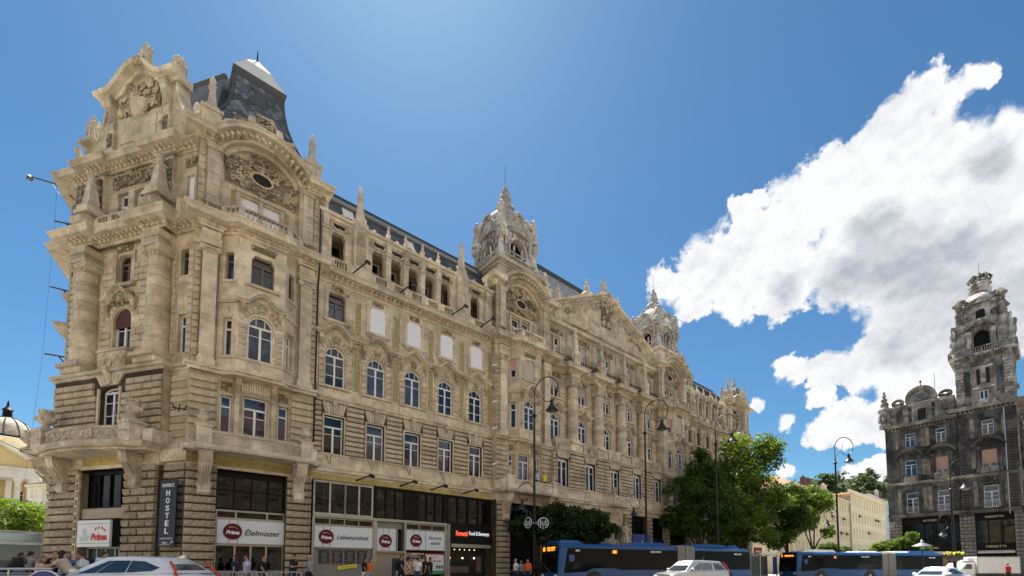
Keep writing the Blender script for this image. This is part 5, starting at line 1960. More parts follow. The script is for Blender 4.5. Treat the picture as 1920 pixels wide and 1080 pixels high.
pavilion(20.7, .45, tower=True)
section_d(23.55, 39.7)
pavilion(42.55, .45, tower=True)
section_b(45.4, 5, 2.2)
pavilion(59.2, .12)
tower(20.45, .45, -.1)
tower(42.4, .45, -.1)
# ---- the short end facade (frame G: u = -distance from the corner)
def end_facade():
 g = dict(rotz=RG)
 L = lambda l: -l
 lc = 5.6
 wl = .45
 # ground floor
 for a, b in ((L(9.75), L(7.36)), (L(4.2), L(2.0))):
  mb = MB()
  mb.box(a, b, -wl, .3, 0, 6.5)
  P.part('pier', mb, JO, RG)
  P.courses(a + .01, b - .01, .45, 6.45, wl, .40, RO, rotz=RG, t=.10, length=1.2)
  mb = MB()
  mb.box(a - .06, b + .06, -wl - .14, 0, 0, .44)
  P.part('pier_base', mb, PL, RG)
 mb = MB()
 mb.box(L(2.0), L(-.0), -.1, .3, 0, 6.5)
 P.part('wall', mb, JO, RG)
 P.courses(L(1.98), L(.32), .45, 6.45, .1, .40, RO, rotz=RG, t=.10, length=1.7)
 mb = MB()
 mb.box(L(9.78), L(.1), -wl + .02, .3, 6.5, 7.1)
 P.part('frieze', mb, PL, RG)
 mb = MB()
 mb.box(L(7.3), L(4.25), -wl - .03, -wl + .02, 6.52, 7.05)
 P.part('frieze_panel', mb, 'yellow_plaster', RG)
 cornice('shop_cornice', at_v(BAND, 6.5, 1.7), [(L(9.8), -wl), (L(2.0), -wl), (L(2.0), -.1), (L(.3), -.1)], PL, RG)
 mb = MB()
 mb.box(L(7.36), L(4.2), .25, .4, 0, 6.5)
 P.part('shop_backing', mb, 'interior_dark', RG)
 fr = MB()
 n = 4
 a0, a1 = L(7.34), L(4.22)
 for i in range(n + 1):
  x = a0 + (a1 - a0) * i / n
  fr.box(x - .035, x + .035, -.12, .02, 4.42, 6.2)
 fr.box(a0, a1, -.14, .02, 4.32, 4.42)
 fr.box(a0, a1, -.14, .02, 6.12, 6.3)
 f = P.part('mezzanine_window', fr, 'shop_black', RG)
 for i in range(n):
  p = MB()
  p.box(a0 + (a1 - a0) * i / n + .037, a0 + (a1 - a0) * (i + 1) / n - .037, -.03, 0, 4.422, 6.118)
  p.build('pane', 'shop_glass', f)
 mb = MB()
 mb.box(a0, a1, -.35, .2, 3.78, 4.31)
 P.part('shop_fascia', mb, 'beige_panel', RG)
 dr = MB()
 for x in (L(7.0), L(6.35), L(5.7), L(5.05), L(4.78)):
  dr.box(x - .04, x + .04, -.2, -.12, 0, 2.3)
 dr.box(L(7.04), L(4.74), -.2, -.12, 2.22, 2.32)
 d_ = P.part('shop_door', dr, 'shop_metal', RG)
 for x0, x1 in ((6.96, 6.39), (6.31, 5.74), (5.66, 5.09)):
  p = MB()
  p.box(L(x0), L(x1), -.17, -.15, .1, 2.21)
  p.build('pane', 'shop_glass', d_)
 jb = MB()
 jb.box(L(7.62), L(7.36), -wl - .1, 0, 0, 6.2)
 P.part('door_jamb', jb, PL, RG)
 for l in (3.3, 8.45):
  P.console(L(l), 5.2, 6.9, wl, .5, .82, PA, RG)
 # bowed balcony
 pl = []
 for i in range(13):
  t = i / 12
  l = 9.3 - (9.3 - 2.3) * t
  pl.append((L(l), -wl - .85 - .75 * math.sin(PI * t) ** .8))
 slab = [(L(9.95), 0), (L(9.95), -wl - .85)] + pl + [(L(1.9), -wl - .85), (L(1.9), -.3)]
 mb = MB()
 mb.prism_z(slab + [(L(1.9), 0)], 7.12, 7.3)
 P.part('balcony_slab', mb, PA, RG)
 cornice('balcony_edge', [(0, 7.06), (.06, 7.06), (.12, 7.18), (.16, 7.34), (0, 7.36)], slab + [(L(.3), -.3)], PA, RG)
 mb = MB()
 mb.prism_z([(x, y * .94) for x, y in slab] + [(L(1.9), 0)], 6.95, 7.11)
 P.part('balcony_soffit', mb, PL, RG)
 rl = [(x, y + .22) for x, y in pl[1:-1]]
 cornice('parapet', [(0, 7.32), (.06, 7.33), (.06, 7.45), (0, 7.5), (0, 7.95), (.06, 8.0), (.08, 8.12), (-.14, 8.14), (-.14, 7.32)], rl, PA, RG)
 for i in range(len(rl) - 1):
  a, u0, u1, wq = cant(*rl[i], *rl[i + 1])
  P.relief(u0, u1, 7.55, 7.92, wq, PA, seed=i + 60, rotz=RG + a, scale=.13, dens=1.2)
 for l in (2.75, 8.85):
  mb = MB()
  mb.box(L(l) - .36, L(l) + .36, -wl - 1.15, -wl - .4, 7.31, 8.22)
  mb.box(L(l) - .42, L(l) + .42, -wl - 1.21, -wl - .34, 8.22, 8.32)
  P.part('pedestal', mb, PA, RG)
  P.urn(L(l), -wl - .78, 8.32, 1.15, PA, RG)
  P.relief(L(l) - .2, L(l) + .2, 7.5, 8.0, wl + 1.15, PA, seed=3, rotz=RG, scale=.22)
 mb = MB()
 mb.box(L(2.35), L(1.7), -wl - .6, -.1, 7.31, 8.0)
 P.part('parapet_return', mb, PA, RG)
 # first floor
 o1 = [op(L(5.6), 1.36, 8.5, 10.65, arch=.25)]
 P.wall('wall', L(9.75), L(2.0), 7.1, 11.3, wl, o1, JO, RG)
 P.window(o1[0], wl, .25, 'cross', RG)
 P.wall('wall', L(2.0), L(-.2), 6.5, 19.0, .02, [op(L(1.52), .55, 12.2, 14.25), op(L(1.52), .55, 16.3, 17.7)], ST, RG)
 P.window(op(L(1.52), .55, 12.2, 14.25), .02, .2, 'single', RG)
 P.window(op(L(1.52), .55, 16.3, 17.7), .02, .2, 'single', RG, frame='brown_frame')
 mb = MB()
 mb.add([(L(2.0), -wl, 0), (L(2.0), .2, 0), (L(2.0), .2, 11.3), (L(2.0), -wl, 11.3)], [(0, 1, 2, 3)])
 P.part('side_return', mb, ST, RG)
 P.courses(L(9.73), L(2.02), 7.4, 11.0, wl, .37, ST, rotz=RG, t=.07, length=1.5,
              holes=[(L(6.5), L(4.7), 7.3, 10.75), (L(6.75), L(4.45), 10.5, 11.2)])
 P.courses(L(1.98), L(.3), 7.4, 11.0, .02, .37, ST, rotz=RG, t=.06, length=1.6)
 P.fan(L(5.6), 10.72, 11.3, .62, 1.0, 7, wl, .08, PL, RG)
 P.console(L(5.6), 10.75, 11.5, wl + .05, .3, .3, PA, RG)
 mb = MB()
 for s in (-1, 1):
  q = sorted((L(5.6) + s * .69, L(5.6) + s * .84))
  mb.box(q[0], q[1], -wl - .08, -wl, 8.4, 10.6)
 P.part('window_surround', mb, PL, RG)
 led = MB()
 led.box(L(9.75), L(2.0), -wl, .3, 11.3, 11.42)
 P.part('ledge', led, PL, RG)
 cornice('string_course', at_v(STRING, 11.52, 1.25), [(L(9.85), -wl), (L(2.0), -wl), (L(2.0), -.02), (L(.2), -.02)], PA, RG)
 # order of columns
 ow = [op(L(5.75), 1.3, 12.75, 15.2, arch=.65), op(L(5.75), 1.06, 16.55, 18.2, cut=.2)]
 P.wall('wall', L(9.75), L(2.0), 11.4, 19.0, 0, ow, PL, RG)
 P.window(ow[0], 0, .25, 'casement', RG, blind='dark_red_blind', blind_h=.42)
 P.window(ow[1], 0, .25, 'casement', RG, frame='brown_frame')
 P.voussoirs(L(5.75), 14.55, .72, 1.2, .08, PI - .08, 9, 0, .06, PL, RG)
 for a, b in ((L(9.73), L(8.75)), (L(7.25), L(6.5)), (L(5.0), L(3.5)), (L(2.2), L(2.02))):
  P.courses(a, b, 11.7, 17.6, 0, .37, PL, rotz=RG, t=.06, length=1.0, holes=[(L(7.0), L(4.5), 14.4, 16.2), (L(6.5), L(5.0), 16.2, 18)])
 P.courses(L(1.18), L(.3), 11.7, 17.6, .02, .37, PL, rotz=RG, t=.06)
 P.courses(L(1.98), L(1.86), 11.7, 17.6, .02, .37, PL, rotz=RG, t=.06)
 path = [(L(5.75) + x, 15.35 + z) for x, z in ((-1.1, 0), (-.75, .05), (-.55, .4), (0, .75), (.55, .4), (.75, .05), (1.1, 0))]
 mb = MB()
 mb.arc_sweep([(0, 0), (0, .2), (.08, .26), (.14, .42), (.22, .45), (.24, 0)], path, 0)
 P.part('window_hood', mb, PL, RG)
 P.relief(L(6.6), L(4.9), 15.3, 15.95, .06, CV, seed=77, rotz=RG, scale=.32, dens=2)
 P.mascaron(L(5.75), 15.6, .08, .5, CV, RG)
 P.relief(L(6.3), L(5.2), 18.3, 18.7, .05, CV, seed=78, rotz=RG, scale=.28, dens=1.5)
 for s in (-1, 1):
  P.console(L(5.75) + s * .95, 14.7, 15.3, 0, .2, .22, CV, RG)
 mb = MB()
 mb.box(L(6.6), L(4.9), -.2, 0, 16.3, 16.48)
 for s in (-1, 1):
  q = sorted((L(5.75) + s * .54, L(5.75) + s * .8))
  mb.box(q[0], q[1], -.08, 0, 16.5, 18.3)
 P.part('window_surround', mb, PL, RG)
 mb = MB()
 mb.box(L(6.75), L(4.75), -.42, 0, 11.55, 12.6)
 mb.box(L(6.82), L(4.68), -.5, 0, 12.6, 12.72)
 P.part('parapet_panel', mb, PL, RG)
 P.relief(L(6.6), L(4.9), 11.8, 12.45, .42, PA, seed=80, rotz=RG, scale=.22, dens=1.5)
 for l in (2.8, 8.0):
  mb = MB()
  mb.box(L(l) - .75, L(l) + .75, -wl - .42, 0, 11.53, 11.8)
  P.part('pedestal', mb, PL, RG)
  P.column(L(l), -.28, 11.8, 17.75, .54, PL, RG)
  mb = MB()
  mb.box(L(l) - .58, L(l) + .58, -.85, 0, 17.75, 18.45)
  mb.box(L(l) - .65, L(l) + .65, -.92, 0, 18.0, 18.08)
  P.part('entablature_block', mb, PL, RG)
 pth = [(L(9.85), .6), (L(9.85), -.05), (L(8.7), -.05), (L(8.7), -.6), (L(7.3), -.6), (L(7.3), -.3), (L(3.5), -.3), (L(3.5), -.6), (L(2.1), -.6), (L(2.1), -.02), (L(.3), -.02)]
 cornice('main_cornice', at_v(CORN_BIG, 19.15, .95), pth, CO, RG)
 P.modillions(pth, 18.82, .3, (.13, .48, .16), CO, RG)
 mb = MB()
 mb.prism_z([(L(9.8), 1.0), (L(9.8), -.1), (L(8.7), -.7), (L(2.1), -.7), (L(2.0), -.1), (L(.1), -.1), (L(.1), 1.0)], 18.9, 19.17)
 P.part('balcony_floor', mb, CO, RG)
 P.balustrade([(L(6.9), -.62), (L(5.9), -.62), (L(4.7), -.62), (L(3.5), -.62)], 19.2, 19.95, PA, RG, step=.17)
 # attic
 aw = [op(L(l), .74, 19.4, 21.75) for l in (6.15, 4.95, 3.75)]
 P.wall('attic_wall', L(9.7), L(2.0), 19.17, 23.2, .02, aw, ST, RG)
 for i, o in enumerate(aw):
  P.window(o, .02, .3, 'casement', RG)
 so = [op(L(1.36), .5, 19.9, 21.7)]
 P.wall('attic_wall', L(2.0), L(-.3), 19.0, 23.2, .02, so, ST, RG)
 P.window(so[0], .02, .15, 'single', RG, blind='white_blind')
 P.relief(L(6.9), L(3.2), 22.05, 22.75, .04, CV, seed=90, rotz=RG, scale=.28, dens=2)
 P.relief(L(1.7), L(1.0), 22.1, 22.6, .04, CV, seed=91, rotz=RG, scale=.25, dens=2)
 for l in (2.75, 7.75, 9.2):
  mb = MB()
  mb.box(L(l) - .36, L(l) + .36, -.2, 0, 19.2, 22.9)
  P.part('attic_pilaster', mb, PL, RG)
  P.relief(L(l) - .3, L(l) + .3, 20.2, 22.7, .2, CV, seed=int(l * 9), rotz=RG, scale=.3, dens=1.6)
 for l in (2.7, 7.6):
  mb = MB()
  mb.box(L(l) - .46, L(l) + .46, -1.0, -.2, 19.2, 20.0)
  mb.tube([(L(l) - .4, -.98, 19.7), (L(l) + .4, -.98, 19.7)], .3, 10)
  mb.box(L(l) - .52, L(l) + .52, -1.06, -.16, 20.2, 20.4)
  P.part('pedestal', mb, PL, RG)
  P.finial('obelisk', L(l), -.6, 20.4, 2.3, .48, PA, RG, square=True)
 ap = [(L(9.85), .6), (L(9.85), -.02), (L(8.3), -.02), (L(8.3), -.3), (L(7.1), -.3), (L(7.1), -.1), (L(3.4), -.1), (L(3.4), -.3), (L(2.1), -.3), (L(2.1), -.02), (L(.1), -.02)]
 cornice('attic_cornice', at_v(CORN_BIG, 23.4, .8), ap, CO, RG)
 P.modillions(ap, 23.12, .3, (.13, .4, .15), CO, RG)
 # gable
 gp = [(9.85, 23.3), (.2, 23.3), (.2, 25.3), (1.5, 25.3), (2.0, 25.45), (2.5, 25.9), (2.85, 26.5), (3.05, 27.2), (3.1, 27.75)]
 gp += [(3.9, 27.85), (4.5, 28.3), (5.0, 28.75), (5.6, 28.9), (6.2, 28.75), (6.7, 28.3), (7.3, 27.85), (8.1, 27.75), (8.15, 27.2), (8.35, 26.5), (8.7, 25.9), (9.0, 25.55), (9.85, 25.5)]
 mb = MB()
 pts = [(L(l), z) for l, z in gp]
 mb.prism(pts, .28, .85)
 P.part('gable', mb, PL, RG)
 hood = [(L(8.5), 27.75), (L(7.5), 27.8)] + [(L(7.3 - 3.4 * i / 16), 27.85 + 1.1 * math.sin(PI * i / 16) ** 1.3) for i in range(1, 16)] + [(L(3.7), 27.8), (L(2.7), 27.75)]
 mb = MB()
 mb.arc_sweep([(-.15, 0), (-.15, .15), (0, .2), (.05, .55), (.2, .62), (.26, .62), (.3, -.6), (-.15, -.6)], hood, .28)
 P.part('gable_cornice', mb, CO, RG, smooth=35)
 mb = MB()
 edge = [(L(9.95), 25.45), (L(9.0), 25.5), (L(8.7), 25.85), (L(8.38), 26.5), (L(8.2), 27.2), (L(8.18), 27.55)]
 mb.arc_sweep([(0, -.6), (0, .08), (.14, .08), (.14, -.6)], edge, .28)
 edge = [(L(3.02), 27.55), (L(3.0), 27.2), (L(2.82), 26.5), (L(2.5), 25.85), (L(1.95), 25.4), (L(.2), 25.28)]
 mb.arc_sweep([(0, -.6), (0, .08), (.14, .08), (.14, -.6)], edge, .28)
 P.part('gable_coping', mb, CO, RG)
 for l in (3.55, 7.65):
  P.console(L(l), 25.9, 27.6, -.28, .42, .42, PL, RG)
  mb = MB()
  mb.box(L(l) - .26, L(l) + .26, .1, .28, 24.0, 25.85)
  P.part('gable_pilaster', mb, PL, RG)
  P.relief(L(l) - .2, L(l) + .2, 24.9, 25.7, -.1, CV, seed=int(l), rotz=RG, scale=.2)
 mb = MB()
 mb.box(L(7.2), L(4.0), .22, .28, 24.6, 26.5)
 mb.box(L(6.9), L(4.3), .16, .22, 24.9, 26.2)
 P.part('gable_panel', mb, PL, RG)
 sh = MB()
 sh.lathe([(.1, 26.1), (.4, 26.2), (.48, 26.5), (.55, 26.9), (.62, 27.1)], L(5.6), .2, 12, 0, .6)
 P.part('carved_vase', sh, PL, RG, smooth=50)
 P.relief(L(7.1), L(4.1), 26.5, 28.2, -.2, CV, seed=101, rotz=RG, scale=.42, dens=2.2,
             inside=lambda x, z: z < 27.6 + 1.0 * (1 - abs(x + 5.6) / 1.6))
 mb = MB()
 for l in (1.2, 2.3, 4.6, 5.6, 6.6, 8.9):
  for k in range(5):
   mb.ball((L(l) + random.uniform(-.25, .25), -.02 + random.uniform(-.1, .1), 23.6 + random.uniform(0, .35)), random.uniform(.14, .26), 7, 5)
 P.part('carved_garland', mb, CV, RG, smooth=True)
 mb = MB()
 mb.box(L(5.95), L(5.25), .1, .8, 28.9, 29.15)
 P.part('pedestal', mb, PA, RG)
 P.statue(L(5.6), .4, 29.15, 1.75, PA, RG)
 P.mascaron(L(5.2), 28.85, .2, .55, CV, RG)
 P.urn(L(7.95), .4, 28.1, .75, PA, RG)
 mb = MB()
 mb.box(L(3.6), L(2.9), .1, .9, 28.02, 28.2)
 P.part('pedestal', mb, PA, RG)
 P.urn(L(3.25), .5, 28.2, 1.1, PA, RG)
 mb = MB()
 mb.box(L(9.9), L(8.9), -.1, .9, 25.5, 25.75)
 P.part('pedestal', mb, PA, RG)
 P.statue(L(9.4), .35, 25.75, 1.7, PA, RG)
 mb = MB()
 mb.ball((L(8.55), .4, 26.1), (.28, .28, .36), 8, 6)
 mb.ball((L(1.6), .4, 25.75), (.26, .26, .4), 8, 6)
 P.part('stone_ball', mb, PA, RG, smooth=True)
 # slate roof behind the gable
 mb = MB()
 pr = [(.9, 23.4), (2.1, 29.75), (5.0, 30.0), (5.0, 23.4)]
 xs = (L(9.2), L(1.9))
 n = len(pr)
 mb.add([(x, y, z) for x in xs for y, z in pr], [(i, i + n, (i + 1) % n + n, (i + 1) % n) for i in range(n)] + [tuple(range(n)), tuple(range(2 * n - 1, n - 1, -1))])
 P.part('mansard_roof', mb, 'slate', RG)
 mb = MB()
 mb.sweep([(-.1, 29.5), (.06, 29.5), (.08, 29.8), (-.1, 29.85)], [(xs[0], 2.1), (xs[1], 2.1)])
 P.part('roof_edge', mb, 'lead_grey', RG)
def bell_roof(cx, cy, near=True):
 pr = [(2.3, 24.3), (1.98, 25.1), (1.64, 25.95), (1.38, 26.85), (1.22, 27.8), (1.16, 28.7)]
 mb = MB()
 mb.lathe([(r * math.sqrt(2), z) for r, z in pr], cx, cy, 4, PI / 4)
 P.part('bell_roof', mb, 'slate')
 rnd = random.Random(3)
 lo, hi = pr[0][1], pr[-1][1]
 def rad(z):
  for (r0, z0), (r1, z1) in zip(pr, pr[1:]):
   if z <= z1:
    return r0 + (r1 - r0) * (z - z0) / (z1 - z0)
  return pr[-1][0]
 rows = 9
 dz = (hi - lo) / rows
 for q in range(4):
  for j in range(rows * 2 - 1):
   z0 = lo + dz * j / 2
   for i in range(6):
    x = ((i + (.5 if j % 2 else 0)) / 6 * 2 - 1) + 1 / 12
    if x > .99:
     continue
    P_ = []
    for xx, zz, o in ((x, z0, .035), (x + .16, z0 + dz / 2, .012), (x, z0 + dz, .006), (x - .16, z0 + dz / 2, .018)):
     zz = min(zz, hi)
     r = rad(zz)
     P_.append((r * max(-.99, min(.99, xx)), -r - o * rnd.uniform(.6, 1.5), zz))
    m_ = MB()
    m_.add(P_, [(0, 1, 2, 3)])
    me = m_.mesh('roof_slate')
    me.materials.append(MATS['slate'])
    if q in (0, 3):
     link('roof_slate', me, palace, (cx, cy, 0), q * PI / 2)
 hips = MB()
 for sx in (-1, 1):
  for sy in (-1, 1):
   hips.tube([(cx + sx * r * 1.01, cy + sy * r * 1.01, z) for r, z in pr], .07, 5)
 P.part('hip_ridge', hips, 'lead_grey', smooth=40)
 ev = MB()
 ev.lathe([(r * math.sqrt(2), z) for r, z in ((1.18, 28.6), (1.3, 28.75), (1.34, 28.95), (1.2, 29.0))], cx, cy, 4, PI / 4)
 P.part('roof_eave', ev, 'lead_grey')
 cp = MB()
 cp.lathe([(r * math.sqrt(2), z) for r, z in ((1.3, 29.005), (.62, 30.35), (.06, 31.2))], cx, cy, 4, PI / 4)
 P.part('roof_cap', cp, 'lead_bright')
 rd = MB()
 rd.lathe([(.09, 31.1), (.05, 31.3), (.02, 31.9)], cx, cy, 6)
 P.part('roof_spike', rd, 'black_iron')
 lv = MB()
 lv.box(cx - .3, cx + .3, cy - 1.36, cy - 1.2, 27.3, 28.2)
 P.part('roof_hatch', lv, 'lead_grey')
end_facade()
bell_roof(2.15, 2.2)
# hidden core of the building, left flank and its cornices, far end
mb = MB()
core = [(-4.2, 14.0), (-5.2, 8.6), (-.2, 1.75), (61.9, 1.75), (61.9, 14.0)]
mb.prism_z(core, 0, 22.5)
P.part('rear_wall', mb, ST)
flank = [(-4.25, 14.0), (-5.46, 8.2)]
for nm, pf, v, k in (('balcony_edge', [(0, -.3), (.9, -.2), (1.3, -.12), (1.35, 0), (0, .05)], 7.5, 1.15), ('string_course', STRING, 11.5, 2.0), ('window_hood', CORN_MED, 14.9, 2.0),
                     ('main_cornice', CORN_BIG, 19.2, 1.35), ('attic_cornice', CORN_BIG, 23.4, 1.35), ('sill_band', CORN_MED, 16.6, 1.2), ('parapet', [(0, -1.3), (.12, -1.3), (.12, -.1), (.28, -.05), (.28, 0), (0, .02)], 25.3, 1.0)):
 cornice(nm, at_v(pf, v, k), flank, PL)
a_, u0_, u1_, w_ = cant(-4.25, 14.0, -5.46, 8.2)
fo = [op(u0_ + 1.6 + 2.3 * i, 1.0, z0, z1) for i in range(2) for z0, z1 in ((8.2, 10.4), (12.2, 14.4), (16.7, 18.2), (20, 22))]
P.wall('flank_wall', u0_, u1_, 6.6, 24.5, w_, fo, ST, a_)
for o in fo:
 P.window(o, w_, .25, 'casement', a_)
P.courses(u0_, u1_, .4, 6.4, w_, .4, RO, rotz=a_, t=.08, length=.9)
P.courses(u1_ - .9, u1_, 7.5, 18.4, w_, .37, ST, rotz=a_, t=.08)
mb = MB()
mb.box(u0_, u1_, -w_ + .0, -w_ + .3, 0, 6.6)
P.part('flank_wall', mb, ST, a_)
P.urn(u1_ - .4, -w_ - 1.3, 7.6, 1.1, PA, a_)
P.console(u1_ - .5, 5.3, 7.0, w_, .5, 1.2, PA, a_)
# plain party wall at the far end
mb = MB()
mb.box(61.95, 62.2, -.3, 14, 0, 23.2)
P.part('end_wall', mb, ST)
cornice('attic_cornice', at_v(CORN_BIG, 23.5, .85), [(62.2, -.3), (62.2, 14)], CO)
# finials on the far pavilion
for x in (57.2, 59.2, 61.6):
 P.finial('finial', x, .3, 24.6 if x != 59.2 else 25.9, 1.7, .3, PA)
roof = MB()
roof.prism_z([(-3.5, 13.5), (-4.6, 9.0), (.5, 2.2), (61, 2.2), (61, 13.5)], 22.52, 22.9)
P.part('flat_roof', roof, 'lead_grey')
# ---- shopfronts under the five-window stretch
def shopfront():
 y = .1
 mb = MB()
 mb.box(5.2, 17.75, .55, .7, 0, 6.4)
 P.part('shop_backing', mb, 'interior_dark')
 # mezzanine glazing: peeling white frames, then black ones
 for a, b, n, m in ((5.4, 7.15, 2, 'peeling_white'), (7.15, 8.8, 2, 'peeling_white'), (9.05, 10.95, 3, 'shop_black'), (11.9, 13.85, 3, 'shop_black'), (14.2, 15.8, 2, 'shop_black'), (15.9, 17.6, 2, 'shop_black')):
  fr = MB()
  fr.box(a, b, y, y + .16, 4.34, 4.44)
  fr.box(a, b, y, y + .16, 6.2, 6.34)
  for i in range(n + 1):
   x = a + (b - a) * i / n
   fr.box(x - .045, x + .045, y - .004, y + .165, 4.34, 6.34)
  f = P.part('mezzanine_window', fr, m)
  for i in range(n):
   p = MB()
   p.box(a + (b - a) * i / n + .047, a + (b - a) * (i + 1) / n - .047, y + .08, y + .11, 4.44, 6.2)
   p.build('pane', 'shop_glass', f)
 bk = MB()
 for a, b in ((8.86, 9.0), (11.0, 11.85), (13.9, 14.15), (17.64, 17.75)):
  bk.box(a, b, y, y + .3, 4.3, 6.4)
 P.part('mezzanine_post', bk, 'shop_black')
 bm_ = MB()
 bm_.box(5.3, 14.0, -.12, .5, 4.16, 4.32)
 P.part('shop_beam', bm_, 'shop_metal')
 bm_ = MB()
 bm_.box(14.0, 17.75, -.12, .5, 3.95, 4.32)
 P.part('shop_beam', bm_, 'shop_black')
 for a, b in ((5.28, 5.4), (8.8, 9.06), (10.87, 11.0), (13.87, 14.02)):
  mb = MB()
  mb.box(a, b, -.1, .5, 0, 4.15)
  P.part('shop_post', mb, 'shop_metal')
 mb = MB()
 mb.box(14.03, 14.26, -.14, .5, 0, 4.28)
 P.part('shop_post', mb, 'shop_grey')
 for a, b, n in ((5.42, 8.78, 4), (11.02, 13.85, 3)):
  tr = MB()
  tr.box(a, b, .0, .1, 3.72, 3.78)
  tr.box(a, b, .0, .1, 4.08, 4.14)
  for i in range(n + 1):
   x = a + (b - a) * i / n
   tr.box(x - .03, x + .03, -.004, .104, 3.72, 4.14)
  t = P.part('transom_window', tr, 'shop_metal')
  for i in range(n):
   p = MB()
   p.box(a + (b - a) * i / n + .032, a + (b - a) * (i + 1) / n - .032, .05, .07, 3.78, 4.08)
   p.build('pane', 'shop_glass', t)
 # lower fronts
 mb = MB()
 mb.box(5.42, 8.78, .1, .3, .55, 2.38)
 mb.box(5.42, 8.78, .06, .1, 2.3, 2.4)
 P.part('shop_panel', mb, 'shop_grey')
 mb = MB()
 mb.box(5.42, 8.78, .04, .3, 0, .54)
 P.part('shop_plinth', mb, 'shop_black')
 mb = MB()
 mb.box(9.1, 10.84, -.0, .5, 0, 2.2)
 mb.box(9.06, 10.86, -.3, .5, 2.2, 2.3)
 P.part('cash_kiosk', mb, 'beige_panel')
 mb = MB()
 mb.box(9.06, 10.86, .2, .3, 3.75, 4.15)
 mb.box(10.4, 10.45, -.05, .3, 2.31, 3.75)
 P.part('shop_panel', mb, 'shop_grey')
 # snack bar: dark opening with lit interior
 mb = MB()
 mb.box(14.3, 17.6, -.25, -.05, 2.68, 2.92)
 P.part('shop_awning', mb, 'shop_metal')
 it = MB()
 it.box(14.6, 16.2, .50, .548, .9, 1.35)
 it.box(16.9, 17.3, .50, .548, .9, 2.1)
 P.part('shop_counter', it, 'interior_goods')
 it = MB()
 for x, z in ((14.55, 1.95), (15.6, 1.95), (16.6, 1.95)):
  it.ball((x, .40, z), .06, 6, 4)
 for k in range(6):
  it.ball((14.5 + .42 * k, .38, 2.55), .03, 5, 4)
 P.part('shop_lamp', it, 'lamp_glow')
 # first pavilion shop
 mb = MB()
 mb.box(.74, 3.88, .3, .5, 0, 6.35)
 P.part('shop_backing', mb, 'interior_dark')
 fr = MB()
 for i in range(5):
  x = .76 + 3.08 * i / 4
  fr.box(x - .035, x + .035, .1, .24, 4.3, 6.0)
 fr.box(.74, 3.88, .08, .24, 4.2, 4.3)
 fr.box(.74, 3.88, .08, .24, 5.9, 6.34)
 f = P.part('mezzanine_window', fr, 'shop_black')
 for i in range(4):
  p = MB()
  p.box(.76 + .77 * i + .037, .76 + .77 * (i + 1) - .037, .16, .2, 4.3, 5.9)
  p.build('pane', 'shop_glass', f)
 tr = MB()
 tr.box(.74, 3.88, -.02, .2, 3.72, 3.8)
 tr.box(.74, 3.88, -.02, .2, 4.1, 4.19)
 for x in (.78, 1.62, 3.04, 3.84):
  tr.box(x - .04, x + .04, -.024, .204, 0, 4.1)
 for x in (2.33,):
  tr.box(x - .04, x + .04, -.024, .204, 0, 2.42)
 tr.box(.74, 3.88, -.02, .2, 2.36, 2.44)
 t = P.part('shop_window', tr, 'shop_metal')
 for a, b in ((.82, 2.29), (2.37, 3.8)):
  p = MB()
  p.box(a, b, .06, .09, 1.12, 2.36)
  p.build('pane', 'shop_glass', t)
 for a, b in ((.82, 1.58), (1.66, 3.0), (3.08, 3.8)):
  p = MB()
  p.box(a, b, .06, .09, 3.8, 4.1)
  p.build('pane', 'shop_glass', t)
 mb = MB()
 mb.box(.82, 3.8, .0, .12, .6, 1.1)
 P.part('shop_panel', mb, 'shop_grey')
 mb = MB()
 mb.box(.82, 3.8, .02, .14, 0, .59)
 P.part('shop_plinth', mb, 'shop_black')
shopfront()
# rainwater pipe, pale bracket lamps, small iron lantern arm
mb = MB()
mb.tube([(5.2, -.2, 7.2), (5.2, -.2, 17.6), (5.05, -.9, 18.2), (5.05, -1.0, 18.9), (5.2, -.35, 19.4), (5.2, -.3, 22.2)], .045, 6)
P.part('downpipe', mb, 'black_iron')
for v in (8.9, 11.6, 13.6, 16.4):
 mb = MB()
 mb.tube([(17.9, -.3, v), (17.55, -.75, v + .05)], .03, 5)
 mb.tube([(17.35, -.75, v - .06), (17.75, -.78, v + .1)], .05, 6)
 P.part('bracket_lamp', mb, 'text_white')
mb = MB()
mb.tube([(-.9, -.2, 8.75), (-.9, -.75, 8.75)], .03, 5)
for s in (-.3, 0, .3):
 mb.tube([(-.9 + s, -.6, 9.0), (-.9 + s * .5, -.7, 8.72)], .03, 5)
mb.tube([(-1.2, -.65, 8.78), (-.6, -.65, 8.78)], .03, 5)
P.part('iron_lamp_arm', mb, 'black_iron')
P.flush({'stone_block': 300, 'modillion': 260, 'baluster': 220, 'voussoir': 200})
# ------------------------------------------------------------------ ground, roads, pavements
def ground_sheet(name, pts, z, mat, kind='structure', thick=0.0):
 m = MB()
 if thick:
  m.prism_z(pts, 0.002, z)
 else:
  m.add([(x, y, z) for x, y in pts], [tuple(range(len(pts)))])
 return tag(m.build(name, mat), kind=kind)
D_ = Vector((math.cos(PAL_ROT), math.sin(PAL_ROT)))
E_ = Vector((-math.sin(PAL_ROT), math.cos(PAL_ROT)))
C0 = Vector(PAL_LOC[:2])
def pal(x, y):
 q = C0 + D_ * x + E_ * y
 return (q.x, q.y)
def palG(l, w):
 g = D_ * math.cos(math.radians(123.668)) + E_ * math.sin(math.radians(123.668))
 n_ = D_ * -.8323 + E_ * -.5543
 q = C0 + g * l + n_ * w
 return (q.x, q.y)
ground_sheet('ground', [(-1500, -900), (1500, -900), (1500, 1800), (-1500, 1800)], 0.0, 'paving')
ground_sheet('road', [(-60, 6.5), (-14, 9.0), (2, 13.0), (52, 44), (140, 98), (140, 80), (60, 32), (10, -2), (-60, -6)], 0.004, 'asphalt')
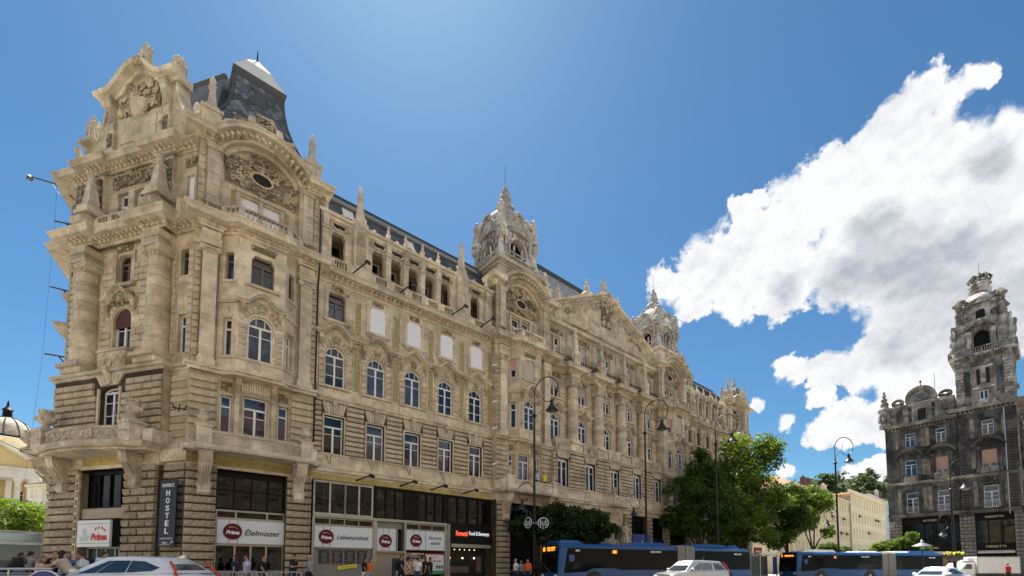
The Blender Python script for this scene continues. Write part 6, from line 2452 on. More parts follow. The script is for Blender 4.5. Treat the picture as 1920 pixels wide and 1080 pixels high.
kerb_line = [(-34, 14.2), (-16, 14.6), (-4, 17.4), (20, 34.5), (46, 57.5)]
pave = [palG(12, -.5), palG(9.5, .0), palG(0, 0), pal(61, -.5)] + kerb_line[::-1] + [(-36, 20)]
ground_sheet('pavement', pave, 0.13, 'paving', thick=1)
m = MB()
m.sweep([(-.14, .002), (.14, .002), (.14, .12), (.12, .14), (-.14, .14)], kerb_line)
tag(m.build('kerb', 'kerb_stone'), kind='structure')
mk_ = MB()
for i in range(14):
 a = Vector((6, 6)) + Vector((3.4, 2.3)) * i
 b = a + Vector((1.6, 1.08))
 n_ = Vector((-.56, .83)) * .07
 mk_.add([(a.x - n_.x, a.y - n_.y, .008), (b.x - n_.x, b.y - n_.y, .008), (b.x + n_.x, b.y + n_.y, .008), (a.x + n_.x, a.y + n_.y, .008)], [(0, 1, 2, 3)])
tag(mk_.build('lane_marking', 'white_paint'), kind='structure')
hm = MB()
N = 40
for j in range(6):
 for i in range(N + 1):
  x = 140 + 320 * i / N
  t = j / 5
  h = 82 * (1 - ((i / N - .45) / .62) ** 2) * (t ** .8) + 6 * mnoise.noise((i * .35, j * .5, 0))
  hm.v.append((x, 300 + 110 * t, max(0, h)))
for j in range(5):
 for i in range(N):
  a = j * (N + 1) + i
  hm.f.append((a, a + 1, a + N + 2, a + N + 1))
tag(hm.build('hill', 'earth', smooth=True), kind='structure')
# ------------------------------------------------------------------ trees
def leaves(lobes, n, size, seed, shell=.55):
 """many small leaf faces through the crown's lobes"""
 r = np.random.default_rng(seed)
 sub = []
 for x, y, z, a, b_, c_ in lobes:
  sub.append((x, y, z, a * .55, b_ * .55, c_ * .5))
  for k in range(11):
   q = r.normal(size=3)
   q /= np.linalg.norm(q)
   f = .62 + .3 * r.random()
   s = .26 + .2 * r.random()
   sub.append((x + q[0] * a * f, y + q[1] * b_ * f, z + q[2] * c_ * f, a * s * 1.1, b_ * s * 1.1, c_ * s * .85))
 lobes = sub
 w = np.array([l[3] * l[4] * l[5] for l in lobes]) ** .75
 which = r.choice(len(lobes), n, p=w / w.sum())
 L = np.array(lobes)[which]
 d = r.normal(size=(n, 3))
 d /= np.linalg.norm(d, axis=1)[:, None]
 rad = (shell + (1 - shell) * r.random(n)) * (1 + .16 * r.normal(size=n).clip(-1.5, 1.8))
 # ragged, clumpy outline
 cl = np.sin(d[:, 0] * 7 + L[:, 0] * 3) * np.sin(d[:, 1] * 6 + L[:, 1] * 5) * np.sin(d[:, 2] * 8 + L[:, 2] * 2)
 rad *= 1 + .22 * cl
 keep = (cl > -.42) | (r.random(n) < .5)
 c = L[:, :3] + d * L[:, 3:6] * rad[:, None]
 c, d = c[keep], d[keep]
 n = len(c)
 nrm = d * .8 + r.normal(size=(n, 3)) * .75 + np.array([0, 0, .5])
 nrm /= np.linalg.norm(nrm, axis=1)[:, None]
 t = np.cross(nrm, r.normal(size=(n, 3)))
 t /= np.linalg.norm(t, axis=1)[:, None]
 b = np.cross(nrm, t)
 s = size * (.55 + .9 * r.random(n))[:, None]
 droop = nrm * s * .25
 V = np.stack([c - t * s, c - b * s * .45 + droop, c + t * s, c + b * s * .45 + droop], 1).reshape(-1, 3)
 F = np.arange(n * 4).reshape(n, 4)
 me = bpy.data.meshes.new('crown')
 me.vertices.add(n * 4)
 me.vertices.foreach_set('co', V.ravel())
 me.loops.add(n * 4)
 me.loops.foreach_set('vertex_index', F.ravel())
 me.polygons.add(n)
 me.polygons.foreach_set('loop_start', np.arange(0, n * 4, 4))
 me.polygons.foreach_set('loop_total', np.full(n, 4))
 me.update(calc_edges=True)
 return me
def tree(label, loc, lobes, n, size, mat, seed, trunk_r=.2, fork=2.2, group=None, name='street_tree'):
 t = thing(name, label, 'tree', loc, 0, group)
 me = leaves(lobes, n, size, seed)
 me.materials.append(MATS[mat])
 link('crown', me, t)
 tr = MB()
 rr = random.Random(seed)
 tr.tube([(0, 0, 0), (.03, 0, .3), (.05, .02, fork * .6), (.02, 0, fork)], [trunk_r * 1.35, trunk_r, trunk_r * .85, trunk_r * .8], 9)
 for l in lobes:
  c = Vector(l[:3])
  st = Vector((0, 0, fork * rr.uniform(.75, 1)))
  md = st.lerp(c, .5) + Vector((rr.uniform(-.3, .3), rr.uniform(-.3, .3), .25))
  tr.tube([st, md, c], [trunk_r * .55, trunk_r * .35, trunk_r * .12], 6)
  for k in range(3):
   e = c + Vector((rr.uniform(-1, 1) * l[3], rr.uniform(-1, 1) * l[4], rr.uniform(-.2, 1) * l[5])) * .75
   tr.tube([md.lerp(c, .5), c.lerp(e, .5), e], [trunk_r * .2, trunk_r * .13, trunk_r * .05], 5)
 tr.build('trunk', 'bark', t, True)
 return t
def gx(px, Y, h=CAM_H):
 return (px - 1000) / 860 * (Y * .99825 + .0592 * (h - CAM_H))
# big tree before the far wing: three crowns that run into each other
tree('large leafy tree with a sunlit crown in front of the far wing of the palace', (gx(1392, 49), 49, .1),
     [(-.6, 0, 11.6, 3.4, 3.2, 3.0), (1.4, .2, 12.3, 3.0, 3.0, 3.2), (-1.8, -.4, 8.2, 3.4, 3.0, 3.0), (2.2, .3, 8.6, 3.0, 3.0, 2.8), (.2, 0, 5.6, 3.6, 3.0, 2.4)], 21000, .19, 'leaves_light', 1, .28, 3.4)
tree('dark spreading tree shading the facade beside the third lamp post', (gx(1312, 47), 47, .1),
     [(-.4, 0, 11.6, 1.7, 1.8, 1.8), (-.9, 0, 8.6, 2.6, 2.4, 2.3), (.6, 0, 6.2, 3.0, 2.6, 2.4), (-2.2, 0, 5.9, 2.0, 2.0, 1.6), (.5, 0, 10.0, 2.2, 2.2, 1.9)], 14000, .18, 'leaves_mid', 2, .25, 2.8)
tree('leafy tree leaning right behind the far end of the first blue bus', (gx(1478, 53), 53, .1),
     [(0, 0, 9.2, 2.2, 2.4, 2.3), (-.4, 0, 6.6, 2.6, 2.4, 2.3), (.8, 0, 7.2, 1.8, 2.0, 1.7), (-.6, 0, 4.5, 2.6, 2.4, 1.5)], 10500, .18, 'leaves_mid', 3, .22, 2.6)
tree('round topped bright tree in front of the cream building', (gx(1526, 58), 58, .05),
     [(-.5, 0, 9.3, 2.4, 2.4, 2.3), (.8, 0, 9.8, 1.7, 1.8, 1.7), (-1.2, 0, 7.4, 2.0, 2.0, 1.7), (1.9, 0, 5.9, .9, .9, .8)], 8500, .19, 'leaves_light', 4, .2, 3.4)
tree('low dark tree with drooping branches above the front half of the first bus', (gx(1052, 34.2), 34.2, .1),
     [(-1.7, 0, 4.8, 1.6, 1.5, 1.25), (.2, .1, 5.2, 1.7, 1.6, 1.3), (1.9, .2, 4.8, 1.7, 1.6, 1.2), (-.4, 0, 3.8, 2.9, 1.7, .95), (3.1, .2, 4.0, 1.2, 1.2, .8), (-3.0, 0, 4.2, 1.0, 1.0, .7)], 15000, .13, 'leaves_dark', 5, .17, 2.6)
tree('bright green tree beside the glass pavilion at the left edge', (gx(28, 33), 33, .05),
     [(-.8, 0, 4.6, 1.9, 1.8, 1.5), (.8, .2, 4.8, 1.7, 1.7, 1.3), (1.6, 0, 3.2, 1.5, 1.5, 1.5), (-.4, 0, 3.0, 2.2, 1.9, 1.3), (1.9, -.2, 1.9, 1.2, 1.2, 1.0)], 12000, .12, 'leaves_light', 6, .15, 1.6)
tree('leafy street tree between the glass pavilion and the palace corner', (gx(92, 38), 38, .05),
     [(-.2, 0, 4.8, 1.4, 1.4, 1.4), (.3, .2, 3.2, 1.6, 1.6, 1.5), (0, 0, 1.9, 1.4, 1.4, 1.0)], 8000, .13, 'leaves_mid', 7, .14, 1.5)
tree('pale bushy little tree at the foot of the dark palace beside its left corner', (gx(1655, 52), 52, .05),
     [(0, 0, 3.1, 1.6, 1.5, 1.2), (1.3, 0, 3.0, 1.4, 1.4, 1.1), (-1.2, 0, 2.6, 1.2, 1.2, .9)], 7000, .13, 'leaves_light', 8, .1, 1.4)
tree('young upright tree before the shop windows of the dark palace', (gx(1708, 51), 51, .05),
     [(0, 0, 4.2, 1.1, 1.1, 1.0), (.3, 0, 2.9, 1.5, 1.4, 1.2)], 5000, .13, 'leaves_light', 9, .1, 1.5)
tree('dark bushy tree above the roof of the second blue bus', (gx(1562, 60), 60, .05),
     [(0, 0, 3.4, 1.9, 1.8, 1.3), (-1.4, 0, 2.8, 1.4, 1.3, 1.0)], 6000, .15, 'leaves_mid', 10, .12, 1.5)
lob = []
rr_ = random.Random(5)
for i in range(230):
 t = rr_.random()
 x = 160 + 250 * rr_.random()
 y = 306 + 95 * t
 h = 82 * (1 - (((x - 140) / 320 - .45) / .62) ** 2) * (t ** .8)
 lob.append((x, y, max(2, h) + 2, rr_.uniform(5, 9), rr_.uniform(5, 9), rr_.uniform(4, 7)))
wm = leaves(lob, 60000, 1.3, 12, .5)
wm.materials.append(MATS['leaves_hill'])
tag(link('hill_woods', wm), kind='stuff')
# ------------------------------------------------------------------ simple facades for the houses further off
def house(label, loc, rotz, L, depth, h, floors, bays, wall, trim, roof, win_w=1.0, roof_h=2.5, roof_kind='hip', band=True, group=None, name='apartment_building', ends=True, awn=(), glaze=True):
 t = thing(name, label, 'building', loc, rotz, group)
 body = MB()
 body.box(0, L, .12, depth - .12, 0, h - .05)
 body.build('wall', wall, t)
 fh = h / floors
 sides = [('front', 0.0, L, bays, 0, 0), ('end', -PI / 2, depth, max(2, int(depth / (L / bays))), -depth, 0)]
 ops_shared = {}
 for sname, rz, LL, nb, shift, yy in sides:
  if sname == 'end' and not ends:
   continue
  K_ = Palace(t, None)
  ops = []
  for f in range(floors):
   for b in range(nb):
    c = shift + LL * (b + .5) / nb
    hh = fh * (.58 if f else .66)
    ops.append(op(c, win_w, f * fh + fh * .22, f * fh + fh * .22 + hh))
  w_ = K_.wall('facade_wall', shift, shift + LL, 0, h, 0, ops, wall, rz, depth=.3)
  trm = MB()
  for f in range(1, floors):
   trm.sweep([(0, f * fh - .12), (.1, f * fh - .1), (.14, f * fh), (0, f * fh + .04)], [(shift, 0), (shift + LL, 0)])
  for o in ops:
   trm.box(o['u0'] - .14, o['u0'], -.06, 0, o['v0'] - .05, o['v1'] + .1)
   trm.box(o['u1'], o['u1'] + .14, -.06, 0, o['v0'] - .05, o['v1'] + .1)
   trm.box(o['u0'] - .22, o['u1'] + .22, -.14, 0, o['v1'] + .1, o['v1'] + .26)
   trm.box(o['u0'] - .2, o['u1'] + .2, -.12, 0, o['v0'] - .2, o['v0'] - .05)
  trm.sweep([(0, h - .6), (.12, h - .58), (.2, h - .3), (.5, h - .25), (.55, h - .02), (0, h + .04)], [(shift - .0, 0), (shift + LL, 0)])
  for i in range(int(LL / .6)):
   x = shift + .3 + i * .6
   trm.box(x - .1, x + .1, -.42, -.1, h - .48, h - .28)
  trm.build('moulding', trim, t, rotz=rz)
  for i, o in enumerate(ops):
   if i < 90 and glaze:
    K_.window(o, 0, .2, 'casement', rz, frame='brown_frame' if i % 3 else 'white_paint')
 for k, (b, f) in enumerate(awn):
  a = MB()
  x = L * (b + .5) / bays
  z = f * fh + fh * .22
  a.add([(x - .7, -.02, z + fh * .56), (x + .7, -.02, z + fh * .56), (x + .7, -.7, z + fh * .36), (x - .7, -.7, z + fh * .36)], [(0, 1, 2, 3)])
  a.add([(x - .7, -.02, z + fh * .56), (x - .7, -.7, z + fh * .36), (x - .7, -.02, z + fh * .36)], [(0, 1, 2)])
  a.build('awning', 'roof_brown', t)
 r = MB()
 if roof_kind == 'hip':
  i = min(depth / 2, 5)
  r.add([(-.3, -.5, h + .05), (L + .3, -.5, h + .05), (L + .3, depth + .3, h + .05), (-.3, depth + .3, h + .05), (i, i, h + roof_h), (L - i * .3, i, h + roof_h), (L - i * .3, depth - i, h + roof_h), (i, depth - i, h + roof_h)],
              [(0, 1, 5, 4), (1, 2, 6, 5), (2, 3, 7, 6), (3, 0, 4, 7), (4, 5, 6, 7)])
 else:
  r.box(-.0, L, .3, .7, h, h + roof_h)
  r.box(0, L, .7, depth, h, h + .3)
 ro = r.build('roof', roof, t)
 rr = random.Random(int(L * 7))
 for k in range(int(L / 11)):
  c = MB()
  x = rr.uniform(2, L - 2)
  c.box(x, x + 1.6, 3.0, 4.0, h + .2, h + roof_h + 1.2)
  c.box(x - .1, x + 1.7, 2.9, 4.1, h + roof_h + 1.0, h + roof_h + 1.15)
  for q in range(3):
   c.lathe([(.14, h + roof_h + 1.2), (.14, h + roof_h + 1.6)], x + .3 + .5 * q, 3.5, 6)
  c.build('chimney', 'white_render' if k % 2 else 'roof_brown', ro)
 return t
cream_at = (gx(1489, 100), 100, 0)
house('long cream office building with a red tiled roof beyond the buses', cream_at, PAL_ROT, 43, 14, 20.0, 5, 18, 'cream_render', 'cream_trim', 'roof_red', 1.05, 3.0, awn=((11, 3), (14, 2), (15, 3), (16, 2), (17, 1), (9, 2)))
q = Vector(cream_at[:2]) + D_ * 43.1 + E_ * -.5
house('taller cream stone building with a parapet joined to the long cream one', (q.x, q.y, 0), PAL_ROT, 40, 14, 22.4, 5, 13, 'cream_trim', 'cream_render', 'cream_trim', 1.2, 1.3, 'flat', ends=True, awn=((2, 3), (8, 3), (9, 3), (5, 2)))
q2 = q + D_ * 48 + E_ * 2
house('pale blue rendered house at the far end of the street', (q2.x, q2.y, 0), PAL_ROT, 26, 14, 25.0, 6, 7, 'blue_render', 'white_render', 'roof_brown', 1.2, 4)
house('white house with a brown hipped roof below the wooded hill', (gx(1622, 210), 210, 0), .3, 34, 16, 25, 6, 9, 'white_render', 'cream_trim', 'roof_brown', 1.3, 6)
house('pale stone house with small square windows behind the trees at the left', (gx(43, 70), 70, 0), math.radians(-14), 15, 12, 14.0, 4, 6, 'white_render', 'cream_trim', 'lead_grey', 1.0, 2.2)
# houses on the other sides of the square, behind the camera; the windows of the palace look out on them
house('pale rendered house row across the square facing the long palace facade', (64.8, 17.2, 0), PAL_ROT + PI, 110, 14, 23, 5, 30, 'limestone', 'limestone_plain', 'roof_brown', 1.2, 4, glaze=False)
house('cream house on the near side of the square facing the short palace facade', (-20, -36, 0), PI, 50, 14, 22, 5, 14, 'cream_render', 'cream_trim', 'roof_red', 1.2, 4, glaze=False)
# domed church at the far left
def church():
 X, Y = gx(-6, 112), 112
 t = thing('domed_church', 'ochre church with a pale ribbed dome and pedimented portico at the left edge', 'church', (X, Y, 0), math.radians(44))
 b = MB()
 b.box(-9, 9, -9, 9, 0, 26.6)
 b.box(-9.6, 9.6, -9.6, 9.6, 26.6, 27.6)
 b.build('wall', 'ochre_render', t)
 tr = MB()
 for x in (-8.6, -5.2, -1.8, 1.8, 5.2, 8.6):
  tr.box(x - .5, x + .5, -9.5, -9.001, 1, 26.5)
  tr.box(9.001, 9.5, x - .5, x + .5, 1, 26.5)
 tr.box(-9.7, 9.7, -9.7, 9.7, 25.8, 26.59)
 tr.build('pilaster', 'white_render', t)
 K_ = Palace(t, None)
 for x in (-3.5, 3.5, 7):
  for rz in (0, PI / 2):
   K_.window(op(x, 1.6, 9, 14), 9.02, .0, 'cross', rz)
   K_.window(op(x, 1.4, 16, 19.5), 9.02, .0, 'cross', rz)
 p = MB()
 p.box(-7, 7, -15, -9.5, 0, .9)
 p.box(-7.2, 7.2, -15.2, -9.72, 21.8, 23.6)
 p.box(-7.5, 7.5, -15.6, -9.71, 23.6, 24.2)
 p.arc_sweep([(0, 0), (0, .7), (.4, .7), (.4, -.3), (0, -.3)], [(-7.9, 24.1), (0, 29.5)], -15)
 p.arc_sweep([(0, 0), (0, .7), (.4, .7), (.4, -.3), (0, -.3)], [(0, 29.5), (7.9, 24.1)], -15)
 p.build('portico', 'white_render', t)
 p = MB()
 p.prism([(-7.6, 24.21), (7.6, 24.21), (0, 29.4)], -15.0, -9.0)
 p.build('pediment', 'ochre_render', t)
 for x in (-6, -3.6, 3.6, 6):
  c = MB()
  c.lathe([(.75, .9), (.62, 1.4), (.6, 8), (.5, 20.6), (.7, 21), (.8, 21.8)], x, -14.4, 14)
  c.build('column', 'white_render', t, 40)
 dr = MB()
 dr.lathe([(6.0, 27), (6.0, 28), (5.3, 28.2), (5.3, 31.8), (5.9, 32.2), (6.1, 32.8), (5.3, 33.1)], 0, 0, 28)
 dr.build('drum', 'white_render', t, 40)
 od = MB()
 for k in range(10):
  a = k * PI / 5 - .3
  od.ball((5.25 * math.cos(a), 5.25 * math.sin(a), 30.2), (.5, .5, .7), 8, 6)
 od.build('drum_window', 'shop_black', t, True)
 dm = MB()
 dm.lathe([(5.2 * math.cos(u), 33.1 + 5.6 * math.sin(u)) for u in [k * PI / 2 / 10 for k in range(10)]] + [(.7, 38.7)], 0, 0, 28)
 dm.build('dome', 'limestone_pale', t, 60)
 rb = MB()
 for k in range(12):
  a = k * PI / 6
  rb.tube([(5.25 * math.cos(u) * math.cos(a), 5.25 * math.cos(u) * math.sin(a), 33.1 + 5.65 * math.sin(u)) for u in [j * PI / 2 / 8 for j in range(8)]], .14, 4)
 rb.build('dome_rib', 'lead_grey', t)
 rl = MB()
 rl.lathe([(5.7, 32.8), (5.7, 33.4), (5.6, 33.4), (5.6, 32.8)], 0, 0, 28)
 rl.build('dome_gallery', 'black_iron', t)
 ln = MB()
 ln.lathe([(1.1, 38.4), (.9, 38.8), (.8, 40.2), (1.1, 40.5), (.5, 41.2), (.2, 41.7), (.25, 42.0), (.05, 43.0)], 0, 0, 10)
 ln.build('lantern', 'shop_black', t, 40)
church()
# ------------------------------------------------------------------ the soot-black palace across the street
KR = math.atan2(-.7542, .6566)
kroot = thing('black_palace', 'soot blackened palace with a bleached belfry tower and dark shopfronts at the right edge', 'building', (50.858, 66.0, 0), KR)
Q = Palace(kroot, None)
BK, BL, SP, BW = 'black_stone', 'black_stone_light', 'sooty_panel', 'bleached_stone'
def kc(name, prof, path, mat=BK, closed=False, rotz=0.0):
 mb = MB()
 mb.sweep(prof, path, closed)
 return Q.part(name, mb, mat, rotz)
def k_window_bay(c, w, rz=0.0, wd=1.3, blinds=(None, None, None), wide=1.0):
 """three storeys of window dressing around centre line c"""
 for z0, z1 in ((8.9, 11.9),):
  mb = MB()
  for s in (-1, 1):
   q = sorted((c + s * wd * .5, c + s * (wd * .5 + .28)))
   mb.box(q[0], q[1], -w - .14, -w, z0, z1)
  mb.box(c - wd * .5 - .3, c + wd * .5 + .3, -w - .2, -w, z1, z1 + .3)
  Q.part('window_surround', mb, BK, rz)
  Q.relief(c - .6, c + .6, 12.1, 12.9, w, BL, seed=int(c * 3), rotz=rz, scale=.35)
  r = MB()
  r.box(c - wd * .55, c + wd * .55, -w - .42, -w - .38, 9.75, 9.82)
  r.box(c - wd * .55, c + wd * .55, -w - .42, -w - .38, 8.95, 9.0)
  for i in range(9):
   x = c - wd * .5 + wd * i / 8
   r.tube([(x, -w - .4, 8.95), (x + .06, -w - .42, 9.3), (x, -w - .4, 9.75)], .025, 4)
   r.tube([(x + .03 + .07 * math.cos(a), -w - .4, 9.5 + .1 * math.sin(a)) for a in (0, 1.2, 2.4, 3.6, 4.8, 6.0)], .02, 4)
  Q.part('balcony_railing', r, 'galvanised', rz)
 # second floor: columns carrying a round hood
 mb = MB()
 for s in (-1, 1):
  x = c + s * (wd * .5 + .3)
  mb.lathe([(.16, 13.9), (.13, 14.1), (.11, 16.2), (.17, 16.4), (.2, 16.5)], x, -w - .3, 8)
  mb.box(x - .22, x + .22, -w - .5, -w, 13.45, 13.9)
  mb.box(x - .24, x + .24, -w - .52, -w, 16.5, 16.75)
 Q.part('window_column', mb, BK, rz, smooth=40)
 ap = Q.arch_points(c, 16.75, wd * .5 + .62, .95, 16)
 mb = MB()
 mb.arc_sweep([(0, 0), (0, .4), (.12, .5), (.2, .7), (.3, .72), (.32, 0)], ap, -w)
 Q.part('window_hood', mb, BK, rz, smooth=35)
 Q.relief(c - .7, c + .7, 16.75, 17.4, w, BK, seed=int(c * 5), rotz=rz, scale=.35, dens=2)
 mb = MB()
 mb.box(c - wd * .62, c + wd * .62, -w - .55, -w, 13.35, 13.5)
 mb.box(c - wd * .6, c + wd * .6, -w - .5, -w - .36, 13.5, 14.1)
 Q.part('parapet_panel', mb, BL, rz)
 Q.relief(c - wd * .5, c + wd * .5, 13.6, 14.0, w + .5, BW, seed=4, rotz=rz, scale=.22, dens=1.2)
 mb = MB()
 for s in (-1, 1):
  q = sorted((c + s * wd * .42, c + s * (wd * .42 + .3)))
  mb.box(q[0], q[1], -w - .16, -w, 18.0, 20.6)
  mb.ball((c + s * (wd * .42 + .15), -w - .2, 18.6), (.14, .14, .3), 6, 5)
 mb.box(c - .95, c + .95, -w - .22, -w, 18.0, 18.2)
 mb.box(c - .95, c + .95, -w - .25, -w, 20.35, 20.6)
 Q.part('window_surround', mb, BK, rz)
 for s in (-1, 1):
  for z0, z1 in ((9.2, 12.4), (14.1, 16.2), (18.1, 20.6)):
   q = sorted((c + s * (wd * .5 + .55), c + s * (wd * .5 + .95)))
   p = MB()
   p.box(q[0], q[1], -w - .03, -w, z0, z1)
   Q.part('tile_panel', p, SP, rz)
def k_front(u0, u1, w, cs, wd, rz=0.0, blinds=None, shop=True, top=21.4):
 ops = []
 for c in cs:
  ops += [op(c, wd, 8.9, 11.75), op(c, wd, 14.1, 16.35), op(c, wd * .8, 18.25, 20.2)]
 Q.wall('wall', u0, u1, 8.3, top, w, ops, BK, rz)
 bl = blinds or [None] * len(ops)
 for o, b in zip(ops, bl):
  Q.window(o, w, .22, 'casement', rz, blind=b, blind_h=.5 if b != 'pink_blind' else .8)
 for c in cs:
  k_window_bay(c, w, rz, wd)
 kc('shop_cornice', at_v(CORN_MED, 8.75, 1.2), [(u0, -w), (u1, -w)], BK, rotz=rz)
 kc('string_course', at_v(STRING, 13.3, 1.5), [(u0, -w), (u1, -w)], BL, rotz=rz)
 kc('sill_band', at_v(BAND, 18.0, 1.5), [(u0, -w), (u1, -w)], BK, rotz=rz)
def k_shop(u0, u1, w, word, rz=0.0, top=8.2, lit=False):
 mb = MB()
 y = -w
 mb.box(u0, u1, y + .3, y + .5, 0, top)
 Q.part('shop_backing', mb, 'interior_dark', rz)
 fr = MB()
 n = max(2, round((u1 - u0) / 1.2))
 for z in (0.0, 2.75, 3.55, 4.3, 7.3, 8.1):
  fr.box(u0, u1, y - .05, y + .2, z, z + .14)
 for i in range(n + 1):
  x = u0 + (u1 - u0) * i / n
  fr.box(x - .07, x + .07, y - .08, y + .21, 0, top)
 f = Q.part('shop_frame', fr, 'shop_black', rz)
 for i in range(n):
  a, b = u0 + (u1 - u0) * i / n + .075, u0 + (u1 - u0) * (i + 1) / n - .075
  for z0, z1, m in ((4.44, 7.3, 'shop_glass'), (.14, 2.75, 'shop_glass' if not lit else 'interior_warm')):
   p = MB()
   p.box(a, b, y + .08, y + .11, z0, z1)
   p.build('pane', m, f, rotz=0)
 bd = MB()
 bd.box(u0 + .1, u1 - .1, y - .12, y - .05, 3.68, 4.3)
 b_ = Q.part('shop_board', bd, 'shop_black', rz)
 lettering(word, 'text_gold', b_, ((u0 + u1) / 2, y - .125, 3.98), 0, size=.4, width=min(2.0, len(word) * .22), height=.28)
 bd = MB()
 bd.box(u0 + .15, u1 - .15, y - .12, y - .05, 7.45, 8.05)
 b_ = Q.part('shop_board', bd, 'shop_black', rz)
 lettering(word, 'text_gold', b_, ((u0 + u1) / 2, y - .125, 7.75), 0, size=.4, width=min(1.6, len(word) * .2), height=.24)
 aw = MB()
 aw.add([(u0 + .1, y - .06, 3.5), (u1 - .1, y - .06, 3.5), (u1 - .1, y - .5, 3.3), (u0 + .1, y - .5, 3.3)], [(0, 1, 2, 3)])
 k = int((u1 - u0) / .16)
 for i in range(k):
  x = u0 + .1 + (u1 - u0 - .2) * i / k
  aw.add([(x, y - .5, 3.3), (x + .15, y - .5, 3.3), (x + .15, y - .5, 3.16), (x + .075, y - .5, 3.1), (x, y - .5, 3.16)], [(0, 1, 2, 3, 4)])
 Q.part('shop_awning', aw, 'white_render', rz)
# facade left of the tower, then the tower bay, then the flank facing right
k_front(.45, 8.2, 0, (3.2, 6.5), 1.3, blinds=[None, None, None, None, 'pink_blind', None])
for o_c, m in ((3.2, 'tan_blind'),):
 pass
k_front(8.2, 13.62, .3, (11.05,), 1.4, blinds=[None, 'pink_blind', None], top=22.0)
for a, b, w in ((.45, 1.9, .0), (7.95, 9.4, .3), (12.9, 13.6, .3)):
 mb = MB()
 mb.box(a, b, -w - .1, .5, 0, 8.3)
 Q.part('pier', mb, BK)
 Q.courses(a, b, .5, 7.9, w + .1, .46, BL, t=.09, length=.8)
k_shop(1.9, 7.95, -.1, 'BUTLERS', lit=True)
k_shop(9.4, 12.9, .1, 'MISSETTI', lit=True)
for a, b, w in ((.45, 1.15, 0), (7.5, 8.15, 0), (8.25, 8.95, .3), (12.6, 13.45, .3)):
 Q.courses(a, b, 8.9, 13.0, w, .36, BK, t=.1, length=.8)
 Q.courses(a, b, 13.5, 21.0 if w == 0 else 21.4, w, .36, BK, t=.1, length=.8)
kc('main_cornice', at_v(CORN_BIG, 21.5, 1.1), [(.45, 0), (8.2, 0)], BL)
kc('main_cornice', at_v(CORN_BIG, 22.1, 1.1), [(8.2, .5), (8.2, -.3), (13.6, -.3), (13.6, 6.0), (13.6, 30)], BL)
Q.modillions([(.45, 0), (8.2, 0)], 21.1, .4, (.18, .6, .22), BK)
Q.modillions([(8.2, -.3), (13.6, -.3)], 21.7, .4, (.18, .6, .22), BK)
rt = MB()
rt.add([(.45, 0, 0), (.45, 30, 0), (.45, 30, 21.5), (.45, 0, 21.5)], [(0, 3, 2, 1)])
rt.add([(8.2, -.3, 8), (8.2, .2, 8), (8.2, .2, 22), (8.2, -.3, 22)], [(0, 1, 2, 3)])
Q.part('side_return', rt, BK)
core = MB()
core.box(.8, 13.1, .9, 30, 0, 21.4)
Q.part('rear_wall', core, BK)
# flank to the right
k_cs = (3.2, 7.4, 11.6, 15.8)
Q_ops = []
k_front(.0, 30, 13.6, k_cs, 1.3, rz=PI / 2, top=22.0)
mb = MB()
mb.box(0, 30, -13.55, -13.2, 0, 8.3)
Q.part('pier', mb, BL, PI / 2)
Q.courses(.0, 1.6, .5, 7.9, 13.56, .46, BL, rotz=PI / 2, t=.09)
Q.courses(.0, 1.2, 8.9, 21.2, 13.6, .36, BL, rotz=PI / 2, t=.1)
# attic over the left part
mb = MB()
mb.box(.9, 8.15, -.05, .6, 21.55, 24.1)
Q.part('attic_wall', mb, BL)
kc('attic_cornice', at_v(CORN_MED, 24.3), [(.9, -.05), (8.15, -.05)], BW)
for x in (1.6, 2.9, 6.4, 7.7):
 mb = MB()
 mb.box(x - .3, x + .3, -.25, -.05, 21.6, 23.9)
 Q.part('attic_pilaster', mb, BL)
for a, b in ((1.9, 2.6), (6.7, 7.4), (3.2, 3.8), (5.6, 6.2)):
 Q.relief(a, b, 21.9, 23.6, .06, BK, seed=int(a * 9), scale=.4, dens=1.4)
Q.wall('gable_wall', 3.6, 5.75, 21.55, 24.4, .35, [op(4.67, .9, 21.7, 23.4)], BL)
od = MB()
od.box(4.22, 5.12, -.05, .0, 21.7, 23.4)
Q.part('attic_opening', od, 'interior_dark')
ap = Q.arch_points(4.67, 24.4, 1.35, 1.75, 20)
mb = MB()
mb.prism([(p[0], p[1]) for p in ap][::-1] if False else [(6.02, 24.4)] + [(p[0], p[1]) for p in ap][::-1][1:-1] + [(3.32, 24.4)], -.3, .3)
Q.part('round_gable', mb, BL)
mb = MB()
mb.arc_sweep([(0, 0), (0, .2), (.12, .35), (.3, .4), (.32, -.6), (0, -.6)], ap, -.3)
Q.part('arched_cornice', mb, BL, smooth=35)
mb = MB()
mb.tube([(4.67 + .62 * math.cos(t), -.36, 25.15 + .5 * math.sin(t)) for t in [2 * PI * k / 18 for k in range(19)]], .12, 6)
Q.part('oval_window', mb, BL, smooth=True)
mb = MB()
mb.add([(4.67 + .6 * math.cos(t), -.33, 25.15 + .48 * math.sin(t)) for t in [2 * PI * k / 18 for k in range(18)]], [tuple(range(18))])
Q.part('oval_pane', mb, 'pale_glass')
Q.relief(3.7, 5.6, 24.5, 25.9, .32, BL, seed=77, scale=.4, dens=1.2, inside=lambda x, z: ((x - 4.67) / .75) ** 2 + ((z - 25.15) / .62) ** 2 > 1 and z < 24.6 + 1.5 * (1 - abs(x - 4.67) / 1.3))
